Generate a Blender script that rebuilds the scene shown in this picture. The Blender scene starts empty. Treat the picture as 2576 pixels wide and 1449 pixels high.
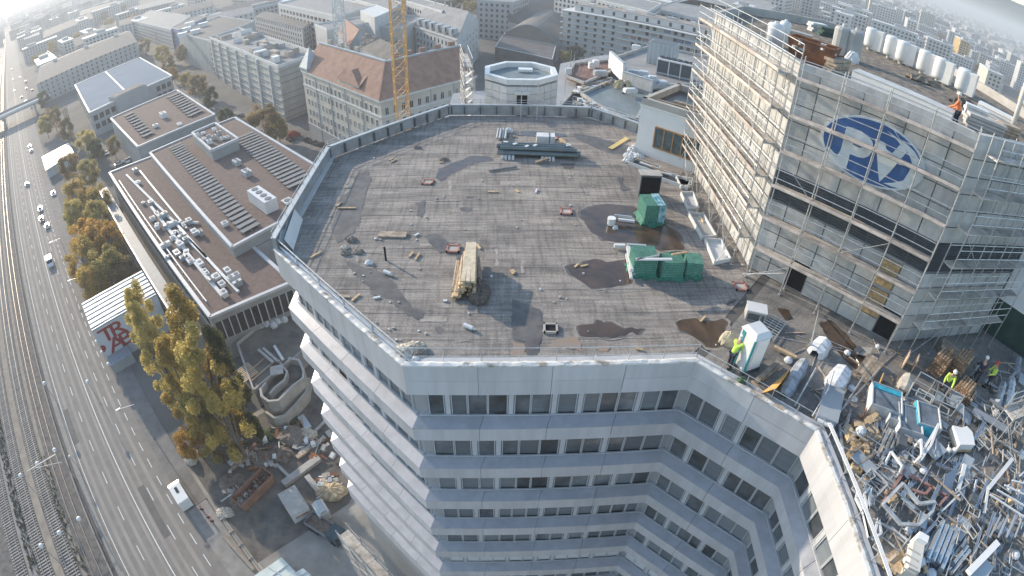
import bpy, bmesh, math, random
from mathutils import Vector, Matrix
RD = random.Random(11)
S = bpy.context.scene
COL = S.collection
PI = math.pi
# ---------------------------------------------------------------- camera
CAMZ = 72.0
F_PX, PITCH, ROLL = 1410.17, math.radians(37.413), math.radians(1.6885)
cp, sp, cr, sr = math.cos(PITCH), math.sin(PITCH), math.cos(ROLL), math.sin(ROLL)
V_R, V_U, V_F = Vector((1, 0, 0)), Vector((0, sp, cp)), Vector((0, cp, -sp))
AX, AY = V_R * cr + V_U * sr, V_R * -sr + V_U * cr
cam = bpy.data.cameras.new('camera')
cam.type = 'PANO'
cam.sensor_fit = 'HORIZONTAL'
cam.sensor_width, cam.sensor_height = 36.0, 36.0 * 9 / 16
cam.clip_start, cam.clip_end = 0.1, 20000
tgt = cam if hasattr(cam, 'panorama_type') else cam.cycles
tgt.panorama_type = 'FISHEYE_LENS_POLYNOMIAL'
tgt.fisheye_fov = math.radians(170)
PFX = 'fisheye_polynomial_k'
K1 = -(2576 / 36.0) / F_PX
for i, v in enumerate((0, K1, 0, 0, 0)):
    setattr(tgt, PFX + str(i), v)
camo = bpy.data.objects.new('camera', cam)
COL.objects.link(camo)
camo.matrix_world = Matrix(((AX.x, AY.x, -V_F.x, 0), (AX.y, AY.y, -V_F.y, 0), (AX.z, AY.z, -V_F.z, CAMZ), (0, 0, 0, 1)))
S.camera = camo
# ---------------------------------------------------------------- sky, sun, exposure
HAZE = 0.0005
SUN_EL, SUN_AZ = math.radians(19.5), math.radians(-52)   # azimuth from +Y, positive towards +X
w = bpy.data.worlds.new('World')
S.world = w
w.use_nodes = True
nt = w.node_tree
nt.nodes.clear()
sky = nt.nodes.new('ShaderNodeTexSky')
sky.sky_type = 'NISHITA'
sky.sun_disc = False
sky.sun_elevation = SUN_EL
sky.sun_rotation = SUN_AZ
sky.altitude = 200
sky.air_density, sky.dust_density, sky.ozone_density = 1.2, 0.6, 1.5
bg = nt.nodes.new('ShaderNodeBackground')
bg.inputs['Strength'].default_value = 0.125
wo = nt.nodes.new('ShaderNodeOutputWorld')
nt.links.new(sky.outputs[0], bg.inputs[0])
nt.links.new(bg.outputs[0], wo.inputs[0])
sun = bpy.data.lights.new('sun', 'SUN')
sun.energy = 2.4
sun.angle = math.radians(0.6)
sun.color = (1.0, 0.86, 0.68)
suno = bpy.data.objects.new('sun', sun)
COL.objects.link(suno)
sd = Vector((math.sin(SUN_AZ) * math.cos(SUN_EL), math.cos(SUN_AZ) * math.cos(SUN_EL), math.sin(SUN_EL)))
suno.rotation_euler = sd.to_track_quat('Z', 'Y').to_euler()
vs = S.view_settings
vs.view_transform, vs.look, vs.exposure, vs.gamma = 'Standard', 'None', 1.36, 1.0
vs.use_curve_mapping = False
S.cycles.volume_bounces = 0
S.cycles.max_bounces = 5
S.cycles.diffuse_bounces = 3
S.cycles.use_denoising = True

# ---------------------------------------------------------------- helpers
def G(x, y, z=0.0):
    """point of the horizontal plane z that the photo's position (x, y) (2576 wide) looks at"""
    px, py = x - 1288.0, 724.5 - y
    r = math.hypot(px, py)
    th = r / F_PX
    s = math.sin(th) / max(r, 1e-6)
    d = AX * (px * s) + AY * (py * s) + V_F * math.cos(th)
    t = (z - CAMZ) / d.z
    return Vector((d.x * t, d.y * t, z))

def RAY(x, y):
    px, py = x - 1288.0, 724.5 - y
    r = math.hypot(px, py)
    th = r / F_PX
    s = math.sin(th) / max(r, 1e-6)
    return AX * (px * s) + AY * (py * s) + V_F * math.cos(th)

MATS = {}
def mat(name, col, rough=0.8, var=0.25, scale=1.0, col2=None, bump=0.0, metal=0.0, rnd=0.0, detail=6, spec=0.4, stretch=None, lo=0.35, hi=0.65, aniso=None, emit=None):
    if name in MATS: return MATS[name]
    m = bpy.data.materials.new(name)
    m.use_nodes = True
    n, l = m.node_tree.nodes, m.node_tree.links
    b = n['Principled BSDF']
    b.inputs['Roughness'].default_value = rough
    b.inputs['Metallic'].default_value = metal
    b.inputs['Specular IOR Level'].default_value = spec
    geo = n.new('ShaderNodeNewGeometry')
    src = geo.outputs['Position']
    mp = n.new('ShaderNodeMapping')
    l.new(src, mp.inputs[0])
    sc = stretch or (1, 1, 1)
    mp.inputs['Scale'].default_value = (scale * sc[0], scale * sc[1], scale * sc[2])
    nz = n.new('ShaderNodeTexNoise')
    nz.inputs['Scale'].default_value = 1.0
    nz.inputs['Detail'].default_value = detail
    nz.inputs['Roughness'].default_value = 0.62
    l.new(mp.outputs[0], nz.inputs['Vector'])
    rp = n.new('ShaderNodeValToRGB')
    c2 = col2 or tuple(c * (1 - var) for c in col)
    c1 = col if col2 else tuple(min(1, c * (1 + var)) for c in col)
    rp.color_ramp.elements[0].position, rp.color_ramp.elements[1].position = lo, hi
    rp.color_ramp.elements[0].color = (*c2, 1)
    rp.color_ramp.elements[1].color = (*c1, 1)
    l.new(nz.outputs[0], rp.inputs[0])
    out = rp.outputs[0]
    if rnd:
        oi = n.new('ShaderNodeObjectInfo')
        hs = n.new('ShaderNodeHueSaturation')
        mr = n.new('ShaderNodeMapRange')
        mr.inputs[3].default_value, mr.inputs[4].default_value = 1 - rnd, 1 + rnd
        l.new(oi.outputs['Random'], mr.inputs[0])
        l.new(mr.outputs[0], hs.inputs['Value'])
        l.new(out, hs.inputs['Color'])
        out = hs.outputs[0]
    l.new(out, b.inputs['Base Color'])
    if bump:
        bp = n.new('ShaderNodeBump')
        bp.inputs['Strength'].default_value = min(1, bump)
        bp.inputs['Distance'].default_value = 0.05 * max(1, bump)
        l.new(nz.outputs[0], bp.inputs['Height'])
        l.new(bp.outputs[0], b.inputs['Normal'])
    if emit:
        b.inputs['Emission Color'].default_value = (*emit[:3], 1)
        b.inputs['Emission Strength'].default_value = emit[3]
    MATS[name] = m
    return m

class MB:
    """collects shapes for ONE mesh"""
    def __init__(s):
        s.v, s.f = [], []
    def add(s, vs, fs):
        o = len(s.v)
        s.v += [tuple(v) for v in vs]
        s.f += [tuple(i + o for i in f) for f in fs]
        return s
    def box(s, c, d, rz=0.0, M=None):
        x, y, z = d[0] / 2, d[1] / 2, d[2] / 2
        ca, sa = math.cos(rz), math.sin(rz)
        vs = []
        for k in range(8):
            a, b, e = (x if k & 1 else -x), (y if k & 2 else -y), (z if k & 4 else -z)
            p = Vector((c[0] + a * ca - b * sa, c[1] + a * sa + b * ca, c[2] + e))
            vs.append(M @ p if M else p)
        return s.add(vs, [(0, 2, 3, 1), (4, 5, 7, 6), (0, 1, 5, 4), (2, 6, 7, 3), (0, 4, 6, 2), (1, 3, 7, 5)])
    def bar(s, p, q, wd, ht=None, up=None):
        p, q = Vector(p), Vector(q)
        ht = ht or wd
        d = (q - p)
        if d.length < 1e-6: return s
        d.normalize()
        u = Vector(up) if up else (Vector((0, 0, 1)) if abs(d.z) < 0.95 else Vector((1, 0, 0)))
        a = d.cross(u).normalized() * wd / 2
        b = a.cross(d).normalized() * ht / 2
        vs = [p - a - b, p + a - b, p + a + b, p - a + b, q - a - b, q + a - b, q + a + b, q - a + b]
        return s.add(vs, [(3, 2, 1, 0), (4, 5, 6, 7), (0, 1, 5, 4), (1, 2, 6, 5), (2, 3, 7, 6), (3, 0, 4, 7)])
    def cyl(s, p, q, r, n=8, r2=None, caps=True):
        p, q = Vector(p), Vector(q)
        r2 = r if r2 is None else r2
        d = (q - p).normalized()
        u = Vector((0, 0, 1)) if abs(d.z) < 0.95 else Vector((1, 0, 0))
        a = d.cross(u).normalized()
        b = a.cross(d)
        vs = []
        for c, rr in ((p, r), (q, r2)):
            for k in range(n):
                t = 2 * PI * k / n
                vs.append(c + a * math.cos(t) * rr + b * math.sin(t) * rr)
        fs = [(k, n + k, n + (k + 1) % n, (k + 1) % n) for k in range(n)]
        if caps: fs += [tuple(range(n)), tuple(range(2 * n - 1, n - 1, -1))]
        return s.add(vs, fs)
    def lathe(s, c, prof, n=12):
        vs, fs = [], []
        for r, z in prof:
            for k in range(n):
                t = 2 * PI * k / n
                vs.append((c[0] + r * math.cos(t), c[1] + r * math.sin(t), c[2] + z))
        m = len(prof)
        for i in range(m - 1):
            for k in range(n):
                k2 = (k + 1) % n
                fs.append((i * n + k, i * n + k2, (i + 1) * n + k2, (i + 1) * n + k))
        fs.append(tuple(range(n))[::-1])
        fs.append(tuple((m - 1) * n + k for k in range(n)))
        return s.add(vs, fs)
    def prism(s, poly, z0, z1):
        n = len(poly)
        z1s = z1 if isinstance(z1, (list, tuple)) else [z1] * n
        vs = [(p[0], p[1], z0) for p in poly] + [(p[0], p[1], z1s[i]) for i, p in enumerate(poly)]
        fs = [(k, (k + 1) % n, n + (k + 1) % n, n + k) for k in range(n)] + [tuple(range(n - 1, -1, -1)), tuple(range(n, 2 * n))]
        return s.add(vs, fs)
    def loft(s, a, b):
        n = len(a)
        fs = [(k, (k + 1) % n, n + (k + 1) % n, n + k) for k in range(n)] + [tuple(range(n - 1, -1, -1)), tuple(range(n, 2 * n))]
        return s.add(list(a) + list(b), fs)
    def sheet(s, poly, z):
        return s.add([(p[0], p[1], z) for p in poly], [tuple(range(len(poly)))])
    def quad(s, *p):
        return s.add(p, [tuple(range(len(p)))])
    def mesh(s, name, m, smooth=False, fix=True):
        me = bpy.data.meshes.new(name)
        me.from_pydata([tuple(v) for v in s.v], [], s.f)
        if fix:
            bm = bmesh.new(); bm.from_mesh(me)
            bmesh.ops.recalc_face_normals(bm, faces=bm.faces)
            bm.to_mesh(me); bm.free()
        if smooth:
            me.polygons.foreach_set('use_smooth', [True] * len(me.polygons))
        me.materials.append(m)
        return me
    def build(s, name, m, parent=None, smooth=False, label=None, fix=True, **kw):
        return put(name, s.mesh(name, m, smooth, fix), parent, label=label, **kw)

def tag(o, label=None, cat=None, group=None, kind=None):
    if label: o['label'] = label
    if cat: o['category'] = cat
    if group: o['group'] = group
    if kind: o['kind'] = kind
    return o

def put(name, me, parent=None, M=None, loc=None, rz=None, label=None, cat=None, group=None, kind=None):
    o = bpy.data.objects.new(name, me)
    COL.objects.link(o)
    if parent: o.parent = parent
    if M is not None: o.matrix_local = M
    if loc is not None: o.location = loc
    if rz is not None: o.rotation_euler = (0, 0, rz)
    return tag(o, label, cat, group, kind)

def thing(name, label, cat, loc=(0, 0, 0), rz=0.0, group=None):
    return put(name, None, None, loc=loc, rz=rz, label=label, cat=cat, group=group)

def kids(o, _c={}):
    return [c for c in o.children]

def dup(o, loc=None, rz=None, label=None, group=None, sc=None):
    def rec(a, par):
        c = a.copy(); COL.objects.link(c)
        if par: c.parent = par
        for k in a.children: rec(k, c)
        return c
    r = rec(o, None)
    if loc is not None: r.location = loc
    if rz is not None: r.rotation_euler = (r.rotation_euler[0], r.rotation_euler[1], rz)
    if label: r['label'] = label
    if group: r['group'] = group
    if sc: r.scale = sc if isinstance(sc, tuple) else (sc, sc, sc)
    return r

def frame(p, q, z=0.0, flip=False):
    """matrix whose x runs p->q along a wall, y out of the wall to the right-hand side, z up"""
    d = Vector((q[0] - p[0], q[1] - p[1], 0)); L = d.length; d.normalize()
    nrm = Vector((d.y, -d.x, 0))
    return Matrix(((d.x, nrm.x, 0, p[0]), (d.y, nrm.y, 0, p[1]), (0, 0, 1, z), (0, 0, 0, 1))), L

_WM = {}
def window_mesh(wd, ht, fm, pm, mull=0, deep=0.06, fr=0.07):
    key = (round(wd, 2), round(ht, 2), fm.name, pm.name, mull, deep, fr)
    if key not in _WM:
        b = MB()
        b.box((0, 0, ht / 2 - fr / 2), (wd, deep, fr)); b.box((0, 0, -ht / 2 + fr / 2), (wd, deep, fr))
        b.box((-wd / 2 + fr / 2, 0, 0), (fr, deep, ht - 2 * fr)); b.box((wd / 2 - fr / 2, 0, 0), (fr, deep, ht - 2 * fr))
        for i in range(mull):
            b.box((-wd / 2 + wd * (i + 1) / (mull + 1), 0, 0), (fr * 0.8, deep * 0.9, ht - 2 * fr))
        p = MB(); p.box((0, -deep * 0.3, 0), (wd - 2 * fr, 0.012, ht - 2 * fr))
        _WM[key] = (b.mesh('window', fm), p.mesh('pane', pm))
    return _WM[key]

def window(parent, M, wd, ht, fm, pm, mull=0, deep=0.06, fr=0.07):
    a, b = window_mesh(wd, ht, fm, pm, mull, deep, fr)
    o = put('window', a, parent, M=M)
    put('pane', b, o)
    return o
def T(x, y, z): return Matrix.Translation((x, y, z))
# ================================================================ ground, road, railway
rdv, rnv = Vector((0.76, -0.65, 0)).normalized(), Vector((0.65, 0.76, 0)).normalized()
def P(s, t, z=0.0): return rdv * s + rnv * t + Vector((0, 0, z))
RZ = math.atan2(rdv.y, rdv.x)

M_ground = mat('city_ground', (0.17, 0.16, 0.145), 0.95, scale=0.06, col2=(0.10, 0.10, 0.10), bump=0.2)
M_asph = mat('asphalt', (0.26, 0.238, 0.212), 0.9, scale=0.5, col2=(0.19, 0.177, 0.162), stretch=(1, 1, 1), lo=0.3, hi=0.75)
M_asph2 = mat('side_asphalt', (0.19, 0.18, 0.17), 0.9, var=0.18, scale=0.4)
M_pave = mat('pavement', (0.27, 0.255, 0.235), 0.9, var=0.15, scale=0.7)
M_ballast = mat('ballast', (0.20, 0.18, 0.16), 0.95, scale=0.9, col2=(0.10, 0.095, 0.09), bump=0.5)
M_sand = mat('sandy_strip', (0.34, 0.29, 0.23), 0.95, scale=0.5, col2=(0.24, 0.21, 0.18))
M_dust = mat('dusty_ground', (0.40, 0.365, 0.31), 0.95, scale=0.12, col2=(0.24, 0.225, 0.205), lo=0.4, hi=0.6)
M_darkyard = mat('dark_yard', (0.20, 0.18, 0.155), 0.95, scale=0.35, col2=(0.09, 0.085, 0.08))
M_mark = mat('road_paint', (0.72, 0.72, 0.70), 0.7, var=0.12, scale=3)
M_grass = mat('verge_grass', (0.085, 0.10, 0.045), 0.95, scale=0.7, col2=(0.15, 0.13, 0.08))
M_rail = mat('rail_steel', (0.34, 0.30, 0.27), 0.4, var=0.2, scale=2, metal=0.6)
M_sleep = mat('sleeper_concrete', (0.36, 0.34, 0.31), 0.9, var=0.2, scale=2, rnd=0.15)

b = MB()
ring = [(12000 * math.cos(2 * PI * k / 64), 12000 * math.sin(2 * PI * k / 64)) for k in range(64)]
b.sheet(ring, 0); b.build('ground', M_ground, kind='structure')

def strip(name, t0, t1, z, m, s0=-2200, s1=90, kind='structure', thick=0):
    b = MB()
    if thick:
        b.prism([P(s0, t0), P(s1, t0), P(s1, t1), P(s0, t1)], 0, thick)
    else:
        b.sheet([P(s0, t0), P(s1, t0), P(s1, t1), P(s0, t1)], z)
    return b.build(name, m, kind=kind)
strip('railway_ground', -75, -21.0, 0.004, M_ballast)
strip('path', -31.2, -29.6, 0.03, M_sand, thick=0.03)
strip('path', -26.4, -25.6, 0.03, M_sand, thick=0.03)
strip('path', -36.2, -34.2, 0.03, M_pave, thick=0.03)
strip('road', -19.6, -5.0, 0.008, M_asph)
strip('kerb', -20.6, -19.6, 0, M_pave, thick=0.14)
strip('pavement', -5.0, -1.2, 0, M_asph2, thick=0.12, s1=-60)
strip('pavement', -5.0, -1.4, 0, M_pave, thick=0.12, s0=-59.9, s1=90)
# verge weeds between track beds
def weeds(name, t0, t1, s0, s1, n, lab):
    b = MB()
    for i in range(n):
        q = P(RD.uniform(s0, s1), RD.uniform(t0, t1), 0)
        for k in range(5):
            a = RD.uniform(0, 6.28); h = RD.uniform(.15, .5); r = RD.uniform(.15, .4)
            e = Vector((math.cos(a), math.sin(a), 0))
            f = Vector((-e.y, e.x, 0)) * .12
            b.add([q - f, q + f, q + e * r + Vector((0, 0, h))], [(0, 1, 2)])
    b.build(name, M_grass, kind='stuff', label=lab, cat='weeds', fix=False)
weeds('grass', -35.6, -34.0, -120, 40, 1400, 'green weeds growing along the wall beside the leftmost tracks')
weeds('grass', -26.6, -25.4, -90, 40, 500, 'dry weeds between the sleepers and the kerb side track')
# lane marking
mk = lambda name, t, s0, s1, wd: strip(name, t - wd / 2, t + wd / 2, 0.012, M_mark, s0, s1)
mk('road_marking', -12.3, -700, 90, 0.16)
mk('road_marking', -19.0, -700, 90, 0.12)
for t, wd in ((-15.5, .13), (-9.25, .13)):
    b = MB()
    s = -420
    while s < 60:
        b.sheet([P(s, t - wd / 2), P(s + 3.2, t - wd / 2), P(s + 3.2, t + wd / 2), P(s, t + wd / 2)], 0.012); s += 9.0
    b.build('road_marking', M_mark, kind='structure')
b = MB(); s = -300
while s < 60:
    b.sheet([P(s, -6.75), P(s + 2.4, -6.75), P(s + 2.4, -6.62), P(s, -6.62)], 0.012); s += 4.6
b.build('road_marking', M_mark, kind='structure')
M_patch = mat('asphalt_patch', (0.125, 0.12, 0.115), 0.85, var=0.15, scale=0.6)
M_patch2 = mat('asphalt_wheel_track', (0.285, 0.262, 0.235), 0.85, var=0.1, scale=0.15, stretch=(1, 1, 1))
for t, wd in ((-17.9, .7), (-16.4, .6), (-14.6, .6), (-13.0, .5), (-11.2, .6), (-9.9, .5), (-8.0, .7)):
    strip('tyre_track', t - wd / 2, t + wd / 2, 0.0105, M_patch2, -500, 80)
for s0, s1, t0, t1 in ((-99, -88, -18.9, -17.6), (-70, -58, -10.8, -9.5)):
    strip('road_patch', t0, t1, 0.0115, M_patch, s0, s1)
# tracks
def track(t, sleepers, lab):
    r = thing('railway_track', lab, 'railway track', P(0, t, 0), RZ)
    for o in (-0.72, 0.72):
        b = MB(); b.box((-950, o, 0.25), (2050, 0.075, 0.16)); b.build('rail', M_rail, r)
    if sleepers:
        b = MB(); b.box((0, 0, 0.10), (0.24, 2.5, 0.16)); me = b.mesh('sleeper', M_sleep)
        s = 32.0; n = 0
        while n < 290:
            put('sleeper', me, r, M=T(s, RD.uniform(-.04, .04), 0)); s -= 0.64; n += 1
        b = MB()
        while s > -620:
            b.box((s, 0, 0.10), (0.24, 2.5, 0.16)); s -= 0.64
        b.build('sleeper', M_sleep, r, kind='stuff')
track(-23.9, False, 'railway track with bare rails, nearest to the road')
track(-28.0, True, 'railway track with pale sleepers, second from the road')
track(-32.6, True, 'railway track with pale sleepers, third from the road')
track(-37.6, True, 'railway track at the picture edge, farthest from the road')
# low concrete barrier along the track side of the road
b = MB(); b.box((-450, 0, .3), (1000, .25, .6)); b.build('barrier', M_pave, label='low concrete barrier between the road and the nearest railway track', cat='barrier', loc=P(0, -21.4), rz=RZ)
# yards and streets
def area(name, pts, z, m, thick=0):
    b = MB()
    if thick: b.prism(pts, 0, thick)
    else: b.sheet(pts, z)
    return b.build(name, m, kind='structure')
area('yard', [P(-70, -1.2), P(90, -1.2), P(90, 60), P(-10, 60), P(-70, 34)], 0.006, M_dust)
area('yard_soil', [P(-69, -.6), P(-45.0, -.6), P(-44, 16), P(-52, 30), P(-69, 33)], 0.012, M_darkyard)
area('yard_tarmac', [P(-45, -.4), P(10, -.4), P(10, 26), P(-43, 26)], 0.016, mat('yard_tarmac', (0.30, 0.285, 0.26), 0.9, var=.25, scale=.2))
area('street', [Vector((-36, 150, 0)), Vector((-64, 152, 0)), Vector((-400, 430, 0)), Vector((-385, 448, 0)), Vector((-77, 176, 0)), Vector((-36, 180, 0))], 0.02, M_asph2)
# ================================================================ the octagonal office tower
ZR = 54.0
PITCH_F = 3.55
M_white = mat('white_cladding', (0.50, 0.495, 0.50), 0.5, var=0.10, scale=1.3, spec=0.3, stretch=(1, 1, .12), rnd=.05, detail=8)
M_ledge = mat('ledge_shade_tone', (0.41, 0.41, 0.43), 0.45, var=0.10, scale=1.2, metal=.15, rnd=.05, detail=8)  # slope's sky shade put into a darker base colour than the fascia
M_wframe = mat('white_frame', (0.50, 0.51, 0.52), 0.45, var=0.04, scale=1)
M_memb = mat('roof_membrane', (0.66, 0.65, 0.62), 0.5, scale=1.6, col2=(0.30, 0.26, 0.21), bump=.6, lo=0.36, hi=0.5)
M_corew = mat('core_wall', (0.34, 0.345, 0.35), 0.7, var=0.08, scale=0.5)
M_glass = mat('window_glass', (0.105, 0.118, 0.128), 0.07, var=0.45, scale=0.8, spec=0.5, rnd=0.55)
M_blind = mat('window_blind', (0.16, 0.18, 0.195), 0.2, var=0.1, scale=0.4, spec=0.5, rnd=0.3, stretch=(.2, .2, 14))
M_blindw = mat('window_blind_white', (0.62, 0.63, 0.64), 0.3, var=0.04, scale=0.4, spec=0.5, rnd=0.06)
V = [Vector(p) for p in ((-4.8, 17.3, 0), (8.7, 18.0, 0), (17.7, 28.0, 0), (17.0, 41.5, 0), (7.0, 50.6, 0), (-6.4, 50.1, 0), (-15.1, 40.1, 0), (-14.45, 26.35, 0))]
W1, W2, W3 = Vector((13.5, 13.6, 0)), Vector((13.45, -14, 0)), Vector((13.4, -14, 0))
chain = [V[6], V[7], V[0], V[1], W1, W2]
tower = thing('office_tower', 'white octagonal office tower with stepped window bands and a flat felt roof', 'office tower', (0, 0, 0))
def inset_chain(ch, d):
    out = []
    n = len(ch)
    for i, p in enumerate(ch):
        ns = []
        for a, c in ((i - 1, i), (i, i + 1)):
            if 0 <= a and c < n:
                e = (ch[c] - ch[a]).normalized(); ns.append(Vector((e.y, -e.x, 0)))
        m = ns[0] if len(ns) == 1 else (ns[0] + ns[1]) / (1 + ns[0].dot(ns[1]))
        out.append(p - m * d)
    return out
INS = inset_chain(chain, 0.75)
back = [V[5], V[4], V[3], Vector((46, 41, 0)), Vector((46, -14, 0))]
b = MB(); b.prism(INS[:-1] + [Vector((14.2, -14, 0))] + back[::-1], 0, 53.6)
b.build('wall', M_corew, tower)
def section(seg, prof, f0, f1):
    """slab along the chain edge seg: prof = [(inset, z)...], from fraction f0 to f1"""
    A, B = chain[seg], chain[seg + 1]
    IA, IB = INS[seg], INS[seg + 1]
    va, vb = [], []
    for d, z in prof:
        a, c = A.lerp(IA, d / 0.75), B.lerp(IB, d / 0.75)
        p, q = a.lerp(c, f0), a.lerp(c, f1)
        va.append((p.x, p.y, z)); vb.append((q.x, q.y, z))
    return va, vb
segs = {0: 4, 1: 4, 2: 4, 3: 2, 4: 6}
NST = 8
for seg, npan in segs.items():
    L = (chain[seg + 1] - chain[seg]).length
    g = 0.011 / L
    nst = 7 if seg in (0, 1) else NST
    for i in range(npan):
        f0, f1 = i / npan + (g if i else 0), (i + 1) / npan - (g if i < npan - 1 else 0)
        a, c = section(seg, [(0, 54.16), (0, 53.22), (.6, 53.22), (.6, 54.16)], f0, f1)
        MB().loft(a, c).build('fascia_panel', M_white, tower)
        a, c = section(seg, [(0.012, 53.2), (0.012, 52.25), (.74, 52.25), (.74, 53.2)], f0, f1)
        MB().loft(a, c).build('fascia_panel', M_white, tower)
        for k in range(nst):
            r = 49.7 - PITCH_F * k
            h1 = 52.25 - PITCH_F * (k + 1)
            s = 50.02 - PITCH_F * k
            if k == nst - 1: h1 -= .6
            a, c = section(seg, [(0, r), (0, h1), (.74, h1), (.74, s)], f0, f1)
            MB().loft(a, c).build('spandrel_panel', M_white, tower)
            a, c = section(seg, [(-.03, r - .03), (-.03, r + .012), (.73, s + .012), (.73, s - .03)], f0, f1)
            MB().loft(a, c).build('ledge_shade_sheet', M_ledge, tower)
    # windows
    A, B = INS[seg], INS[seg + 1]
    Mf, LL = frame(A, B)
    for k in range((7 if seg == 1 else NST) if seg in (1, 2, 3, 4) else 0):
        h, s = 52.25 - PITCH_F * k, 50.02 - PITCH_F * k
        ht = h - s - 0.07
        zc = (h + s) / 2
        pat = [[2, 1, 3, 2, 1, 3], [2, 3, 2, 1, 3, 2], [1, 3, 2, 1, 3, 2], [2, 1, 3, 2, 3, 1], [1, 2, 3, 2, 1, 2]][(k + seg) % 5]
        x0 = 0.35 if seg != 2 else 0.55
        room = LL - x0 - 0.3
        items, used, pi = [], 0, 0
        while used < room - .6:
            for j in range(pat[pi % 6]):
                wd = RD.choice((1.06, .98, .86, 1.04)); items.append(('w', wd)); used += wd + .03
            items.append(('p', .33)); used += .33; pi += 1
        items = items[:-1]; used -= .33
        f = room / used
        x = x0
        for kind_, wd in items:
            wd *= f
            if seg == 4 and x > 12: break
            if kind_ == 'w':
                pm = M_blindw if k == 5 else (M_blind if RD.random() < 0.3 + .07 * k else M_glass)
                window(tower, Mf @ T(x + wd / 2, 0.06, zc), round(wd, 2), ht, M_wframe, pm, deep=0.10, fr=0.045)
                x += wd + .03 * f
            else:
                MB().box((0, 0, 0), (wd * .8, 0.14, ht)).build('pillar', M_wframe, tower, M=Mf @ T(x + wd / 2 - .015, 0.06, zc))
                x += wd
    # sill rail
    for k in range(NST):
        s = 50.02 - PITCH_F * k
        MB().box((LL / 2, .1, s + .05), (LL - .1, .2, .06)).build('sill', M_wframe, tower, M=Mf)
# wrinkled white membrane upstand along the front edges
def curb(seg, d0, d1, z0, h):
    b = MB(); A, B = chain[seg], chain[seg + 1]; IA, IB = INS[seg], INS[seg + 1]
    L = (B - A).length; n = int(L / 0.3); prev = None
    for i in range(n + 1):
        f = i / n
        j = RD.uniform(-.02, .02)
        a = A.lerp(B, f).lerp(IA.lerp(IB, f), (d0 + j * .4) / .75)
        c = A.lerp(B, f).lerp(IA.lerp(IB, f), (d1 + j) / .75)
        hh = h + RD.uniform(-.025, .03)
        cur = [(a.x, a.y, z0), (a.x, a.y, z0 + hh * .9), ((a.x + c.x) / 2, (a.y + c.y) / 2, z0 + hh * 1.15), (c.x, c.y, z0 + hh * .45), (c.x, c.y, z0 - .14)]
        if prev:
            o = len(b.v); b.v += prev + cur
            b.f += [(o + k, o + k + 1, o + 6 + k, o + 5 + k) for k in range(4)]
        prev = cur
    b.build('roof_upstand', M_memb, tower)
for sg in (1, 2, 3, 4): curb(sg, -0.02, .30, 54.162, .09)
# roof: felt sheets laid in rows
RZF = math.atan2((V[1] - V[0]).y, (V[1] - V[0]).x)
def feltmat(name, ca, cb, rz, k=1.0):
    m = mat(name, ca, 0.9, scale=0.55, col2=cb, bump=.2, rnd=.10, lo=.3, hi=.72, detail=10, stretch=(.7, 1.4, 1))
    n, l = m.node_tree.nodes, m.node_tree.links
    b = n['Principled BSDF']
    src = b.inputs['Base Color'].links[0].from_socket
    geo = n.new('ShaderNodeNewGeometry'); mp = n.new('ShaderNodeMapping')
    mp.vector_type = 'TEXTURE'; mp.inputs['Rotation'].default_value = (0, 0, rz)
    l.new(geo.outputs['Position'], mp.inputs[0])
    def nz(sx, sy, sc, det):
        q = n.new('ShaderNodeMapping'); q.inputs['Scale'].default_value = (sx, sy, 1)
        l.new(mp.outputs[0], q.inputs[0])
        t = n.new('ShaderNodeTexNoise'); t.inputs['Scale'].default_value = sc; t.inputs['Detail'].default_value = det
        l.new(q.outputs[0], t.inputs['Vector']); return t.outputs[0]
    def mulr(v, lo, hi, a, c):
        r = n.new('ShaderNodeMapRange'); r.inputs[1].default_value, r.inputs[2].default_value, r.inputs[3].default_value, r.inputs[4].default_value = lo, hi, a, c
        l.new(v, r.inputs[0]); return r.outputs[0]
    def mix(c, f):
        x = n.new('ShaderNodeMix'); x.data_type = 'RGBA'; x.blend_type = 'MULTIPLY'; x.inputs[0].default_value = 1
        l.new(c, x.inputs[6]); l.new(f, x.inputs[7]); return x.outputs[2]
    c = mix(src, mulr(nz(.35, 5.5, 1, 3), .40, .58, 1 - .20 * k, 1 + .08 * k))      # weathering along the rolls
    c = mix(c, mulr(nz(4.5, .45, 1, 3), .34, .52, 1 - .22 * k, 1.06))        # streaks across
    c = mix(c, mulr(nz(1, 1, 9, 2), .35, .65, .84, 1.14))            # grit
    l.new(c, b.inputs['Base Color'])
    return m
M_felt = feltmat('roof_felt', (0.365, 0.322, 0.28), (0.175, 0.16, 0.148), RZF)
M_felt2 = mat('roof_felt_base', (0.10, 0.095, 0.09), 0.9, scale=0.6, var=.2)
roof = [V[k].copy() for k in (0, 1)] + [Vector((14.1, 14.0, 0)), Vector((14.1, -14, 0)), Vector((46, -14, 0)), Vector((46, 41, 0))] + [V[k].copy() for k in (3, 4, 5, 6, 7)]
cen = Vector((1.5, 34, 0))
roofi = [p + (cen - p).normalized() * (.45 if (p - cen).length < 25 else 0) for p in roof]
MB().prism(roofi, 53.58, 53.99).build('roof_deck', M_felt2, tower)
def clip(poly, a, c, keep_left=True):
    out = []
    for i in range(len(poly)):
        p, q = poly[i], poly[(i + 1) % len(poly)]
        sp_, sq = (c - a).cross(p - a).z, (c - a).cross(q - a).z
        if sp_ >= 0: out.append(p)
        if sp_ * sq < 0: out.append(p.lerp(q, sp_ / (sp_ - sq)))
    return out
octo = [V[k] + (cen - V[k]).normalized() * .5 for k in range(8)]
fd = (V[1] - V[0]).normalized(); fn = Vector((-fd.y, fd.x, 0))
nrow = 0
y = -1.0
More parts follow.
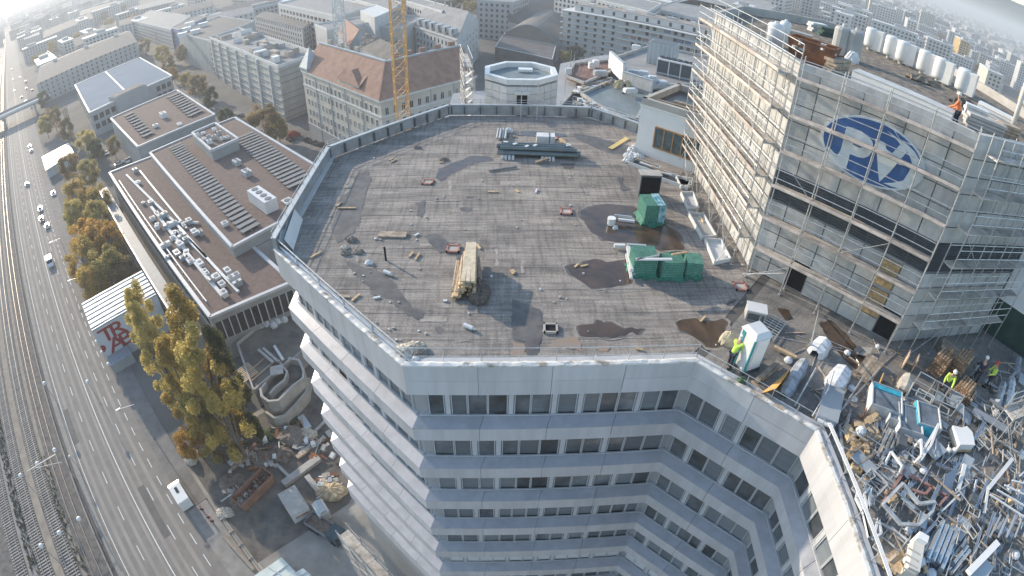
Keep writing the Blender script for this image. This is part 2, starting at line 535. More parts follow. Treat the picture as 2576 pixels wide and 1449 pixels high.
while y < 37:
    hgt = 0.98
    x = -14 + RD.uniform(-4, 0)
    ncol = 0
    while x < 28:
        wl = RD.uniform(5.5, 9.5)
        o = V[0] + fd * x + fn * y
        quad = [o, o + fd * (wl + .06), o + fd * (wl + .06) + fn * (hgt + .06), o + fn * (hgt + .06)]
        for i in range(8):
            if quad: quad = clip(quad, octo[i], octo[(i + 1) % 8])
        if len(quad) > 2:
            ncol += 1
            zz = 53.994 + (ncol % 2) * .005 + (nrow % 2) * .012
            MB().prism(quad, 53.985, zz + .004).build('felt_sheet', M_felt, tower)
        x += wl
    y += hgt; nrow += 1
# terrace felt (right wing)
M_terr = feltmat('terrace_felt', (0.34, 0.31, 0.275), (0.13, 0.125, 0.12), .707, .5)
parts_t = [[(8.9, 18.0), (13.75, 13.7), (30, 13.7), (30, 22), (18, 28.2)], [(13.8, 13.7), (13.8, -13), (40, -13), (40, 13.7)], [(30, 13.7), (40, 13.7), (40, 24), (30, 22)], [(18.0, 28.2), (14.6, 26.4), (14.6, 41), (17.1, 41)]]
dv, dn = Vector((0.76, 0.65, 0)).normalized(), Vector((-0.65, 0.76, 0)).normalized()
for pt in parts_t:
    pt = [Vector((p[0], p[1], 0)) for p in pt]
    a = 0
    y = -46
    while y < 42:
        x = -10 + RD.uniform(-3, 0)
        ncol = 0
        while x < 62:
            ncol += 1
            wl = RD.uniform(6, 9)
            o = dv * x + dn * y
            quad = [o, o + dv * (wl + .05), o + dv * (wl + .05) + dn * 1.55, o + dn * 1.55]
            for i in range(len(pt)):
                if quad: quad = clip(quad, pt[i], pt[(i + 1) % len(pt)])
            if len(quad) > 2 and (quad[0] - quad[2]).length > .3:
                MB().prism(quad, 53.98, 54.0 + (ncol % 2) * .004 + .010 * (a % 2)).build('felt_strip', M_terr, tower)
            x += wl
        y += 1.5; a += 1
# ================================================================ scaffolded penthouse
M_panel = mat('grey_cladding', (0.44, 0.435, 0.42), 0.8, var=0.16, scale=1.6, rnd=0.14, bump=.15, detail=9, stretch=(1, 1, .45))
M_tube = mat('galvanised_tube', (0.52, 0.52, 0.51), 0.38, var=0.2, scale=3, metal=0.55)
M_deck = mat('scaffold_board', (0.45, 0.41, 0.36), 0.85, var=0.3, scale=1.4, rnd=0.15)
M_toe = mat('toe_board', (0.55, 0.46, 0.40), 0.7, var=0.25, scale=1.5, rnd=0.25)
M_louv = mat('louvre_metal', (0.10, 0.11, 0.12), 0.5, var=0.15, scale=2)
M_dark = mat('dark_opening', (0.012, 0.012, 0.014), 0.9, var=0.2)
M_osb = mat('chipboard', (0.42, 0.29, 0.15), 0.85, var=0.3, scale=6)
M_gravel = mat('roof_gravel', (0.30, 0.25, 0.19), 0.95, scale=2.2, col2=(0.09, 0.08, 0.075), bump=.6)
M_conc = mat('raw_concrete', (0.40, 0.385, 0.36), 0.85, var=0.15, scale=0.8)
M_rust = mat('rusty_steel', (0.32, 0.13, 0.06), 0.85, scale=1.2, col2=(0.16, 0.075, 0.05))
M_plast = mat('white_plastic', (0.66, 0.66, 0.65), 0.3, var=0.04, scale=1)
M_blue = mat('sign_blue', (0.055, 0.125, 0.30), 0.35, var=0.08, scale=1)
M_signw = mat('sign_white', (0.62, 0.66, 0.68), 0.4, var=0.06, scale=1.5)
M_wood = mat('new_timber', (0.55, 0.40, 0.24), 0.8, var=0.25, scale=4, rnd=0.25)
M_woodg = mat('weathered_timber', (0.36, 0.29, 0.22), 0.9, var=0.3, scale=3, rnd=0.25)
F0, F1, F2 = Vector((14.2, 26.25, 0)), Vector((21.15, 19.5, 0)), Vector((29.7, 20.2, 0))
for p in (F0, F1): p.z = 0
F2.z = 0
L0 = Vector((14.05, 40.5, 0))
PT = 66.6
pva = thing('penthouse', 'tall grey panelled penthouse with a blue oval sign, wrapped in scaffolding', 'penthouse')
pp = [L0, F0, F1, F2, Vector((37, 27, 0)), Vector((37.5, 42, 0)), Vector((28, 49, 0)), Vector((19, 48, 0))]
pin = inset_chain([pp[-1], pp[0], F0, F1, F2, pp[4]], 0.14)[1:5]
MB().prism(pin + [p for p in pp[4:]], 53.9, 66.0).build('wall', M_corew, pva)
MB().prism([p + (Vector((26, 34, 0)) - p).normalized() * .6 for p in pp], 66.0, 66.05).build('roof', M_gravel, pva)
for i in range(len(pp)):
    A, B = pp[i], pp[(i + 1) % len(pp)]
    Mf, L = frame(A, B)
    MB().box((L / 2, -.2, 66.38), (L - .05, .34, .66)).build('parapet', M_conc if i > 3 else M_panel, pva, M=Mf)
PH = 0.95
for wi, (A, B, nc) in enumerate(((L0, F0, 11), (F0, F1, 8), (F1, F2, 7))):
    Mf, L = frame(A, B)
    cw = L / nc
    for r in range(13):
        z0 = 54.05 + r * PH
        for c in range(nc):
            x0 = c * cw
            if wi > 0 and r in (5, 6):
                continue
            if wi == 1 and r < 2 and c in (2, 7): continue          # doorways
            if wi == 1 and c == 6 and r in (1, 2, 3, 4):
                continue
            MB().box((x0 + cw / 2, -.04 + RD.uniform(-.008, .008), z0 + PH / 2), (cw - .06, .08, PH - .06)).build('panel', M_panel, pva, M=Mf)
    if wi > 0:
        for c in range(nc):
            fr = MB(); x0 = c * cw
            fr.box((x0 + cw / 2, -.13, 54.05 + 6 * PH), (cw - .02, .04, 2 * PH - .04))
            lo = fr.build('louvre', M_louv, pva, M=Mf)
            sl = MB().box((0, 0, 0), (cw - .1, .13, .022), M=Matrix.Rotation(.6, 4, 'X')).mesh('slat', M_louv) if c == 0 else sl
            for k in range(12):
                put('slat', sl, lo, M=T(x0 + cw / 2, -.05, 54.05 + 5 * PH + .1 + k * .15))
    if wi == 1:
        for c, z in ((2, 54.05 + PH), (7, 54.05 + PH)):
            MB().box((c * cw + cw / 2, -.12, z), (cw - .08, .03, 2 * PH - .06)).build('doorway', M_dark, pva, M=Mf)
        for r in (1.02, 3.05):
            MB().box((6.5 * cw, -.03, 54.05 + (r + .9) * PH), (cw - .1, .06, 1.75 * PH)).build('board', M_osb, pva, M=Mf, label='chipboard sheet closing a window hole')

# ---- the oval sign, its outlines measured on the wall
Mfw, Lfw = frame(F0, F1)
MI = Mfw.inverted()
def onwall(zx, zy):
    sx, sy = 3050 + zx * 0.26224, 380 + zy * 0.26224
    d = RAY(sx / 1.49068, sy / 1.49068)
    nrm = Vector((Mfw[0][1], Mfw[1][1], 0))
    o = Vector((0, 0, CAMZ))
    t = (F0 + nrm * .12 - o).dot(nrm) / d.dot(nrm)
    q = MI @ (o + d * t)
    return (q.x, q.z)
sign = thing('oval_sign', 'blue oval sign with white letters on the scaffolded penthouse', 'sign')
def plate(name, pts, y0, y1, m):
    b = MB(); n = len(pts)
    vs = [Mfw @ Vector((p[0], y0, p[1])) for p in pts] + [Mfw @ Vector((p[0], y1, p[1])) for p in pts]
    fs = [(k, (k + 1) % n, n + (k + 1) % n, n + k) for k in range(n)] + [tuple(range(n - 1, -1, -1)), tuple(range(n, 2 * n))]
    b.add(vs, fs); return b.build(name, m, sign)
ex = [onwall(*p) for p in ((95, 480), (1610, 985), (600, 140), (1080, 1335))]
ctr = onwall(855, 735)
ea = (ex[1][0] - ex[0][0]) / 2; ecx = (ex[1][0] + ex[0][0]) / 2
eb = (ex[2][1] - ex[3][1]) / 2; ecz = (ex[2][1] + ex[3][1]) / 2
ell = lambda k, dx=0, dz=0, a0=0, a1=2 * PI, n=48: [(ecx + dx + ea * k * math.cos(a0 + (a1 - a0) * i / n), ecz + dz + eb * k * math.sin(a0 + (a1 - a0) * i / n)) for i in range(n + (0 if a1 - a0 > 6.2 else 1))]
plate('rim', ell(1.0), .0, .10, M_signw)
plate('disc', ell(0.94), .10, .125, M_blue)
def arc(k0, k1, dx, dz, a0, a1, n=24):
    o = ell(k0, 0, 0, a0, a1, n); i = [(x + dx, z + dz) for x, z in ell(k1, 0, 0, a0, a1, n)]
    return o + i[::-1]
# letters (measured outlines)
P_o = [(478, 360), (560, 375), (690, 430), (790, 500), (845, 570), (858, 640), (840, 720), (790, 785), (720, 810), (640, 795), (525, 750), (500, 850), (480, 915), (390, 880), (300, 830), (340, 780), (395, 690)]
plate('letter', [onwall(*p) for p in P_o], .125, .16, M_signw)
plate('letter_counter', [onwall(*p) for p in ((578, 580), (690, 630), (700, 655), (660, 662), (565, 612))], .16, .165, M_blue)
V_o = [(885, 530), (960, 560), (1030, 600), (1045, 680), (1130, 740), (1240, 620), (1330, 690), (1345, 715), (1240, 840), (1085, 1020), (945, 1150), (925, 1000), (915, 800)]
plate('letter', [onwall(*p) for p in V_o], .125, .16, M_signw)
A_o = [(1060, 420), (1200, 520), (1350, 620), (1450, 720), (1540, 870), (1575, 1000), (1540, 1080), (1470, 1200), (1370, 1245), (1250, 1250), (1120, 1215), (1000, 1165), (1130, 1165), (1290, 1130), (1370, 1000), (1400, 930), (1410, 870), (1370, 760), (1345, 712), (1240, 610), (1215, 570), (1120, 480)]
plate('letter', [onwall(*p) for p in A_o], .125, .158, M_signw)
plate('swoosh', [onwall(*p) for p in ((205, 640), (260, 690), (345, 790), (480, 915), (470, 960), (330, 905), (235, 820), (205, 740))], .125, .155, M_signw)
plate('swoosh', [onwall(*p) for p in ((1240, 835), (1400, 900), (1420, 960), (1200, 890))], .125, .15, M_signw)

# ---------------------------------------------------------------- scaffolds
def scaffold(name, lab, A, B, z0, z1, bay, off=.35, depth=.75, lift=2.0, top=1.1, full=True, group=None, ends=True, deckm=None, toe=True, rails=True, dense=0, thick=1.0, inner=1):
    Mf, L = frame(A, B)
    r = thing(name, lab, 'scaffold', group=group)
    r.matrix_world = Mf @ T(0, 0, z0)
    H = z1 - z0
    n = max(1, round(L / bay)); bw = L / n
    st = MB().cyl((0, 0, 0), (0, 0, H + top), .034 * thick, 6).mesh('standard', M_tube)
    foot = MB().box((0, 0, .02), (.18, .18, .04)).mesh('base_plate', M_tube)
    for i in range(n + 1):
        for y in (off, off + depth):
            s = put('standard', st, r, M=T(i * bw, y, 0))
            put('base_plate', foot, s)
    dm = MB()
    for q in range(3): dm.box((bw / 2, off + depth * (q + .5) / 3, -.03), (bw - .06, depth / 3 - .02, .05))
    dm = dm.mesh('deck', deckm or M_deck)
    rl = MB().cyl((0, 0, 0), (bw, 0, 0), .026 * thick, 6).mesh('guard_rail', M_tube)
    tb = MB().box((bw / 2, 0, .08), (bw - .03, .03, .16)).mesh('toe_board', M_toe)
    tr = MB().cyl((0, off, 0), (0, off + depth, 0), .021, 6).mesh('transom', M_tube)
    nl = int(round(H / lift))
    for k in range(1, nl + 1):
        z = k * lift
        for i in range(n):
            put('deck', dm, r, M=T(i * bw, 0, z))
            if toe: put('toe_board', tb, r, M=T(i * bw, off + depth + .03, z))
            if rails:
                for h in (.55, 1.05):
                    put('guard_rail', rl, r, M=T(i * bw, off + depth, z + h))
                if dense or inner: put('guard_rail', rl, r, M=T(i * bw, off, z + .9))
        for i in range(n + 1): put('transom', tr, r, M=T(i * bw, 0, z - .07))
    for k in range(nl):
        for i in range(0, n, 2 if not dense else 1):
            if not dense and (k + i // 2) % 3: continue
            a, c = (0, bw) if (k + i) % 2 == 0 else (bw, 0)
            MB().cyl((i * bw + a, off + depth + .03, k * lift + .1), (i * bw + c, off + depth + .03, (k + 1) * lift - .1), .018 * thick, 5).build('brace', M_tube, r)
    return r
scaffold('facade_scaffold', 'scaffold across the penthouse front with the blue oval sign', F0 + (F1 - F0) * .03, F1, 54.03, 66.1, 2.45, inner=0)
scaffold('facade_scaffold', 'sunlit scaffold with dense boards along the left side of the penthouse', L0 + (F0 - L0) * 0.0, F0 - (F0 - L0).normalized() * .2, 54.03, 66.1, 1.6, off=.3, depth=.8, dense=1)
scaffold('facade_scaffold', 'shaded scaffold on the penthouse side right of the corner standards', F1 + (F2 - F1) * .06, F2, 54.03, 66.0, 2.0, off=.5, depth=.75, lift=2.0, toe=False)
# raking shores at the foot of the scaffold
for nm, a, c, lab in (('raking_shore', (1960, 688), (1880, 700), 'long diagonal steel tube beside the foot of the penthouse scaffold'),):
    pass
b = MB(); b.cyl(G(1868, 690, 54.05), G(1975, 688, 55.2), .05, 8); b.build('steel_tube', M_tube, label='long steel tube lying across the scaffold feet at the penthouse corner', cat='tube')

# ---------------------------------------------------------------- on the penthouse roof
def rp(x, y, z=66.05): return G(x, y, z)
# white exhaust pods, two rounded shells each
def pod(i, p, lab, h):
    r = thing('exhaust_pod', lab, 'roof vent', p, RD.uniform(-.2, .2) - .9, 'white exhaust pods on the penthouse roof')
    prof = [(.36, .28), (.50, .30), (.54, .5), (.55, h * .6), (.55, h * .9), (.50, h * .97), (.34, h)]
    MB().lathe((0, 0, 0), prof, 14).build('shell', M_plast, r, smooth=True)
    MB().box((.62, .0, h * .52), (.9, .78, h * .86)).build('housing', M_plast, r)
    MB().cyl((0, 0, 0), (0, 0, .3), .2, 8).build('foot', M_tube, r)
    MB().cyl((.62, 0, 0), (.62, 0, .12), .2, 8).build('foot', M_tube, r)
a, c = G(2178, 122, 66.05), G(2418, 238, 66.05)
plabs = ['white exhaust pod at the upper end of the row, beside the grey silos', 'second white exhaust pod from the grey silos', 'third white exhaust pod from the grey silos', 'middle white exhaust pod of the row of six', 'second white exhaust pod from the lower right end of the row', 'last white exhaust pod at the lower right end of the row']
for i, f in enumerate((0.03, .25, .38, .6, .76, .98)):
    pod(i, a.lerp(c, f), plabs[i], 1.9)
# big insulated duct on feet
d0, d1 = G(2150, 188, 66.6), G(2398, 296, 66.6)
dr = thing('roof_duct', 'long flat grey white duct on small feet along the penthouse roof edge', 'duct')
b = MB(); b.bar(d0, d1, 1.05, .5); b.build('casing', M_plast, dr)
b = MB(); b.bar(d0 + Vector((0, 0, .28)), d1 + Vector((0, 0, .28)), 1.12, .05); b.build('lid', mat('duct_lid', (.50, .50, .49), .5, var=.12, scale=1.2), dr)
for i in range(12):
    q = d0.lerp(d1, (i + .4) / 12)
    MB().box((q.x, q.y, 66.2), (.12, .7, .3), rz=.8).build('foot', M_tube, dr)
# rubble skip
def skip(p, rz, lab, sx=2.9, sy=1.5, h=1.3, m=None, group=None, fill=None):
    m = m or M_rust
    r = thing('rubble_skip', lab, 'skip', p, rz, group)
    b = MB(); x, y, xo, yo = sx / 2 - .25, sy / 2 - .12, sx / 2, sy / 2
    bot = [(-x, -y), (x, -y), (x, y), (-x, y)]; top_ = [(-xo, -yo), (xo, -yo), (xo, yo), (-xo, yo)]
    for k in range(4):
        k2 = (k + 1) % 4
        b.add([(*bot[k], .05), (*bot[k2], .05), (*top_[k2], h), (*top_[k], h)], [(0, 1, 2, 3)])
        b.bar((*top_[k], h), (*top_[k2], h), .1)
        b.bar((*bot[k], .05), (*top_[k], h), .08)
    b.sheet(bot, .06)
    b.build('body', m, r, fix=False)
    b = MB()
    for i in range(40):
        q = (RD.uniform(-x, x), RD.uniform(-y, y), h * RD.uniform(.45, .75) + (0 if i < 30 else .3))
        b.box(q, (RD.uniform(.2, .9), RD.uniform(.1, .4), RD.uniform(.04, .2)), RD.uniform(0, 3))
    b.build('rubble', fill or mat('pale_rubble', (.52, .52, .50), .9, var=.3, scale=2), r, kind='stuff')
    return r
skip(G(2040, 158, 66.05), -.75, 'rusty orange skip heaped with pale rubble on the penthouse roof')
# grey silos
for i, (x, y, lab) in enumerate(((2108, 118, 'left one of the two grey cylindrical silos behind the rusty skip'), (2140, 128, 'right one of the two grey cylindrical silos behind the rusty skip'))):
    r = thing('silo', lab, 'silo', G(x, y + 22, 66.05), 0, 'grey silos on the penthouse roof')
    MB().lathe((0, 0, 0), [(.55, .1), (.6, .15), (.6, 1.9), (.5, 2.05), (.2, 2.1)], 14).build('body', mat('silo_grey', (.36, .36, .35), .6, var=.1), r, smooth=False)
    MB().cyl((0, 0, 2.1), (0, 0, 2.3), .15, 8).build('cap', M_tube, r)
# white drum stack left, covered heap
for x, y, rr, h, lab in ((1944, 92, .55, 1.5, 'large white barrel tank at the upper corner of the penthouse roof'), (1968, 84, .4, 1.5, 'slim white barrel next to the large white barrel tank')):
    r = thing('barrel_tank', lab, 'tank', G(x, y + 24, 66.05))
    MB().lathe((0, 0, 0), [(rr * .9, 0), (rr, .08), (rr, h * .9), (rr * .8, h), (rr * .2, h + .06)], 14).build('body', M_plast, r, smooth=True)
    MB().cyl((0, 0, h), (0, 0, h + .14), rr * .3, 8).build('lid', M_plast, r)
def lump(name, lab, cat, p, sx, sy, h, m, group=None, n=22, seed=0, rz=0, kind=None):
    rd = random.Random(seed + int(p[0] * 37 + p[1] * 91))
    vs, fs = [], []
    rows = [(1.0, 0), (.98, .35), (.8, .72), (.45, .95)]
    for rr, zz in rows:
        for k in range(n):
            a = 2 * PI * k / n
            j = rd.uniform(.82, 1.15)
            vs.append((sx / 2 * rr * j * math.cos(a), sy / 2 * rr * j * math.sin(a), h * zz * rd.uniform(.8, 1.12)))
    for i in range(len(rows) - 1):
        for k in range(n):
            k2 = (k + 1) % n
            fs.append((i * n + k, i * n + k2, (i + 1) * n + k2, (i + 1) * n + k))
    vs.append((0, 0, h)); t = len(vs) - 1
    for k in range(n): fs.append(((len(rows) - 1) * n + k, (len(rows) - 1) * n + (k + 1) % n, t))
    return MB().add(vs, fs).build(name, m, label=lab, cat=cat, group=group, loc=p, rz=rz, fix=False)
M_tarp = mat('white_tarp', (.66, .66, .65), .5, var=.12, scale=2, bump=.4)
lump('tarpaulin_heap', 'white covered heap beside the upper end of the grey duct', 'tarpaulin', G(2142, 155, 66.05), 1.1, .8, .7, M_tarp)
lump('gravel_heap', 'brown gravel heap between the duct and the white exhaust pods', 'gravel heap', G(2320, 205, 66.05), 3.2, 1.8, .45, M_gravel)
lump('gravel_heap', 'dark rubble heap by the lower right end of the grey duct', 'gravel heap', G(2420, 265, 66.05), 2.2, 1.2, .5, mat('dark_rubble', (.1, .09, .08), .95, scale=3, bump=.6))
for x, y, l, rz, m, lab in ((2105, 180, 2.0, .5, M_woodg, 'brown plank pile by the parapet under the grey silos'), (2470, 330, 2.5, -.4, M_conc, 'pale slab stack behind the penthouse corner standards'), (2500, 305, 2.6, -.9, M_plast, 'long white box by the right penthouse parapet'), (2450, 300, 1.5, -.6, M_tarp, 'small white bundle behind the corner standards'), (2530, 345, 1.6, -.2, M_woodg, 'timber bundle at the right edge of the penthouse roof'), (2085, 92, 2.4, .2, mat('dark_green_crate', (.05, .09, .08), .7), 'dark green crate behind the rusty skip'), (2055, 80, 1.8, .2, M_plast, 'white crate behind the rusty skip'), (2000, 105, 2.2, -.6, M_conc, 'grey slab pile between the barrels and the rusty skip')):
    q = G(x, y, 66.05)
    b = MB()
    for k in range(4): b.box((q.x + RD.uniform(-.1, .1), q.y + RD.uniform(-.1, .1), 66.15 + k * .2), (l, .7, .17), rz + RD.uniform(-.12, .12))
    b.build('stack', m, label=lab, cat='stack')
# handrails on the penthouse parapet
def railing(name, lab, pts, h=1.0, step=2.0, z=None, m=None, nr=2, w=.03, cat='railing', parent=None, mid=True, group=None):
    m = m or M_tube
    r = thing(name, lab, cat, group=group)
    for a, c in zip(pts[:-1], pts[1:]):
        L = (c - a).length; n = max(1, round(L / step))
        for i in range(n + 1):
            q = a.lerp(c, i / n)
            MB().cyl(q, q + Vector((0, 0, h)), w, 6).build('post', m, r)
        for k in range(nr):
            hz = Vector((0, 0, h * (1 - k / nr) - .02))
            MB().cyl(a + hz, c + hz, w * .8, 6).build('rail', m, r)
    return r
rz_ = lambda v: Vector((v.x, v.y, 66.72))
railing('railing', 'tube railing above the left parapet of the penthouse', [rz_(L0), rz_(F0)], 1.0, 2.2)
# white mast at the right picture edge
q = G(2543, 330, 66.05)
mst = thing('white_mast', 'tall white mast on the penthouse roof at the right picture edge', 'mast', q)
MB().cyl((0, 0, 0), (0, 0, 6.5), .17, 12).build('tube', M_plast, mst, smooth=True)
MB().box((0, 0, .1), (.6, .6, .2)).build('base', M_conc, mst)
for x, y in ((2225, 210), (2110, 205)):
    pass
# ---------------------------------------------------------------- white rendered box with a strip window
wb = thing('roof_extension', 'white rendered box with a wood framed strip window beside the penthouse', 'roof building')
B0, B1 = G(1597, 382, 54), G(1757, 440, 54)
B0.z = B1.z = 0
e = (B1 - B0).normalized(); nb = Vector((-e.y, e.x, 0))
Bq = [B0, B1, B1 + nb * 7, B0 + nb * 7]
M_render = mat('white_render', (.70, .70, .69), .7, var=.05, scale=.6)
MB().prism([p for p in Bq], 53.9, 58.2).build('wall', M_render, wb)
Mb, Lb = frame(B0, B1)
for (a, c) in ((0, 1), (1, 2), (2, 3), (3, 0)):
    Mx, Lx = frame(Bq[a], Bq[c])
    MB().box((Lx / 2, -.2, 58.5), (Lx - .01, .38, .6)).build('parapet', M_conc, wb, M=Mx)
    MB().box((Lx / 2, .02, 58.16), (Lx, .06, .14)).build('coping', M_plast, wb, M=Mx)
MB().prism([p + ((Bq[0] + Bq[2]) / 2 - p) * .1 for p in Bq], 58.2, 58.24).build('roof', mat('wet_roof', (.05, .05, .055), .3, var=.3), wb)
wf = MB()
x0, x1, z0, z1 = Lb * .27, Lb * .97, 55.0, 56.75
for z in (z0, z1): wf.box(((x0 + x1) / 2, .02, z), (x1 - x0, .16, .12))
for i in range(6): wf.box((x0 + (x1 - x0) * i / 5, .02, (z0 + z1) / 2), (.11, .16, z1 - z0))
wo_ = wf.build('window', mat('wood_frame', (.36, .21, .11), .7, var=.2, scale=4), wb, M=Mb)
for i in range(5):
    MB().box((x0 + (x1 - x0) * (i + .5) / 5, .03, (z0 + z1) / 2), ((x1 - x0) / 5 - .12, .02, z1 - z0 - .1)).build('pane', mat('foil_pane', (.10, .13, .13), .22, var=.3, scale=2.0, bump=.4), wo_)
for k, (f0, f1, z) in enumerate(((.1, .9, 58.5), (.3, .8, 58.4), (.55, .95, 58.35))):
    p = Bq[0].lerp(Bq[1], f0) + nb * (1.2 + k * 1.4); q = Bq[0].lerp(Bq[1], f1) + nb * (1.5 + k)
    MB().bar((p.x, p.y, z), (q.x, q.y, z), .25, .25).build('beam', M_woodg, label=['brown beam lying on top of the white rendered box', 'second brown beam on the white rendered box', 'short pale beam on the white rendered box by the scaffold'][k], cat='beam')
# second white box at the far right
wb2 = thing('roof_extension', 'smooth white wall block with a dark green base at the right picture edge', 'roof building')
C0 = Vector((30.4, 20.6, 0)); C1 = Vector((33.5, 16.6, 0)); nb2 = Vector((.8, .6, 0))
MB().prism([C0, C1, C1 + nb2 * 8, C0 + nb2 * 8], 56.6, 60.3).build('wall', M_render, wb2)
MB().prism([C0 + nb2 * .1, C1 + nb2 * .1, C1 + nb2 * 7.8, C0 + nb2 * 7.8], 53.9, 56.58).build('base', mat('dark_green_wall', (.025, .055, .045), .7, var=.3), wb2)
# ================================================================ the city behind
M_wallc = mat('cream_render', (0.52, 0.48, 0.41), 0.85, var=0.08, scale=0.25)
M_wallw = mat('pale_render', (0.50, 0.50, 0.49), 0.85, var=0.07, scale=0.25)
M_wallg = mat('grey_render', (0.36, 0.36, 0.36), 0.85, var=0.1, scale=0.2)
M_wallb = mat('blue_render', (0.16, 0.22, 0.38), 0.8, var=0.1, scale=0.2)
M_wally = mat('ochre_render', (0.48, 0.33, 0.13), 0.85, var=0.15, scale=0.2)
M_tile = mat('roof_tiles', (0.36, 0.22, 0.165), 0.9, scale=0.5, col2=(0.25, 0.15, 0.115), stretch=(1, 1, 1), bump=.15)
M_roofd = mat('dark_roof', (0.13, 0.125, 0.125), 0.85, var=0.25, scale=0.3)
M_roofg = mat('grey_roof', (0.27, 0.265, 0.26), 0.85, var=0.2, scale=0.25)
M_roofteal = mat('green_grey_roof', (0.20, 0.25, 0.25), 0.75, var=0.12, scale=0.4)
M_zinc = mat('zinc', (0.42, 0.45, 0.47), 0.45, var=0.1, scale=0.6, metal=.3)
M_win = mat('dark_window', (0.03, 0.035, 0.04), 0.12, var=0.3, scale=0.5, rnd=0.5, spec=.5)
M_trim = mat('white_trim', (0.62, 0.62, 0.60), 0.7, var=0.08, scale=0.5)
M_net = mat('scaffold_net', (0.40, 0.40, 0.38), 0.85, var=0.12, scale=0.25, stretch=(1, 1, .3))
M_brickw = mat('raw_block_wall', (0.40, 0.345, 0.29), 0.9, var=0.2, scale=0.5)

_WB = {}
def winbox(wd, ht):
    k = (round(wd, 2), round(ht, 2))
    if k not in _WB: _WB[k] = MB().box((0, 0, 0), (wd, .07, ht)).mesh('window', M_win)
    return _WB[k]
def facade(par, A, B, z0, fl, fh, wd, ht, sp, mode='obj', x0=None, fm=None, skip=None, y=.02):
    Mf, L = frame(A, B)
    n = max(1, int((L - .6) / sp))
    x0 = (L - (n - 1) * sp) / 2 if x0 is None else x0
    b = MB()
    for k in range(fl):
        for i in range(n):
            if skip and skip(i, k): continue
            p = (x0 + i * sp, y, z0 + k * fh)
            if mode == 'full': window(par, Mf @ T(p[0], .03, p[2]), wd, ht, fm or M_trim, M_win, mull=1, deep=.12, fr=.075)
            elif mode == 'obj': put('window', winbox(wd, ht), par, M=Mf @ T(*p))
            else: b.box(p, (wd, .08, ht), M=Mf)
    if mode == 'stuff' and b.v: b.build('window', M_win, par, kind='stuff')
def block(name, lab, poly, z, wall, roof, cat='building', faces=(), fl=5, fh=3.1, wd=1.1, ht=1.5, sp=2.6, mode='stuff', par=.5, group=None, trim=None, z0=1.8, base=0):
    r = thing(name, lab, cat, group=group)
    poly = [Vector((p[0], p[1], 0)) for p in poly]
    ar = sum(poly[i].x * poly[(i + 1) % len(poly)].y - poly[(i + 1) % len(poly)].x * poly[i].y for i in range(len(poly)))
    MB().prism(poly, base, z).build('wall', wall, r)
    c = sum(poly, Vector()) / len(poly)
    ins = [p + (c - p).normalized() * .5 for p in poly]
    MB().prism(ins, z, z + .08).build('roof', roof, r)
    if par:
        for i in range(len(poly)):
            a, q = poly[i], poly[(i + 1) % len(poly)]
            if ar < 0: a, q = q, a
            Mf, L = frame(a, q)
            MB().box((L / 2, -.14, z + par / 2), (L - .02, .34, par)).build('parapet', trim or M_trim, r, M=Mf)
    for i in faces:
        a, q = poly[i], poly[(i + 1) % len(poly)]
        if ar < 0: a, q = q, a
        facade(r, a, q, z0 + base, fl, fh, wd, ht, sp, mode)
    return r
def para(l, f, rr, z):
    L_, F_, R_ = G(*l, z), G(*f, z), G(*rr, z)
    return [L_, F_, R_, L_ + R_ - F_]

# ---------------------------------------------------------------- red roofed corner house
EZ = 25.0
A, B, C = G(760, 176, EZ), G(957, 253, EZ), G(1196, 190, EZ)
for q in (A, B, C): q.z = 0
u1, u2 = (B - A).normalized(), (C - B).normalized()
n1, n2 = Vector((-u1.y, u1.x, 0)), Vector((-u2.y, u2.x, 0))
DP = 13.0
mit = (n1 + n2) / (1 + n1.dot(n2))
A2, B2, C2 = A + n1 * DP, B + mit * DP, C + n2 * DP
house = thing('corner_house', 'old corner house with red tiled hipped roof and rows of windows', 'house')
MB().prism([A, B, C, C2, B2, A2], 0, EZ).build('wall', M_wallc, house)
up = Vector((0, 0, EZ)); RH = 8.5
rA, rB, rC = A + n1 * DP / 2 + u1 * 2.5, B + mit * DP / 2, C + n2 * DP / 2
h = Vector((0, 0, EZ + RH))
o_ = .5
Ae, Be, Ce = A - n1 * o_ - u1 * .3, B - mit * o_, C - n2 * o_
b = MB()
b.quad(Ae + up, Be + up, rB + h, rA + h); b.build('roof', M_tile, house, fix=False)
b = MB(); b.quad(Be + up, Ce + up, rC + h, rB + h); b.build('roof', M_tile, house, fix=False)
b = MB(); b.quad(C2 + up, B2 + up, rB + h, rC + h); b.quad(B2 + up, A2 + up, rA + h, rB + h); b.quad(A2 + up, Ae + up, rA + h); b.quad(Ce + up, C2 + up, rC + h); b.build('roof', M_roofd, house, fix=False)
for p, q in ((rA, rB), (rB, rC)):
    MB().bar(p + h + Vector((0, 0, .1)), q + h + Vector((0, 0, .1)), .7, .5).build('ridge', M_zinc, house)
MB().bar(Be + up + Vector((0, 0, .1)), rB + h, .4, .4).build('hip', M_tile, house)
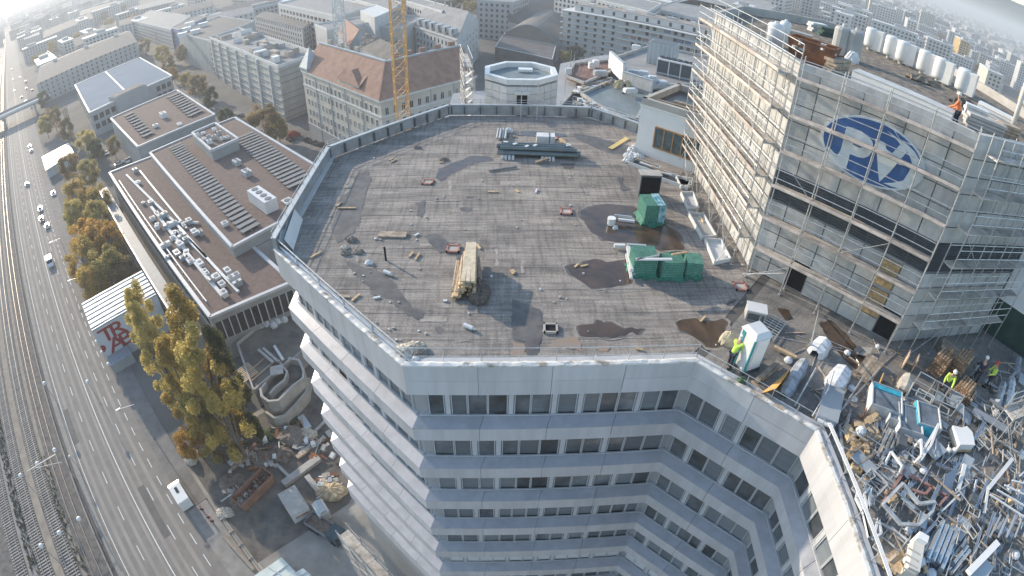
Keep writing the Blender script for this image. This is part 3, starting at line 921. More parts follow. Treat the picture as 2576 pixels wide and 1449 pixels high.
for q0, q1, e in ((A, B, .0), (B, C, .0)):
    Mf, L = frame(q0, q1)
    MB().box((L / 2, .2, EZ - .25), (L + .5, .55, .6)).build('cornice', M_trim, house, M=Mf)
    MB().box((L / 2, .1, EZ - 5.0), (L, .3, .5)).build('string_course', M_trim, house, M=Mf)
    MB().box((L / 2, .08, 5.6), (L, .25, .4)).build('string_course', M_trim, house, M=Mf)
    MB().box((L / 2, .05, 2.7), (L, .1, 5.3)).build('plinth', M_wallg, house, M=Mf)
    facade(house, q0, q1, 2.7, 2, 4.0, 1.3, 2.2, 3.2, 'full')
    facade(house, q0, q1, 10.2, 4, 3.75, 1.25, 2.15, 2.75, 'full')
    n = int(L / 11)
    for k in range(1, n + 1):
        MB().box((L * k / (n + 1), .1, EZ / 2), (.18, .2, EZ - 1)).build('downpipe', M_zinc, house, M=Mf)
# big dormer and zinc corner cap
dm = MB()
s0, s1 = A.lerp(B, .52) + up, A.lerp(B, .78) + up
m0 = (s0 + s1) / 2 + Vector((0, 0, 5.2)) + n1 * 1.6
bk = m0 + n1 * 3.8
dm.quad(s0, s0 + Vector((0, 0, 1.6)), m0, s1 + Vector((0, 0, 1.6)), s1)
dm.build('dormer', M_wallc, house)
dm = MB(); e0, e1 = s0 + Vector((0, 0, 1.6)) - n1 * .3 - u1 * .4, s1 + Vector((0, 0, 1.6)) - n1 * .3 + u1 * .4
dm.quad(e0, m0, bk, s0 + n1 * 5 + Vector((0, 0, 6))); dm.quad(e1, m0, bk, s1 + n1 * 5 + Vector((0, 0, 6))); dm.quad(e0, e1, m0)
dm.build('dormer_roof', M_tile, house, fix=False)
cc = A + u1 * 2.6 + n1 * 2.4
MB().prism([A - u1 * .5 - n1 * .5, A + u1 * 5.5 - n1 * .5, A + u1 * 5.5 + n1 * 5, A - u1 * .5 + n1 * 5], EZ + .05, EZ + 1.2).build('corner_attic', M_zinc, house)
b = MB(); qs = [A - u1 * .7 - n1 * .7, A + u1 * 5.7 - n1 * .7, A + u1 * 5.7 + n1 * 5.2, A - u1 * .7 + n1 * 5.2]
for k in range(4): b.add([qs[k] + Vector((0, 0, EZ + 1.2)), qs[(k + 1) % 4] + Vector((0, 0, EZ + 1.2)), cc + Vector((0, 0, EZ + 8.2))], [(0, 1, 2)])
b.build('corner_cap', M_zinc, house, fix=False)
for f, k in ((.12, 0), (.3, 0), (.55, 0), (.15, 1), (.32, 1), (.5, 1), (.7, 1), (.9, 1)):
    p, q, nn = ((rA, rB, n1), (rB, rC, n2))[k]
    v = p.lerp(q, f) + nn * 1.5
    MB().box((v.x, v.y, EZ + RH + .3), (2.2, .9, 2.2), math.atan2(u2.y, u2.x) if k else math.atan2(u1.y, u1.x)).build('chimney', M_brickw if k == 0 else M_tile, house)

# ---------------------------------------------------------------- blocks along the street
q = para((527, 97), (700, 172), (800, 138), 22)
sb = block('renovated_block', 'grey netted block with raw walls on its open roof beside the red house', q, 22, M_net, M_roofg, par=1.2)
Mf, L = frame(q[0], q[1])
for i in range(7):
    MB().box((L * (i + .4) / 7, .5, 11), (1.1 if i % 2 else .7, .8, 22)).build('hoist_tube', M_plast if i % 3 else M_trim, sb, M=Mf)
for k in range(7): MB().box((L / 2, .45, 3 + k * 2.9), (L, .6, .15)).build('lift', M_tube, sb, M=Mf)
Mf2, L2 = frame(q[1], q[2])
for k in range(9): MB().box((L2 / 2, .3, 1.5 + k * 2.4), (L2, .5, .18)).build('lift', M_woodg, sb, M=Mf2)
for i in range(26):
    f, g = RD.uniform(.06, .94), RD.uniform(.08, .9)
    v = q[0] + (q[1] - q[0]) * f + (q[2] - q[1]) * g
    rzz = math.atan2(u1.y, u1.x) + RD.choice((0, PI / 2))
    MB().box((v.x, v.y, 23.2), (RD.uniform(3, 8), RD.choice((.4, .5, 2.5)), RD.uniform(1.6, 3.0)), rzz).build('roof_wall', RD.choice((M_brickw, M_brickw, M_wallg, M_plast)), sb)
q = para((450, 92), (528, 113), (640, 62), 18)
block('netted_block', 'tan netted house with white site tents on its roof, left of the larger netted block', q, 20, M_net, M_roofd, par=.8)
for i, (x, y) in enumerate(((470, 78), (492, 84), (478, 64), (512, 66), (460, 92))):
    v = G(x, y, 20.2)
    r = thing('site_tent', ['white site tent at the roof corner facing the street', 'white site tent in the front row on the netted house', 'white site tent in the back row on the netted house', 'largest white site tent on the netted house roof', 'small white site tent at the far left roof corner'][i], 'tent', (v.x, v.y, 20.1), .6, 'white tents on the netted house')
    MB().box((0, 0, 1.2), (5 + i % 3, 4, 2.4)).build('side', M_plast, r)
    MB().prism([(-3.2, -2.4), (3.2, -2.4), (3.2, 2.4), (-3.2, 2.4)], 2.42, 2.6).build('top', M_plast, r)
block('blue_house', 'narrow blue rendered house between two pale houses', para((432, 70), (450, 76), (520, 42), 18), 18, M_wallb, M_roofd, faces=(0,), fl=5, sp=3, mode='obj')
block('apartment_block', 'hazy pale apartment block with balcony columns left of the blue house', para((330, 52), (430, 76), (480, 40), 17), 17, M_wallw, M_roofg, faces=(0,), fl=5, sp=3.2, mode='obj')
def gable(name, lab, l, f, rr, z, rh, wall, roof, fl, sp, mode='obj', chim=0, group=None, wd=1.1, ht=1.6, cat='house', fh=3.1):
    q = para(l, f, rr, z)
    for p in q: p.z = 0
    r = thing(name, lab, cat, group=group)
    MB().prism(q, 0, z).build('wall', wall, r)
    m0, m1 = (q[0] + q[3]) / 2, (q[1] + q[2]) / 2
    up, hh = Vector((0, 0, z)), Vector((0, 0, z + rh))
    ov = (q[0] - q[3]).normalized() * .5
    b = MB(); b.quad(q[0] + ov + up, q[1] + ov + up, m1 + hh, m0 + hh); b.quad(q[2] - ov + up, q[3] - ov + up, m0 + hh, m1 + hh)
    b.build('roof', roof, r, fix=False)
    b = MB(); b.quad(q[1] + up, q[2] + up, m1 + hh); b.build('gable', wall, r, fix=False)
    b = MB(); b.quad(q[3] + up, q[0] + up, m0 + hh); b.build('gable', wall, r, fix=False)
    facade(r, q[0], q[1], 2, fl, fh, wd, ht, sp, mode)
    facade(r, q[1], q[2], 2, fl, fh, wd, ht, sp, mode)
    for i in range(chim):
        v = m0.lerp(m1, (i + .5) / chim)
        MB().box((v.x, v.y, z + rh + .4), (1.4, 3.5, 2.6), math.atan2(ov.y, ov.x)).build('chimney', M_trim, r)
    return r
gable('long_house', 'long grey hazy house with a dark pitched roof and three pale chimneys', (92, 212), (345, 105), (318, 78), 15, 4.5, M_wallg, M_roofd, 5, 4.2, chim=3)
gable('long_house', 'second hazy pale house row behind the long grey house', (190, 118), (292, 75), (282, 62), 15, 4.5, M_wallw, M_roofd, 5, 4.5)
gable('long_house', 'third hazy house row with a brownish roof farther up the hazy slope', (108, 96), (235, 45), (225, 34), 14, 5, M_wallg, M_roofd, 4, 5, chim=4)
# skeleton house
q = para((96, 150), (112, 165), (137, 140), 10)
sk = thing('skeleton_house', 'roofless house skeleton with white rafters near the bridge', 'building')
MB().prism(q, 0, 8).build('wall', M_wallg, sk)
for i in range(7):
    a, c = q[0].lerp(q[3], i / 6), q[1].lerp(q[2], i / 6)
    MB().bar((a.x, a.y, 10), (c.x, c.y, 10), 1.0, .8).build('rafter', M_trim, sk)
    MB().bar((a.x, a.y, 8), (a.x, a.y, 10), .6).build('post', M_trim, sk)
# road bridge
br = thing('road_bridge', 'dark road bridge crossing over the railway and the road in the haze', 'bridge')
a, c = P(-400, -80), P(-400, 14)
MB().bar((a.x, a.y, 7.2), (c.x, c.y, 7.2), 14, 1.2).build('deck', M_wallg, br)
for o in (-7.2, 7.2):
    v = rdv * o
    MB().bar((a.x + v.x, a.y + v.y, 8.4), (c.x + v.x, c.y + v.y, 8.4), .4, 1.3).build('parapet', M_roofg if o < 0 else M_trim, br)
for t in (-60, -21, 2): MB().box((P(-400, t).x, P(-400, t).y, 3.3), (11, 1.4, 6.6), RZ).build('pier', M_wallg, br)
# hall with blue grey roof
HZ = 12.0
q = para((189, 215), (226, 285), (432, 192), HZ)
for p in q: p.z = 0
hall = thing('sports_hall', 'long hall with a pale blue grey double roof and a dark stair block', 'hall')
M_hroof = mat('hall_roof', (0.24, 0.28, 0.33), 0.95, var=0.06, scale=0.1, spec=.05)
m0, m1 = q[0].lerp(q[3], .46), q[1].lerp(q[2], .46)
MB().prism([q[0], q[1], m1, m0], 0, HZ).build('wall', M_wallg, hall); MB().prism([m0, m1, q[2], q[3]], 0, HZ).build('wall', M_wallg, hall)
ins = lambda pl, d: [p + (sum(pl, Vector()) / len(pl) - p).normalized() * d for p in pl]
MB().prism(ins([q[0], q[1], m1, m0], 1), HZ, HZ + .15).build('roof', M_hroof, hall); MB().prism(ins([m0, m1, q[2], q[3]], 1), HZ, HZ + .15).build('roof', M_hroof, hall)
for a, c in ((q[0], q[1]), (q[1], q[2]), (q[2], q[3]), (q[3], q[0]), (m0, m1)):
    MB().bar((a.x, a.y, HZ + .25), (c.x, c.y, HZ + .25), .9, .6).build('parapet', M_plast, hall)
v = q[1].lerp(q[2], .47); e = (q[2] - q[1]).normalized(); nn = Vector((-e.y, e.x, 0)); nn = nn if nn.dot(q[0] - q[1]) > 0 else -nn
MB().prism([v - e * 9 - nn * 3, v + e * 9 - nn * 3, v + e * 9 + nn * 6, v - e * 9 + nn * 6], 0, HZ + 2.2).build('stair_block', M_wallg, hall)
MB().prism([v - e * 8.3 - nn * 2.3, v + e * 8.3 - nn * 2.3, v + e * 8.3 + nn * 5.3, v - e * 8.3 + nn * 5.3], HZ + 2.2, HZ + 2.4).build('stair_roof', M_roofd, hall)
facade(hall, q[1], q[2], 4.5, 2, 4.2, 2.4, 2.6, 3.4, 'obj', skip=lambda i, k: abs(i * 3.4 - (q[2] - q[1]).length * .47) < 11)
facade(hall, q[0], q[1], 4.5, 2, 4.2, 2.4, 2.6, 3.4, 'obj')
# ---------------------------------------------------------------- centre of the picture
q = para((1044, 66), (1150, 100), (1204, 52), 20)
for p in q: p.z = 0
ms = thing('mansard_house', 'pale house with a brown mansard roof and six boxy dormers', 'house')
MB().prism(q, 0, 20).build('wall', M_wallw, ms)
e, nn = (q[1] - q[0]).normalized(), (q[3] - q[0]).normalized()
dpt = (q[3] - q[0]).length
rb0, rb1 = q[0] + nn * dpt * .5, q[1] + nn * dpt * .5
b = MB(); U = Vector((0, 0, 20.02)); H_ = Vector((0, 0, 29))
b.quad(q[0] + U, q[1] + U, rb1 + H_, rb0 + H_); b.quad(q[3] + U, q[2] + U, rb1 + H_, rb0 + H_); b.build('roof', M_roofg, ms, fix=False)
b = MB(); b.quad(q[1] + U, q[2] + U, rb1 + H_); b.quad(q[0] + U, q[3] + U, rb0 + H_); b.build('gable', M_wallw, ms, fix=False)
for i in range(6):
    v = q[0].lerp(q[1], .12 + i * .155) + nn * 2.2
    d_ = MB().box((v.x, v.y, 22.6), (2.6, 3.2, 3.0), math.atan2(e.y, e.x)).build('dormer', M_zinc, ms)
    v2 = v - nn * 1.62
    MB().box((v2.x, v2.y, 22.8), (1.7, .1, 1.9), math.atan2(e.y, e.x)).build('window', M_win, d_)
Mf, L = frame(q[0], q[1]); MB().box((L / 2, .2, 19.8), (L, .5, .5)).build('cornice', M_trim, ms, M=Mf)
facade(ms, q[0], q[1], 3, 5, 3.4, 1.2, 1.9, 3.6, 'obj'); facade(ms, q[1], q[2], 6, 4, 3.4, 1.0, 1.4, 7, 'obj')
for f in (.2, .45, .6, .85):
    v = rb0.lerp(rb1, f); MB().cyl((v.x, v.y, 29), (v.x, v.y, 31), .35, 8).build('vent', M_zinc, ms)
# dark courtyard roofs behind the red house
for i, (l, f, rr, z, m, lab) in enumerate((((905, 118), (985, 160), (1008, 138), 25, M_roofd, 'dark steep rear roof behind the red tiled house'), ((848, 84), (880, 116), (930, 92), 24, M_tile, 'brown rear wing roof beside the white lattice hoist'))):
    gable('rear_wing', lab, l, f, rr, z, 5, M_wallg, m, 5, 3.5, mode='stuff')
block('white_cube', 'small white stair cube with a pale flat roof behind the yellow crane', para((906, 27), (942, 45), (983, 28), 27), 27, M_wallw, M_trim, par=.3)
block('white_hall', 'low white flat building with broad parapets behind the red house', para((792, 64), (822, 78), (985, 52), 22), 22, M_wallw, M_roofg, par=1.0)
block('white_hall', 'long white flat roof reaching behind the yellow crane', para((860, 62), (1010, 74), (1075, 45), 21), 21, M_wallw, M_roofg, faces=(0,), fl=5, sp=3.5, par=1.0)
block('terrace_block', 'stepped white terrace building with dark recessed loggias', para((700, 12), (848, 44), (945, 16), 24), 24, M_wallw, M_roofg, faces=(0,), fl=6, fh=3.7, wd=4.2, ht=2.0, sp=6.5, mode='obj', par=1.2)
block('apartment_slab', 'pale blue apartment slab with dark window columns left of the yellow crane', para((892, 0), (985, 26), (1010, 8), 26), 26, M_wallw, M_roofg, faces=(0, 1), fl=8, fh=3.1, wd=1.6, ht=1.7, sp=3.4, mode='obj')
block('apartment_slab', 'pale blue apartment slab with dark window columns right of the yellow crane', para((1022, 4), (1112, 30), (1128, 16), 27), 27, M_wallw, M_roofg, faces=(0, 1), fl=8, fh=3.1, wd=1.6, ht=1.7, sp=3.4, mode='obj')
# barrel roofed halls
def barrel(lab, l, f, rr, z, rise, m, sky=0):
    q = para(l, f, rr, z)
    for p in q: p.z = 0
    r = thing('barrel_hall', lab, 'hall')
    MB().prism(q, 0, z).build('wall', M_wallg, r)
    b = MB(); n = 14
    row = []
    for k in range(n + 1):
        t = k / n; hh = z + rise * math.sin(PI * t)
        row.append((q[0].lerp(q[1], t) + Vector((0, 0, hh)), q[3].lerp(q[2], t) + Vector((0, 0, hh))))
    for k in range(n): b.quad(row[k][0], row[k + 1][0], row[k + 1][1], row[k][1])
    b.quad(*[x[0] for x in row]); b.quad(*[x[1] for x in row])
    b.build('roof', m, r, fix=False)
    if sky:
        for i in range(14):
            v = row[5][0].lerp(row[5][1], (i + 1) / 16)
            MB().box((v.x, v.y, v.z + .5), (3.0, 1.8, 1.0), math.atan2(q[3].y - q[0].y, q[3].x - q[0].x)).build('skylight', M_plast, r)
    return r
M_barrel = mat('barrel_roof', (0.125, 0.12, 0.115), 0.75, var=.15, scale=.08)
M_barrel2 = mat('barrel_roof_brown', (0.18, 0.165, 0.15), 0.8, var=.15, scale=.08)
barrel('dark barrel roofed hall with a row of white skylights', (1180, 34), (1310, 62), (1420, 26), 12, 9, M_barrel, 1)
barrel('brownish barrel roofed hall in front of the dark one', (1265, 88), (1398, 112), (1440, 66), 10, 8, M_barrel2)
block('grey_annex', 'dark low annex roof in front of the barrel roofed halls', para((1245, 118), (1390, 150), (1400, 110), 9), 9, M_roofd, M_roofd, par=.3)
# balcony building
BZ = 26.0
q0, q1, q2 = G(1419, 26, BZ), G(1535, 60, BZ), G(1850, 112, BZ)
for p in (q0, q1, q2): p.z = 0
e2 = (q2 - q0).normalized(); nn = Vector((-e2.y, e2.x, 0))
bl = thing('balcony_building', 'long pale apartment building with white balcony slabs on every storey', 'apartment building')
q1 = q0 + e2 * 32; q2 = q0 + e2 * 115
qq = [q0, q2, q2 + nn * 15, q0 + nn * 15]
MB().prism(qq, 0, BZ).build('wall', M_wallw, bl)
qs = [q0 + e2 * 5 + nn * 2.5, q2 + nn * 2.5, q2 + nn * 12.5, q0 + e2 * 5 + nn * 12.5]
MB().prism(qs, BZ + .3, BZ + 3.6).build('attic', M_wallw, bl)
MB().prism([p + (sum(qs, Vector()) / 4 - p).normalized() * -.4 for p in qs], BZ + 3.62, BZ + 3.9).build('roof', mat('tan_roof', (.33, .28, .24), .9, var=.15, scale=.2), bl)
for k in range(8):
    z = BZ - 3.15 * k
    MB().prism([q0 - nn * 1.5 - e2 * 1.2, q1 - nn * 1.5, q1 + nn * .5, q0 + nn * 15 - e2 * 1.2], z, z + .35).build('balcony_slab', M_trim, bl)
    MB().prism([q1 + e2 * .1 - nn * 3.0, q2 - nn * 3.0, q2 + nn * .5, q1 + e2 * .1 + nn * .5], z - .02, z + .33).build('balcony_slab', M_trim, bl)
    Mf, L = frame(q1, q2)
    if k: MB().box((L / 2, 2.95, z + .85), (L - .3, .06, .9)).build('balustrade', M_zinc, bl, M=Mf)
    Mf, L = frame(q0, q1)
    if k: MB().box((L / 2, 1.45, z + .85), (L, .06, .9)).build('balustrade', M_zinc, bl, M=Mf)
facade(bl, q0, q1, 1.8 + .5, 8, 3.15, 1.5, 2.1, 5.0, 'obj')
facade(bl, q1, q2, 1.8 + .5, 8, 3.15, 1.7, 2.2, 3.6, 'obj', skip=lambda i, k: (i * 7 + k * 3) % 4 == 0)
Mf, L = frame(q1, q2)
for i in range(14):
    MB().box((2 + i * 5.7 + RD.uniform(-1, 1), .06, BZ - 1.7 - 3.15 * RD.choice((0, 1, 2))), (3, .1, 2.3)).build('colour_panel', RD.choice((mat('pink_panel', (.42, .24, .24), .8), M_wallb, M_wallg)), bl, M=Mf)
facade(bl, qs[0], qs[1], BZ + 1.9, 1, 3, 1.4, 2.0, 6.0, 'obj')
for i in range(9):
    v = q0 + e2 * (12 + i * 11) + nn * 7
    MB().box((v.x, v.y, BZ + 4.4), (RD.uniform(1.5, 5), 1.5, RD.uniform(.8, 1.6)), math.atan2(e2.y, e2.x)).build('roof_unit', RD.choice((M_plast, M_zinc)), bl)
# further rows behind it
def rows(lab, l, f, rr, z, fl, sp, m=None, faces=(0, 1), group=None, mode='obj', wd=1.5, ht=1.7):
    return block('apartment_block', lab, para(l, f, rr, z), z, m or M_wallw, M_roofg, faces=faces, fl=fl, fh=(z - 1) / fl, sp=sp, mode=mode, par=.6, wd=wd, ht=ht, group=group)
rows('pale terraced row with blue and dark loggias directly behind the balcony building', (1640, 22), (1830, 66), (1880, 30), 26, 8, 4, wd=2.4)
rows('pale row with long white balconies behind the first terraced row', (1700, 8), (1900, 44), (1960, 12), 26, 8, 5.6, wd=2.6)
rows('pale slab with a dense window grid above the balcony building', (1500, 0), (1632, 30), (1665, 10), 30, 10, 3.2)
rows('dark grey block with a flat roof at the top edge above the barrel halls', (1200, 0), (1290, 6), (1330, -8), 24, 7, 3.4, M_wallg)
rows('pale block at the top edge left of the dense window grid slab', (1395, -12), (1480, 4), (1510, -10), 26, 8, 3.4)
# top left rows in the haze
tl = [((520, 58), (640, 30), (632, 16)), ((560, 34), (700, 2), (690, -8)), ((430, 40), (540, 14), (530, 2)), ((330, 30), (440, 4), (430, -6)), ((300, 66), (352, 52), (345, 40)), ((200, 40), (300, 12), (292, 2)), ((60, 100), (100, 86), (92, 74)), ((640, 42), (760, 72), (790, 55)), ((50, 55), (140, 22), (134, 12)), ((150, 22), (240, -4), (234, -12)), ((20, 40), (70, 22), (64, 12))]
tlab = ['hazy grey row house with a white parapet behind the tent roofed house', 'hazy grey row house at the top edge left of the terrace building', 'hazy grey row house behind the blue house', 'hazy grey row house at the top edge above the tree clump', 'short hazy house beside the round tree clump', 'hazy grey row house two rows behind the long grey house', 'small hazy house beside the road bridge', 'grey roof block with a light parapet behind the netted block', 'faint row house in the thick haze above the bridge', 'faint row house at the top edge in the thick haze', 'faintest small house in the corner haze above the bridge']
for i, (l, f, rr) in enumerate(tl):
    gable('row_house', tlab[i], l, f, rr, 16 if i < 8 else 14, 3.0 if i != 7 else .6, RD.choice((M_wallg, M_wallw)), M_roofd if i % 3 else M_roofg, 5, 4.0, mode='stuff')

# ---------------------------------------------------------------- dense far town on the right
def tower_block(i, p, rz, sx, sy, h, wall, lab, group, big):
    r = thing('tower_block', lab, 'apartment block', (p.x, p.y, 0), rz, group)
    MB().box((0, 0, h / 2), (sx, sy, h)).build('wall', wall, r)
    MB().box((0, 0, h + .3), (sx + .6, sy + .6, .6)).build('roof_slab', M_trim, r)
    MB().box((sx * RD.uniform(-.3, .3), 0, h + 1.8), (sx * .25, sy * .5, 2.6)).build('lift_house', M_wallg, r)
    fl = max(2, int(h / 3.2))
    hx, hy = sx / 2, sy / 2
    for a, c in (((-hx, -hy), (hx, -hy)), ((-hx, hy), (-hx, -hy)), ((hx, -hy), (hx, hy))):
        facade(r, a, c, 1.9, fl, (h - 1) / fl, 1.9, 1.7, 3.6, 'stuff')
    return r
walls = [M_wallw, M_wallw, M_wallc, M_wallg, M_wallw, M_wally]
hand = [((2233, 6), 40, M_wallw, 26, 14, 'white slab tower with a grid of windows beside the ochre block'), ((2290, 20), 40, M_wallg, 18, 14, 'greyer slab between the two tall white slabs'), ((2335, 20), 44, M_wallc, 26, 15, 'tall white slab with a crowded window grid on the skyline side'), ((2255, 60), 26, M_wally, 30, 14, 'ochre yellow apartment block above the white exhaust pods'), ((2325, 92), 24, M_wallw, 26, 14, 'white block directly right of the ochre block'), ((2420, 84), 30, M_wallw, 24, 14, 'tall white block right of the rows above the last pods'), ((2230, 12), 30, M_wally, 16, 20, 'dark ochre block behind the grey flue pipes'), ((2490, 130), 24, M_wallc, 32, 13, 'cream slab near the right edge under the skyline')]
for i, ((x, y), h, wall, sx, sy, lab) in enumerate(hand):
    v = G(x, y + 12, h)
    tower_block(i, v, RD.choice((-.6, -.55, -.65)), sx, sy, h, wall, lab, None, True)
cnt = 0
placed = [(G(x, y + 12, h).x, G(x, y + 12, h).y) for (x, y), h, *_ in hand]
tries = 0
while cnt < 165 and tries < 5000:
    tries += 1
    az = math.radians(RD.uniform(15, 52)); d = RD.uniform(260, 1250) ** 1.0
    if d < 430 and az < math.radians(34): continue
    v = Vector((math.sin(az) * d, math.cos(az) * d, 0))
    if min(math.hypot(v.x - a, v.y - c) for a, c in placed) < 32 + d * .018: continue
    placed.append((v.x, v.y)); cnt += 1
    h = RD.choice((16, 20, 24, 28, 36)) if d > 400 else RD.choice((14, 18, 22))
    wi = RD.randrange(6)
    nm = ['white', 'pale', 'cream', 'grey', 'off white', 'ochre'][wi]
    size = 'tall' if h > 25 else ('mid height' if h > 19 else 'low')
    sec = 'behind the exhaust pods' if az > .62 else ('above the penthouse scaffold' if az > .45 else 'right of the balcony building')
    zone = 'nearer' if d < 520 else ('middle' if d < 850 else 'farther')
    tower_block(cnt, v, -.6 + RD.choice((0, PI / 2)) + RD.uniform(-.08, .08), RD.uniform(20, 46), RD.uniform(12, 16), h, walls[wi], '%s %s apartment block in the %s town %s' % (nm, size, zone, sec), '%s %s blocks in the %s far town %s' % (nm, size, zone, sec), d < 600)
# same for the centre and left background
cnt = 0; tries = 0
while cnt < 90 and tries < 5000:
    tries += 1
    az = math.radians(RD.uniform(-50, 16)); d = RD.uniform(470, 1300)
    v = Vector((math.sin(az) * d, math.cos(az) * d, 0))
    s_, t_ = v.dot(rdv), v.dot(rnv)
    if t_ < 14 or min(math.hypot(v.x - a, v.y - c) for a, c in placed) < 36 + d * .02: continue
    placed.append((v.x, v.y)); cnt += 1
    wi = RD.choice((0, 3, 3, 4, 1)); nm = ['white', 'pale', 'cream', 'grey', 'off white', 'ochre'][wi]
    zone = 'left' if az < -.5 else 'central'
    sx_ = RD.uniform(24, 60); size = 'long' if sx_ > 42 else 'short'
    zone = 'by the road bridge' if az < -.62 else ('behind the netted blocks' if az < -.32 else ('behind the red roofed house' if az < -.08 else 'above the barrel halls'))
    far_ = 'distant' if d > 850 else 'nearer'
    tower_block(cnt, v, RZ + RD.choice((0, PI / 2)) + RD.uniform(-.05, .05), sx_, RD.uniform(12, 18), RD.choice((14, 17, 20)), walls[wi], '%s %s %s apartment block in the background town %s' % (far_, size, nm, zone), '%s %s %s blocks %s' % (far_, size, nm, zone), False)
# everything out to the horizon as one mass
b = MB(); w2 = MB()
for i in range(5200):
    az = math.radians(RD.uniform(-62, 62)); d = 1250 * math.exp(RD.uniform(0, 1.75))
    v = Vector((math.sin(az) * d, math.cos(az) * d, 0))
    if -38 < v.dot(rnv) < 6: continue
    s = RD.uniform(12, 34) * (1 + d / 7000)
    b.box((v.x, v.y, 8), (s, s * RD.uniform(.4, .8), RD.choice((20, 24, 30, 38, 16))), RD.uniform(0, 3))
b.build('distant_town', mat('distant_town', (.44, .44, .44), .9, scale=.012, col2=(.16, .16, .16), detail=10, lo=.42, hi=.56), kind='stuff', fix=False)
# hills on the horizon, raised at the right to cover the too bright low sky
b = MB()
prev = None
for k in range(81):
    az = math.radians(-70 + 140 * k / 80)
    u = (k - 40) / 40
    h = 70 + 25 * math.sin(k * .5) + 470 * max(0, min(1, (u - .12) / .42)) ** 1.2 + 18 * math.sin(k * 1.1)
    cur = [(8200 * math.sin(az), 8200 * math.cos(az), -5), (9400 * math.sin(az), 9400 * math.cos(az), max(20, h * .55)), (11000 * math.sin(az), 11000 * math.cos(az), max(20, h))]
    if prev: b.quad(prev[0], cur[0], cur[1], prev[1]); b.quad(prev[1], cur[1], cur[2], prev[2])
    prev = cur
b.build('hills', mat('sky_cover_hills', (.15, .16, .15), .95, scale=.004, col2=(.10, .115, .11), detail=8), kind='structure', fix=False)
# ================================================================ rear wing, turret, chillers
M_tealr = mat('teal_roofing', (0.19, 0.225, 0.23), 0.6, var=0.18, scale=0.5, stretch=(1, .3, 1))
M_redg = mat('red_gravel', (0.30, 0.17, 0.13), 0.95, scale=1.0, col2=(0.19, 0.12, 0.10))
rw = thing('rear_wing', 'rear wing of the tower complex with teal, red and grey flat roofs', 'building')
rwp = [G(*p, 49.6) for p in ((1120, 290), (1140, 235), (1400, 215), (1410, 160), (1520, 138), (1820, 138), (1820, 300))]
rwp = [Vector((p.x, p.y, 0)) for p in rwp] + [Vector((17.2, 42.0, 0)), Vector((7.2, 51.2, 0)), Vector((-6.3, 50.8, 0))]
MB().prism(rwp, 0, 49.6).build('wall', M_wallg, rw)
def flat(px, z, m, name='roof', th=.25, par=None):
    q = [G(*p, z) for p in px]
    MB().prism(q, z - th, z).build(name, m, rw)
    if par:
        for i in range(len(q)):
            a, c = q[i], q[(i + 1) % len(q)]
            MB().bar((a.x, a.y, z + par / 2), (c.x, c.y, z + par / 2), .3, par).build('parapet', M_conc, rw)
flat([(1462, 240), (1540, 206), (1636, 240), (1600, 305), (1545, 296)], 50.0, M_tealr, par=.4)
flat([(1425, 195), (1445, 163), (1530, 155), (1545, 178), (1470, 212)], 50.4, M_redg, par=.35)
flat([(1545, 150), (1640, 118), (1790, 150), (1780, 215), (1640, 222), (1560, 190)], 50.6, M_roofg, par=.5)
flat([(1400, 280), (1450, 225), (1540, 300), (1520, 312)], 49.9, M_felt2, par=.3)
# white hoarding on the rear wing
for i, (a, c, h, lab) in enumerate((((1532, 170), (1566, 205), 2.6, 'white plastered wall screen standing between the teal and the grey rear roof'), ((1566, 208), (1640, 232), 1.6, 'low grey parapet wall behind the teal roof'))):
    p, q = G(*a, 50.6), G(*c, 50.6)
    s_ = thing('wall_screen', lab, 'wall')
    MB().bar((p.x, p.y, 50.6 + h / 2), (q.x, q.y, 50.6 + h / 2), .3, h).build('panel', M_render if not i else M_panel, s_)
    MB().bar((p.x, p.y, 50.6 + h + .06), (q.x, q.y, 50.6 + h + .06), .4, .1).build('coping', M_zinc, s_)
# chiller with six fans
a, c = G(1650, 186, 50.62), G(1738, 206, 50.62)
e = (c - a).normalized()
ch = thing('chiller', 'long white chiller with dark coil sides and fans on top, on the rear roof', 'chiller', a, math.atan2(e.y, e.x))
Lc = (c - a).length
MB().box((Lc / 2, 1.0, 1.35), (Lc, 1.7, 1.9)).build('coil', M_louv, ch)
MB().box((Lc / 2, 1.0, 2.4), (Lc + .15, 2.1, .2)).build('top', M_plast, ch)
for i in range(4): MB().box((Lc * i / 3, 1.0, 1.2), (.16, 2.0, 2.4)).build('post', M_plast, ch)
MB().box((Lc / 2, 1.0, .25), (Lc, 1.9, .3)).build('base', M_zinc, ch)
fan = MB().lathe((0, 0, 0), [(.48, 0), (.46, .22), (.40, .22), (.40, .05), (.1, .05), (.08, .18)], 12).mesh('fan', M_louv)
for i in range(6): put('fan', fan, ch, M=T(Lc * (i + .5) / 6, 1.0, 2.5))
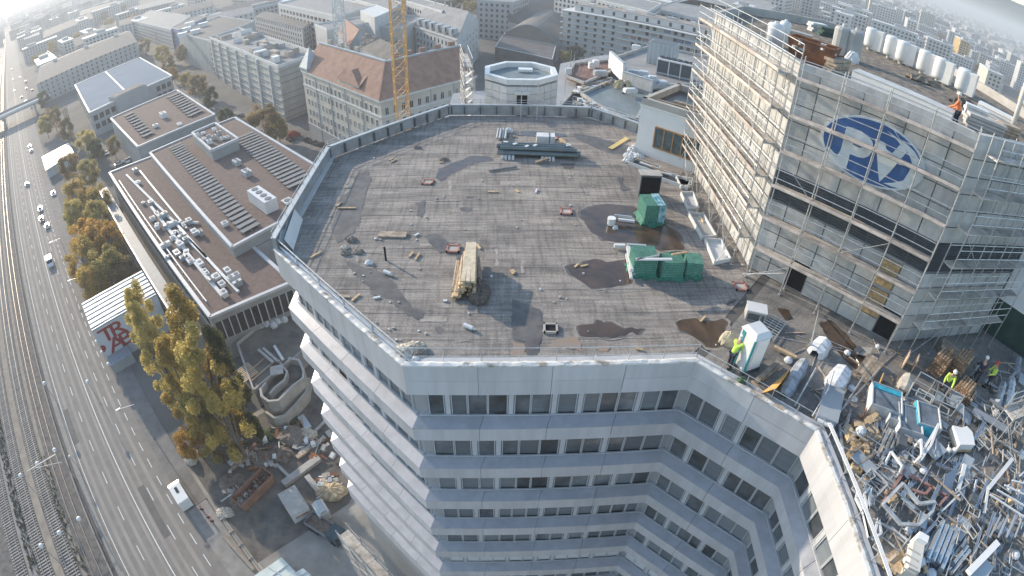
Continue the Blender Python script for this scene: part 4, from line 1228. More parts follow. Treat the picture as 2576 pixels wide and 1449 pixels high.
# container like plant room
a, c = G(1625, 158, 50.62), G(1690, 172, 50.62)
e = (c - a).normalized()
pr = thing('plant_room', 'pale grey steel plant room with an open dark roof, behind the chiller', 'plant room', a, math.atan2(e.y, e.x))
Lp = (c - a).length
MB().box((Lp / 2, 1.8, 1.8), (Lp, 3.4, 3.6)).build('wall', M_zinc, pr)
MB().box((Lp / 2, 1.8, 3.63), (Lp - .4, 3.0, .06)).build('roof', M_louv, pr)
for i in range(6): MB().box((Lp * (i + .5) / 6, .07, 1.8), (.1, .1, 3.5)).build('rib', M_trim, pr)
for i, (x, y, sx, sy, h, m, lab) in enumerate(((1618, 196, 1.4, 1.0, 1.0, M_plast, 'white valve cabinet left of the chiller'), (1640, 212, 1.2, .9, 1.2, M_plast, 'white switch cabinet in front of the chiller'), (1664, 214, 1.6, 1.2, .6, M_tarp, 'white bag heap in front of the chiller'), (1625, 206, .8, .8, .8, M_plast, 'small white pump left of the switch cabinet'), (1597, 186, 2.0, .6, .5, M_plast, 'white pipe elbow at the grey roof corner'), (1600, 125, 1.5, 1, .8, M_plast, 'white bag beside the grey plant room'), (1585, 232, 1.8, .9, .5, M_plast, 'white cable box at the top corner of the teal roof'), (1498, 168, .9, .9, 1.0, M_plast, 'white bag pair on the red gravel roof'), (1487, 172, .8, .8, .9, M_plast, 'left white bag on the red gravel roof'), (1510, 190, 2.0, 1.0, .7, M_zinc, 'zinc duct hood on the red gravel roof edge'), (1430, 186, .9, .9, .8, M_tarp, 'white sack at the left end of the red gravel roof'))):
    q = G(x, y, 50.6)
    b = MB().box((0, 0, h / 2), (sx, sy, h)).box((0, 0, h + .04), (sx * .8, sy * .8, .08)); b.build('cabinet', m, label=lab, cat='cabinet', loc=q, rz=RD.uniform(-.4, .4))
lump('debris_heap', 'pile of white sacks and yellow insulation at the top of the teal roof', 'debris heap', G(1568, 222, 50), 3.0, 1.4, 1.2, mat('yellow_insulation', (.50, .42, .26), .9, var=.3, scale=2))
for i, (x0_, y0_, x1_, y1_) in enumerate(((1440, 238, 1530, 212), (1455, 225, 1540, 200), (1440, 262, 1560, 295), (1450, 250, 1600, 318))):
    p, q = G(x0_, y0_, 50), G(x1_, y1_, 50)
    r = thing('material_row', ['row of building scraps along the left rim of the teal roof', 'second row of scraps along the upper rim of the teal roof', 'row of planks along the lower rim of the teal roof', 'long pale rail along the lower rim of the teal roof'][i], 'building material')
    for k in range(14):
        v = p.lerp(q, (k + RD.random()) / 14)
        MB().box((v.x, v.y, 50.2), (RD.uniform(.4, 1.4), RD.uniform(.2, .5), RD.uniform(.15, .5)), RD.uniform(0, 3)).build('piece', RD.choice((M_conc, M_woodg, M_plast, M_zinc)), r)
# turret
TZ = 56.6
tc = Vector((0.25, 57.0, 0)); TRr = 4.0
tp = [tc + Vector((TRr * math.cos(a), TRr * math.sin(a), 0)) for a in [math.radians(3 + 22.5 + 45 * k) for k in range(8)]]
tu = thing('stair_turret', 'white octagonal stair turret with a raised rim behind the tower roof', 'turret')
MB().prism([tc + (p - tc) * .965 for p in tp], 48, TZ - .7).build('wall', M_corew, tu)
MB().prism([tc + (p - tc) * .93 for p in tp], TZ - .7, TZ - .55).build('roof', M_tealr, tu)
for k in range(8):
    p, q = tp[k], tp[(k + 1) % 8]
    Mf, L = frame(q, p)
    Mf, L = frame(p, q)
    c = tc + (p - tc) * .86, tc + (q - tc) * .86
    MB().loft([(p.x, p.y, TZ - .55), (c[0].x, c[0].y, TZ - .55), (c[0].x, c[0].y, TZ), (p.x, p.y, TZ)], [(q.x, q.y, TZ - .55), (c[1].x, c[1].y, TZ - .55), (c[1].x, c[1].y, TZ), (q.x, q.y, TZ)]).build('rim', M_plast, tu)
    if k in (3, 4, 5, 6, 7):
        for r in range(9):
            for cidx in range(3):
                if k == 5 and cidx == 1 and 0 < r < 7: continue
                z0 = TZ - .75 - (r + 1) * .78
                if z0 < 49.5: continue
                MB().box((L * (cidx + .5) / 3, -.06, z0 + .39), (L / 3 - .04, .08, .74)).build('panel', mat('turret_panel', (.58, .57, .55), .75, var=.06, scale=1), tu, M=Mf)
    if k == 5:
        MB().box((L / 2, -.12, TZ - 3.9), (L / 3, .04, 4.6)).build('doorway', M_dark, tu, M=Mf)
        MB().box((L / 2, .05, TZ - 1.3), (L / 3 + .5, .7, .35)).build('canopy', M_plast, tu, M=Mf)
q = G(1322, 168, TZ)
MB().box((q.x, q.y, TZ - .35), (1.5, .9, .3)).build('hatch', M_plast, tu)
scaffold('turret_scaffold', 'thin scaffold standing left of the white turret with stacked white frames', tc + Vector((-5.6, 2.5, 0)), tc + Vector((-4.6, -3.2, 0)), 49.7, 57.2, 1.8, off=.1, depth=.8)
b = thing('frame_stack', 'upright stack of white slanted frames left of the white turret', 'stack')
for i in range(9):
    z = 50.5 + i * .75
    MB().bar(tc + Vector((-5.4, -2.6, z)), tc + Vector((-4.7, -2.2, z + .55)), .35, .1).build('frame', M_plast, b)
# free scaffold poles around the rear roofs
pol = [(1432, 215, 5.0), (1442, 188, 3.2), (1455, 200, 3.2), (1470, 185, 3), (1478, 168, 3), (1490, 160, 3), (1560, 250, 2.5), (1584, 280, 2.6), (1594, 268, 2.6), (1420, 240, 4)]
pl = MB().cyl((0, 0, 0), (0, 0, 1), .035, 6).mesh('steel_pole', M_tube)
for x, y, h in pol:
    o = put('steel_pole', pl, None, loc=G(x, y, 50.0), label='thin upright steel pole of the railings around the rear roofs', cat='pole', group='upright poles around the rear roofs'); o.scale = (1, 1, h)
railing('railing', 'thin tube railing around the red gravel roof', [G(1425, 195, 50.4), G(1445, 163, 50.4), G(1530, 155, 50.4)], 1.1, 2.0)
railing('railing', 'thin tube railing along the lower rim of the teal roof', [G(1440, 262, 50), G(1545, 300, 50), G(1605, 318, 50)], 1.1, 2.0)
# two scaffold poles in front of the turret door
for x, lab in ((1310, 'left steel pole standing on the tower roof before the turret door'), (1350, 'right steel pole standing on the tower roof before the turret door')):
    MB().cyl((0, 0, 0), (0, 0, 3.6), .04, 8).build('steel_pole', M_tube, label=lab, cat='pole', loc=G(x, 302, 54.02))

# ================================================================ low buildings by the road
M_brownr = mat('brown_gravel_roof', (0.20, 0.14, 0.115), 0.95, scale=0.9, col2=(0.14, 0.105, 0.09))
M_coll = mat('collector_glass', (0.22, 0.225, 0.23), 0.9, var=0.12, scale=0.6, spec=.08)
LZ, UZ = 11.0, 13.5
def noz(v): return Vector((v.x, v.y, 0))
lo = [noz(G(276, 436, LZ)), noz(G(530, 800, LZ)), noz(G(735, 712, LZ))]
lo.append(lo[0] + lo[2] - lo[1])
low = thing('low_hall', 'low hall by the road with brown gravel roofs and broad white parapets', 'building')
M_rimw = mat('parapet_metal', (.50, .51, .52), .45, var=.08, scale=.4)
def rim(poly, z, w=.75, h=.55, m=None, out=0):
    for i in range(len(poly)):
        a, c = poly[i], poly[(i + 1) % len(poly)]
        MB().bar((a.x, a.y, z + h / 2 - .1), (c.x, c.y, z + h / 2 - .1), w, h).build('parapet', m or M_rimw, low)
M_hwall = mat('hall_wall', (.30, .315, .32), .6, var=.1, scale=.4)
MB().prism(lo, 0, LZ).build('wall', M_hwall, low)
MB().prism([p + (sum(lo, Vector()) / 4 - p).normalized() * .4 for p in lo], LZ, LZ + .06).build('roof', M_brownr, low)
rim(lo, LZ)
up_ = [noz(G(378, 386, UZ)), noz(G(585, 624, UZ))]
p4 = noz(G(590, 297, UZ))
up_ += [up_[1] + p4 - up_[0], p4]
MB().prism(up_, LZ + .07, UZ).build('wall', M_hwall, low)
MB().prism([p + (sum(up_, Vector()) / 4 - p).normalized() * .4 for p in up_], UZ, UZ + .06).build('roof', M_brownr, low)
rim(up_, UZ)
Mf, L = frame(up_[1], up_[2])
MB().prism([up_[1], up_[2], up_[2] + (up_[1] - up_[0]).normalized() * -.0 + Vector((.3, -.2, 0)), up_[1] + Vector((.3, -.2, 0))], 1, LZ).build('wall', M_hwall, low)
Mf, L = frame(lo[1], lo[2])
for i in range(int(L / 1.5)):
    o = put('window', winbox(1.2, 4.2), low, M=Mf @ T(1 + i * 1.5, .02, 7.4))
    MB().box((1.75 + i * 1.5, .15, 7.4), (.14, .3, 4.4)).build('fin', M_plast, low, M=Mf)
Mf, L = frame(lo[0], lo[1])
for i in range(int(L / 3.2)):
    put('window', winbox(2.4, 1.6), low, M=Mf @ T(1.8 + i * 3.2, .02, 8.3))
ax, ay = (up_[1] - up_[0]).normalized(), (up_[3] - up_[0]).normalized()
# ledge with glinting railing on the road side
e = (lo[1] - lo[0]).normalized(); nl = Vector((e.y, -e.x, 0))
lg = thing('ledge', 'narrow metal edged ledge running along the road side of the low hall', 'ledge')
a, c = lo[0] + nl * 5.2 - e * 2, lo[1] + nl * 5.2 - e * 3
MB().prism([a, c, c - nl * 3, a - nl * 3], 0, 6.5).build('wall', M_hwall, lg)
MB().bar((a.x, a.y, 6.9), (c.x, c.y, 6.9), .35, .9).build('parapet', mat('glinting_metal', (.70, .69, .66), .25, var=.1, scale=.5, metal=.5), lg)
# collector rows
def collectors(name, lab, l, f, rr, z, n, tilt=.12):
    a, b_, c = G(*l, z), G(*f, z), G(*rr, z)
    r = thing(name, lab, 'solar collector field')
    w_ = (c - b_); L = w_.length; wdir = w_.normalized(); d = (b_ - a)
    dd = d.length / n * .80
    me = MB().box((0, 0, 0), (L, dd, .12), M=Matrix.Rotation(-tilt, 4, 'X')).mesh('collector', M_coll)
    for i in range(n):
        v = a + d * ((i + .5) / n) + w_ / 2
        o = put('collector', me, r, M=Matrix.Translation((v.x, v.y, z + .45)) @ Matrix.Rotation(math.atan2(wdir.y, wdir.x), 4, 'Z'))
    for s in (.1, .5, .9):
        p, q = a + w_ * s, b_ + w_ * s
        MB().bar((p.x, p.y, z + .2), (q.x, q.y, z + .2), .1, .2).build('rail', M_zinc, r)
collectors('collector_field', 'long field of grey collectors on the brown roof next to the white roof edge', (424, 374), (612, 594), (656, 570), UZ + .1, 30)
collectors('collector_field', 'field of grey collectors on the far side of the brown roof', (586, 352), (728, 480), (790, 452), UZ + .1, 20)
# plant room with white rim
pq = [noz(G(*p, UZ + 3.2)) for p in ((484, 336), (532, 380), (599, 351), (541, 311))]
MB().prism(pq, UZ + .07, UZ + 3.0).build('wall', M_hwall, low)
MB().prism([p + (sum(pq, Vector()) / 4 - p).normalized() * .5 for p in pq], UZ + 3.0, UZ + 3.05).build('roof', M_brownr, low)
rim(pq, UZ + 3.0, .7, .8)
def acunit(x, y, z, sx, sy, h, lab, group=None, m=None, rz=None, fans=0):
    r = thing('air_unit', lab, 'air handling unit', G(x, y, z), RZ if rz is None else rz, group)
    MB().box((0, 0, h / 2 + .15), (sx, sy, h)).build('casing', m or M_plast, r)
    MB().box((0, 0, .07), (sx * .8, sy * .8, .14)).build('base', M_zinc, r)
    n = max(1, fans)
    for i in range(n):
        MB().cyl((-sx / 2 + sx * (i + .5) / n, 0, h + .16), (-sx / 2 + sx * (i + .5) / n, 0, h + .24), min(sx / n, sy) * .36, 10).build('fan', M_louv, r)
    return r
acunit(664, 518, UZ + .1, 9.5, 3.2, 3.0, 'big white cooling unit with a row of dark fans on the brown roof', fans=4)
acunit(622, 442, UZ + .1, 3.2, 2.0, 1.4, 'grey duct unit with a round hood behind the big cooling unit', m=M_zinc, fans=2)
acunit(724, 510, UZ + .1, 2.6, 2.2, .5, 'flat white skylight box right of the big cooling unit')
acunit(567, 568, UZ + .1, 1.6, 1.4, .8, 'small white box at the end of the long collector field')
acunit(597, 414, UZ + .1, 3, 1.8, 1.2, 'grey air unit between the two collector fields', m=M_zinc, fans=2)
for i, (x, y) in enumerate(((498, 346), (512, 338), (525, 348), (540, 352), (552, 340), (540, 330), (528, 362), (560, 352), (515, 355), (572, 350))):
    acunit(x, y, UZ + 3.1, RD.uniform(1, 2.2), RD.uniform(.8, 1.5), RD.uniform(.6, 1.4), 'small air unit crowded inside the white rimmed plant deck', 'air units in the white rimmed plant deck', RD.choice((M_plast, M_zinc)), fans=1)
# long ducts and small units on the lower strip
for i, (p, q, w_) in enumerate((((318, 440), (440, 560), .6), (((352, 430)), (470, 575), .5), ((380, 520), (560, 745), .7), ((440, 560), (600, 735), .6), ((470, 600), (520, 650), .8), ((300, 455), (520, 760), .25), ((420, 560), (500, 560), .5))):
    a, c = G(*p, LZ + .5), G(*q, LZ + .5)
    r = thing('duct', ['upper left pale duct on the brown strip roof', 'second pale duct on the upper brown strip roof', 'long grey duct through the white units on the strip roof', 'pale duct along the inner wall of the strip roof', 'short thick duct among the white units', 'thin conduit along the road side of the strip roof', 'short cross duct above the white units'][i], 'duct')
    MB().bar(a, c, w_, .5).build('casing', M_zinc if i % 2 else M_trim, r)
    n = max(2, int((c - a).length / 4))
    for k in range(n): v = a.lerp(c, (k + .5) / n); MB().box((v.x, v.y, LZ + .17), (.2, .5, .3), RZ).build('foot', M_zinc, r)
us = [(341, 433), (348, 463), (381, 515), (395, 540), (362, 515), (385, 555), (412, 548), (398, 576), (425, 574), (464, 572), (477, 562), (491, 590), (507, 592), (418, 622), (440, 590), (452, 588), (460, 600), (436, 604), (424, 650), (455, 622), (470, 640), (480, 660), (462, 655), (545, 700), (535, 712), (560, 720), (575, 690), (590, 705), (600, 720), (566, 745), (520, 690), (505, 668), (446, 640), (436, 570), (470, 610)]
for i, (x, y) in enumerate(us):
    big = i % 3 == 0
    zn = 'upper' if y < 545 else ('middle' if y < 610 else ('lower' if y < 685 else 'bottom'))
    col_ = 'grey' if i % 4 == 0 or i % 4 == 2 else 'white'
    acunit(x, y, LZ + .1, RD.uniform(1.2, 2.6), RD.uniform(.8, 1.5), RD.uniform(.5, 1.2), '%s %s in the %s part of the brown strip roof' % (col_, 'long air unit' if big else 'small vent box', zn), '%s %s %s on the strip roof' % (zn, col_, 'air units' if big else 'vent boxes'), M_plast if col_ == 'white' else M_zinc, fans=2 if big else 1, rz=RZ + RD.choice((0, 0, PI / 2, RD.uniform(-.4, .4))))
# rear low hall
bz = 12.0
bq = [noz(G(*p, bz)) for p in ((279, 299), (347, 371), (540, 290), (445, 228))]
bh = thing('low_hall', 'second low hall behind with two pale ribbed panel fields on its brown roof', 'building')
MB().prism(bq, 0, bz).build('wall', M_hwall, bh)
MB().prism([p + (sum(bq, Vector()) / 4 - p).normalized() * .4 for p in bq], bz, bz + .06).build('roof', M_brownr, bh)
for i in range(4):
    a, c = bq[i], bq[(i + 1) % 4]
    MB().bar((a.x, a.y, bz + .2), (c.x, c.y, bz + .2), .8, .6).build('parapet', M_rimw, bh)
collectors('collector_field', 'pale ribbed panel field at the left of the second low hall roof', (312, 292), (362, 350), (388, 338), bz + .1, 9)
collectors('collector_field', 'pale ribbed panel field at the right of the second low hall roof', (420, 246), (478, 298), (512, 282), bz + .1, 10)
acunit(412, 296, bz + .1, 4.5, 2.2, 2.0, 'white air unit in the middle of the second low hall roof', fans=2)
acunit(392, 320, bz + .1, 2, 2, 1, 'small pale unit left of the air unit on the second hall roof', fans=1)
acunit(452, 316, bz + .1, 2.5, 1.5, .8, 'white box near the front parapet of the second hall roof')
lq = [bq[1] + Vector((2, -2, 0)), up_[0], up_[3], bq[2]]
# ================================================================ trees
M_bark = mat('bark', (0.17, 0.145, 0.12), 0.95, var=0.3, scale=2)
def leafmat(name, c1, c2):
    m = mat(name, c1, 0.75, col2=c2, scale=0.45, rnd=0.18, lo=.35, hi=.65, spec=.2, detail=3)
    n, l = m.node_tree.nodes, m.node_tree.links
    tr = n.new('ShaderNodeBsdfTranslucent'); mx = n.new('ShaderNodeMixShader'); mx.inputs[0].default_value = .6
    b = n['Principled BSDF']; l.new(b.inputs['Base Color'].links[0].from_socket, tr.inputs[0])
    l.new(b.outputs[0], mx.inputs[1]); l.new(tr.outputs[0], mx.inputs[2])
    l.new(mx.outputs[0], n['Material Output'].inputs[0])
    return m
M_lf = {'gold': leafmat('gold_leaves', (0.62, 0.44, 0.13), (0.38, 0.30, 0.11)), 'olive': leafmat('olive_leaves', (0.62, 0.50, 0.18), (0.38, 0.33, 0.13)), 'green': leafmat('green_leaves', (0.16, 0.17, 0.07), (0.07, 0.085, 0.04)), 'orange': leafmat('orange_leaves', (0.60, 0.37, 0.09), (0.36, 0.24, 0.08)), 'brown': leafmat('brown_leaves', (0.42, 0.30, 0.15), (0.24, 0.19, 0.10))}
def crown_mesh(kind, seed, n, leaf):
    """unit crown: height 1 from z 0, radius about 0.5"""
    rd = random.Random(seed)
    cl = []
    if kind == 'round':
        for i in range(34):
            a, z = rd.uniform(0, 6.28), rd.uniform(.08, .95)
            rr = .40 * math.sqrt(max(0, 1 - ((z - .5) / .52) ** 2)) * rd.uniform(.55, 1.1)
            cl.append((rr * math.cos(a), rr * math.sin(a), z, rd.uniform(.10, .2)))
    else:
        for i in range(34):
            a, z = rd.uniform(0, 6.28), rd.uniform(.04, .97)
            env = (.40 * min(1, z / .25) ** .6 * (1 - max(0, z - .45) / .62) + .05)
            rr = env * rd.uniform(.3, 1.05)
            cl.append((rr * math.cos(a), rr * math.sin(a), z, rd.uniform(.08, .14)))
    vs, fs = [], []
    sz = 1.0
    for i in range(n):
        c = cl[rd.randrange(len(cl))]
        u, v, w_ = rd.gauss(0, 1), rd.gauss(0, 1), rd.gauss(0, 1)
        L = math.sqrt(u * u + v * v + w_ * w_) + 1e-6
        r = c[3] * (rd.random() ** .45)
        f = 1.0 if kind == 'round' else .8
        p = (c[0] + u / L * r, c[1] + v / L * r, c[2] + w_ / L * r * (.9 if kind == 'round' else .55))
        e1 = Vector((rd.gauss(0, 1), rd.gauss(0, 1), rd.gauss(0, .7))).normalized() * leaf
        e2 = Vector((rd.gauss(0, 1), rd.gauss(0, 1), rd.gauss(0, .7))).normalized() * leaf * .8
        if kind != 'round': e1.z *= .4; e2.z *= .4
        o = len(vs)
        P_ = Vector(p)
        vs += [P_ - e1, P_ + e2, P_ + e1, P_ - e2]
        fs.append((o, o + 1, o + 2, o + 3))
    return vs, fs
_CR = {}
def crown(kind, seed, m):
    k = (kind, seed, m.name)
    if k not in _CR:
        vs, fs = crown_mesh(kind, seed, 9000 if kind == 'round' else 13000, .024 if kind == 'round' else .021)
        _CR[k] = MB().add(vs, fs).mesh('crown', m, fix=False)
    return _CR[k]
def tree(lab, p, H, Wd, col, kind='round', seed=1, group=None, trunk=.22):
    r = thing('tree' if kind == 'round' else 'poplar_tree', lab, 'tree', p, RD.uniform(0, 6.28), group)
    t0 = H * (trunk if kind == 'round' else .06)
    o = put('crown', crown(kind, seed, M_lf[col]), r)
    o.location = (0, 0, t0); o.scale = (Wd, Wd, H - t0)
    b = MB()
    b.cyl((0, 0, 0), (0, 0, t0 + (H - t0) * .25), max(.12, H * .016), 7, r2=H * .011)
    for i in range(7):
        a = RD.uniform(0, 6.28)
        z = t0 + (H - t0) * RD.uniform(.0, .35)
        q = (math.cos(a) * Wd * .33, math.sin(a) * Wd * .33, z + H * RD.uniform(.15, .3)) if kind == 'round' else (math.cos(a) * Wd * .2, math.sin(a) * Wd * .2, z + H * .35)
        b.cyl((0, 0, z), q, H * .007, 5, r2=H * .002)
    b.cyl((0, 0, t0 + (H - t0) * .25), (0, 0, H * .85), H * .011, 6, r2=H * .002)
    b.build('trunk', M_bark, r)
    return r
# road side trees
rt = [(176, 425, 13, 10, 'brown', 'rust brown tree at the far end of the road side row'), (222, 440, 12, 9, 'olive', 'dull olive tree next to the rust brown one'), (196, 500, 14, 10, 'gold', 'golden tree below the rust brown tree in the road side row'), (250, 512, 13, 9, 'gold', 'golden tree near the ledge of the low hall'), (192, 552, 13, 9, 'olive', 'olive tree on the road edge in the middle of the row'), (246, 560, 13, 9, 'olive', 'olive tree in the dense middle of the row'), (222, 610, 14, 11, 'orange', 'bright orange yellow tree in the middle of the road side row'), (282, 615, 13, 9, 'orange', 'orange tree close to the ledge below the low hall'), (212, 660, 13, 10, 'gold', 'golden tree on the road edge above the red letter roof'), (268, 680, 13, 10, 'olive', 'olive tree above the red letter roof'), (318, 690, 10, 7, 'brown', 'small brown tree beside the corner of the red letter roof'), (236, 716, 11, 8, 'gold', 'low golden tree directly above the red letter building')]
for i, (x, y, H, Wd, col, lab) in enumerate(rt):
    q = G(x, y, H * .55); q.z = 0
    tree(lab, q, H, Wd, col, 'round', 1 + i % 3)
pop = [((-60.5, 58.5), 27, 8.5, 'olive', 'slim olive poplar in front of the letter roof'), ((-58.0, 55.0), 25, 7.5, 'olive', 'second slim olive poplar beside the letter roof'), ((-45.5, 50.5), 31, 10.5, 'gold', 'tall golden poplar, brightest of the group'), ((-42.2, 46.8), 29, 10, 'olive', 'tall olive poplar at the right of the golden one'), ((-49.5, 49.0), 24, 9, 'gold', 'lower golden poplar left of the tall one'), ((-41.0, 50.5), 25, 6.5, 'green', 'greenest poplar beside the low hall corner'), ((-46.2, 45.6), 18, 6.5, 'olive', 'lower olive poplar at the foot of the golden one')]
for i, (p, H, Wd, col, lab) in enumerate(pop): tree(lab, Vector((*p, 0)), H, Wd, col, 'poplar', 1 + i % 3)
q = G(492, 1120, 3.5); q.z = 0
tree('small bright orange tree at the road side corner of the yard', q, 7.5, 6, 'orange', 'round', 2)
q = G(560, 1050, 2.5); q.z = 0
tree('low olive bush tree under the tall poplars', q, 6, 7, 'olive', 'round', 1)
ft = [(662, 312, 14, 13, 'brown', 'broad brown tree by the street before the red roofed house'), (497, 222, 13, 11, 'brown', 'brown tree in the street left of the netted block'), (528, 250, 11, 9, 'green', 'green street tree right of the brown one'), (470, 205, 10, 8, 'olive', 'olive street tree beside the blue grey hall'), (437, 190, 10, 7, 'orange', 'rusty tree at the right corner of the blue grey hall'), (110, 255, 13, 10, 'green', 'dark green tree between the long house and the road'), (135, 300, 13, 11, 'brown', 'brown tree clump between the hall and the road'), (115, 320, 12, 10, 'olive', 'olive tree on the road edge below the long house'), (165, 330, 12, 10, 'brown', 'brown tree close to the wall of the blue grey hall'), (215, 360, 11, 10, 'olive', 'olive tree at the near corner of the blue grey hall'), (240, 382, 11, 9, 'green', 'green tree above the car park strip'), (285, 372, 9, 7, 'olive', 'small olive tree at the rear low hall wall'), (365, 118, 14, 11, 'brown', 'hazy brown tree beyond the long grey house'), (408, 140, 14, 12, 'olive', 'hazy olive tree before the blue house'), (425, 165, 12, 10, 'brown', 'hazy brown tree at the foot of the blue house'), (275, 62, 16, 16, 'olive', 'broad hazy tree clump in the left background'), (262, 42, 16, 14, 'green', 'hazy green tree above the broad hazy clump'), (783, 66, 13, 8, 'green', 'slim green tree beside the low white flat building'), (1150, 18, 18, 22, 'green', 'big green tree right of the pale blue slab'), (1180, 30, 15, 14, 'olive', 'olive tree above the dark barrel roof'), (1450, 140, 10, 9, 'green', 'round green tree before the balcony building'), (1420, 146, 8, 6, 'olive', 'yellowish shrub tree at the balcony building corner'), (2150, 36, 18, 26, 'gold', 'large ochre tree left of the grey flue pipes'), (2168, 52, 16, 18, 'orange', 'ochre tree beside the flue pipes'), (2245, 82, 14, 20, 'brown', 'brown tree below the ochre block'), (570, 300, 9, 7, 'green', 'small green tree on the street corner of the low halls'), (700, 330, 9, 8, 'olive', 'olive tree at the street before the corner house')]
for i, (x, y, H, Wd, col, lab) in enumerate(ft):
    q = G(x, y, H * .5); q.z = 0
    tree(lab, q, H, Wd, col, 'round', 1 + i % 3)
for i in range(46):
    az = math.radians(RD.uniform(-50, 50)); d = RD.uniform(350, 1100)
    v = Vector((math.sin(az) * d, math.cos(az) * d, 0))
    if -34 < v.dot(rnv) < 6: continue
    c = RD.choice(('brown', 'olive', 'gold'))
    sec = 'by the road bridge' if az < -.5 else ('behind the red roofed house' if az < -.1 else ('behind the balcony building' if az < .4 else 'in the town behind the penthouse'))
    tree('%s %s tree between the blocks %s' % ('distant' if d > 700 else 'nearer', {'brown': 'brown', 'olive': 'olive green', 'gold': 'golden'}[c], sec), v, RD.uniform(12, 18), RD.uniform(12, 22), c, 'round', 1 + i % 3, '%s %s trees %s' % ('distant' if d > 700 else 'nearer', c, sec))
# ================================================================ cranes, lamps, vehicles
M_crane = mat('crane_yellow', (0.52, 0.31, 0.11), 0.55, var=0.12, scale=1)
def lattice(name, lab, p, wd, h, seg, m, leg, diag, z0=0, cat='crane', rz=0.0):
    r = thing(name, lab, cat, (p.x, p.y, z0), rz)
    w2 = wd / 2
    cs = [(-w2, -w2), (w2, -w2), (w2, w2), (-w2, w2)]
    lm = MB().box((0, 0, h / 2), (leg, leg, h)).mesh('mast_leg', m)
    for x, y in cs: put('mast_leg', lm, r, M=T(x, y, 0))
    n = int(h / seg)
    hs = MB().box((0, 0, 0), (wd - leg, diag, diag)).mesh('strut', m)
    d1 = MB().bar((-w2, 0, 0), (w2, 0, seg), diag).mesh('diagonal', m)
    d2 = MB().bar((w2, 0, 0), (-w2, 0, seg), diag).mesh('diagonal', m)
    for k in range(n):
        for f in range(4):
            Mr = Matrix.Rotation(f * PI / 2, 4, 'Z') @ T(0, -w2, k * seg)
            put('strut', hs, r, M=Mr)
            put('diagonal', d1 if (k + f) % 2 else d2, r, M=Mr)
    return r
q = RAY(1014, 305); sc_ = 84 / math.hypot(q.x, q.y)
cr_ = lattice('tower_crane', 'yellow lattice mast of a tower crane before the red roofed house', Vector((q.x * sc_, q.y * sc_, 0)), 2.0, 74, 1.85, M_crane, .16, .085, rz=.35)
MB().box((0, 0, .5), (5, 5, 1)).build('base', M_conc, cr_)
q = G(858, 112, 24)
lattice('hoist_tower', 'white lattice hoist tower left of the yellow crane', Vector((q.x, q.y, 0)), 3.6, 62, 3.0, M_trim, .35, .25, cat='hoist')
q = G(183, 348, 0)
lattice('scaffold_mast', 'hazy pale lattice mast beside the long grey house and the hall', q, 1.6, 17, 1.6, M_woodg, .3, .16, cat='mast')
q = G(714, 24, 25)
lattice('small_crane', 'thin yellow crane mast on the roof right of the netted blocks', Vector((q.x, q.y, 24)), 1.0, 14, 1.5, M_crane, .22, .14)

M_car = {n: mat('car_' + n, c, .25, var=.03, scale=.5, spec=.6, metal=.0 if n == 'white' else .3) for n, c in (('white', (.72, .72, .71)), ('silver', (.45, .46, .47)), ('black', (.02, .02, .022)), ('red', (.35, .03, .03)), ('grey', (.14, .145, .15)), ('blue', (.05, .09, .22)))}
M_tyre = mat('tyre', (.02, .02, .02), .9, var=.2)
M_cglass = mat('car_glass', (.02, .025, .03), .05, var=.2, spec=.6)
WHEEL = MB().cyl((0, -.11, 0), (0, .11, 0), .33, 12).mesh('wheel', M_tyre)
def carlike(name, lab, cat, p, rz, col, L=4.3, W=1.76, H=1.45, van=False, group=None):
    r = thing(name, lab, cat, p, rz, group)
    prof = [(-L / 2, .35), (-L / 2, .80), (-L / 2 + .1, .92), (-L / 2 + .55, 1.0), (L / 2 - 1.15, .98), (L / 2 - .15, .80), (L / 2, .62), (L / 2, .35)]
    if van: prof = [(-L / 2, .4), (-L / 2, H * .93), (-L / 2 + .12, H), (L / 2 - 2.0, H), (L / 2 - 1.55, H * .95), (L / 2 - .95, 1.25), (L / 2 - .1, 1.0), (L / 2, .8), (L / 2, .4)]
    a = [(x, -W / 2, z) for x, z in prof]; c = [(x, W / 2, z) for x, z in prof]
    MB().loft(a, c).build('body', M_car[col], r)
    if not van:
        cab = [(-L / 2 + .35, 1.0), (-L / 2 + .95, H - .03), (L / 2 - 2.0, H - .03), (L / 2 - 1.2, .98)]
        MB().loft([(x, -W / 2 + .12 + .12 * (z > 1.2), z) for x, z in cab], [(x, W / 2 - .12 - .12 * (z > 1.2), z) for x, z in cab]).build('cabin', M_cglass, r)
        MB().box((-L / 2 + 1.62, 0, H), (L - 3.0, W - .45, .05)).build('roof', M_car[col], r)
    else:
        w0, w1 = (L / 2 - 1.52, H * .93), (L / 2 - .98, 1.28)
        MB().quad((w0[0] + .03, -W / 2 + .12, w0[1]), (w1[0] + .03, -W / 2 + .12, w1[1]), (w1[0] + .03, W / 2 - .12, w1[1]), (w0[0] + .03, W / 2 - .12, w0[1])).build('windscreen', M_cglass, r)
        for s in (-1, 1): MB().box((L / 2 - 1.75, s * (W / 2 + .005), 1.6), (.75, .02, .5)).build('side_window', M_cglass, r)
        MB().box((-.3, 0, H + .05), (1.2, .5, .06)).build('roof_hatch', M_cglass, r)
    for x in (-L / 2 + .8, L / 2 - .85):
        for y in (-W / 2 + .08, W / 2 - .08): put('wheel', WHEEL, r, M=T(x, y, .33))
    for y in (-W / 2 + .25, W / 2 - .25):
        MB().box((L / 2 + .0, y, .7), (.06, .3, .16)).build('headlight', M_plast, r)
    return r
FAR = RZ + PI      # heading up the picture
vq = G(452, 1243, 1.0); vq.z = .016
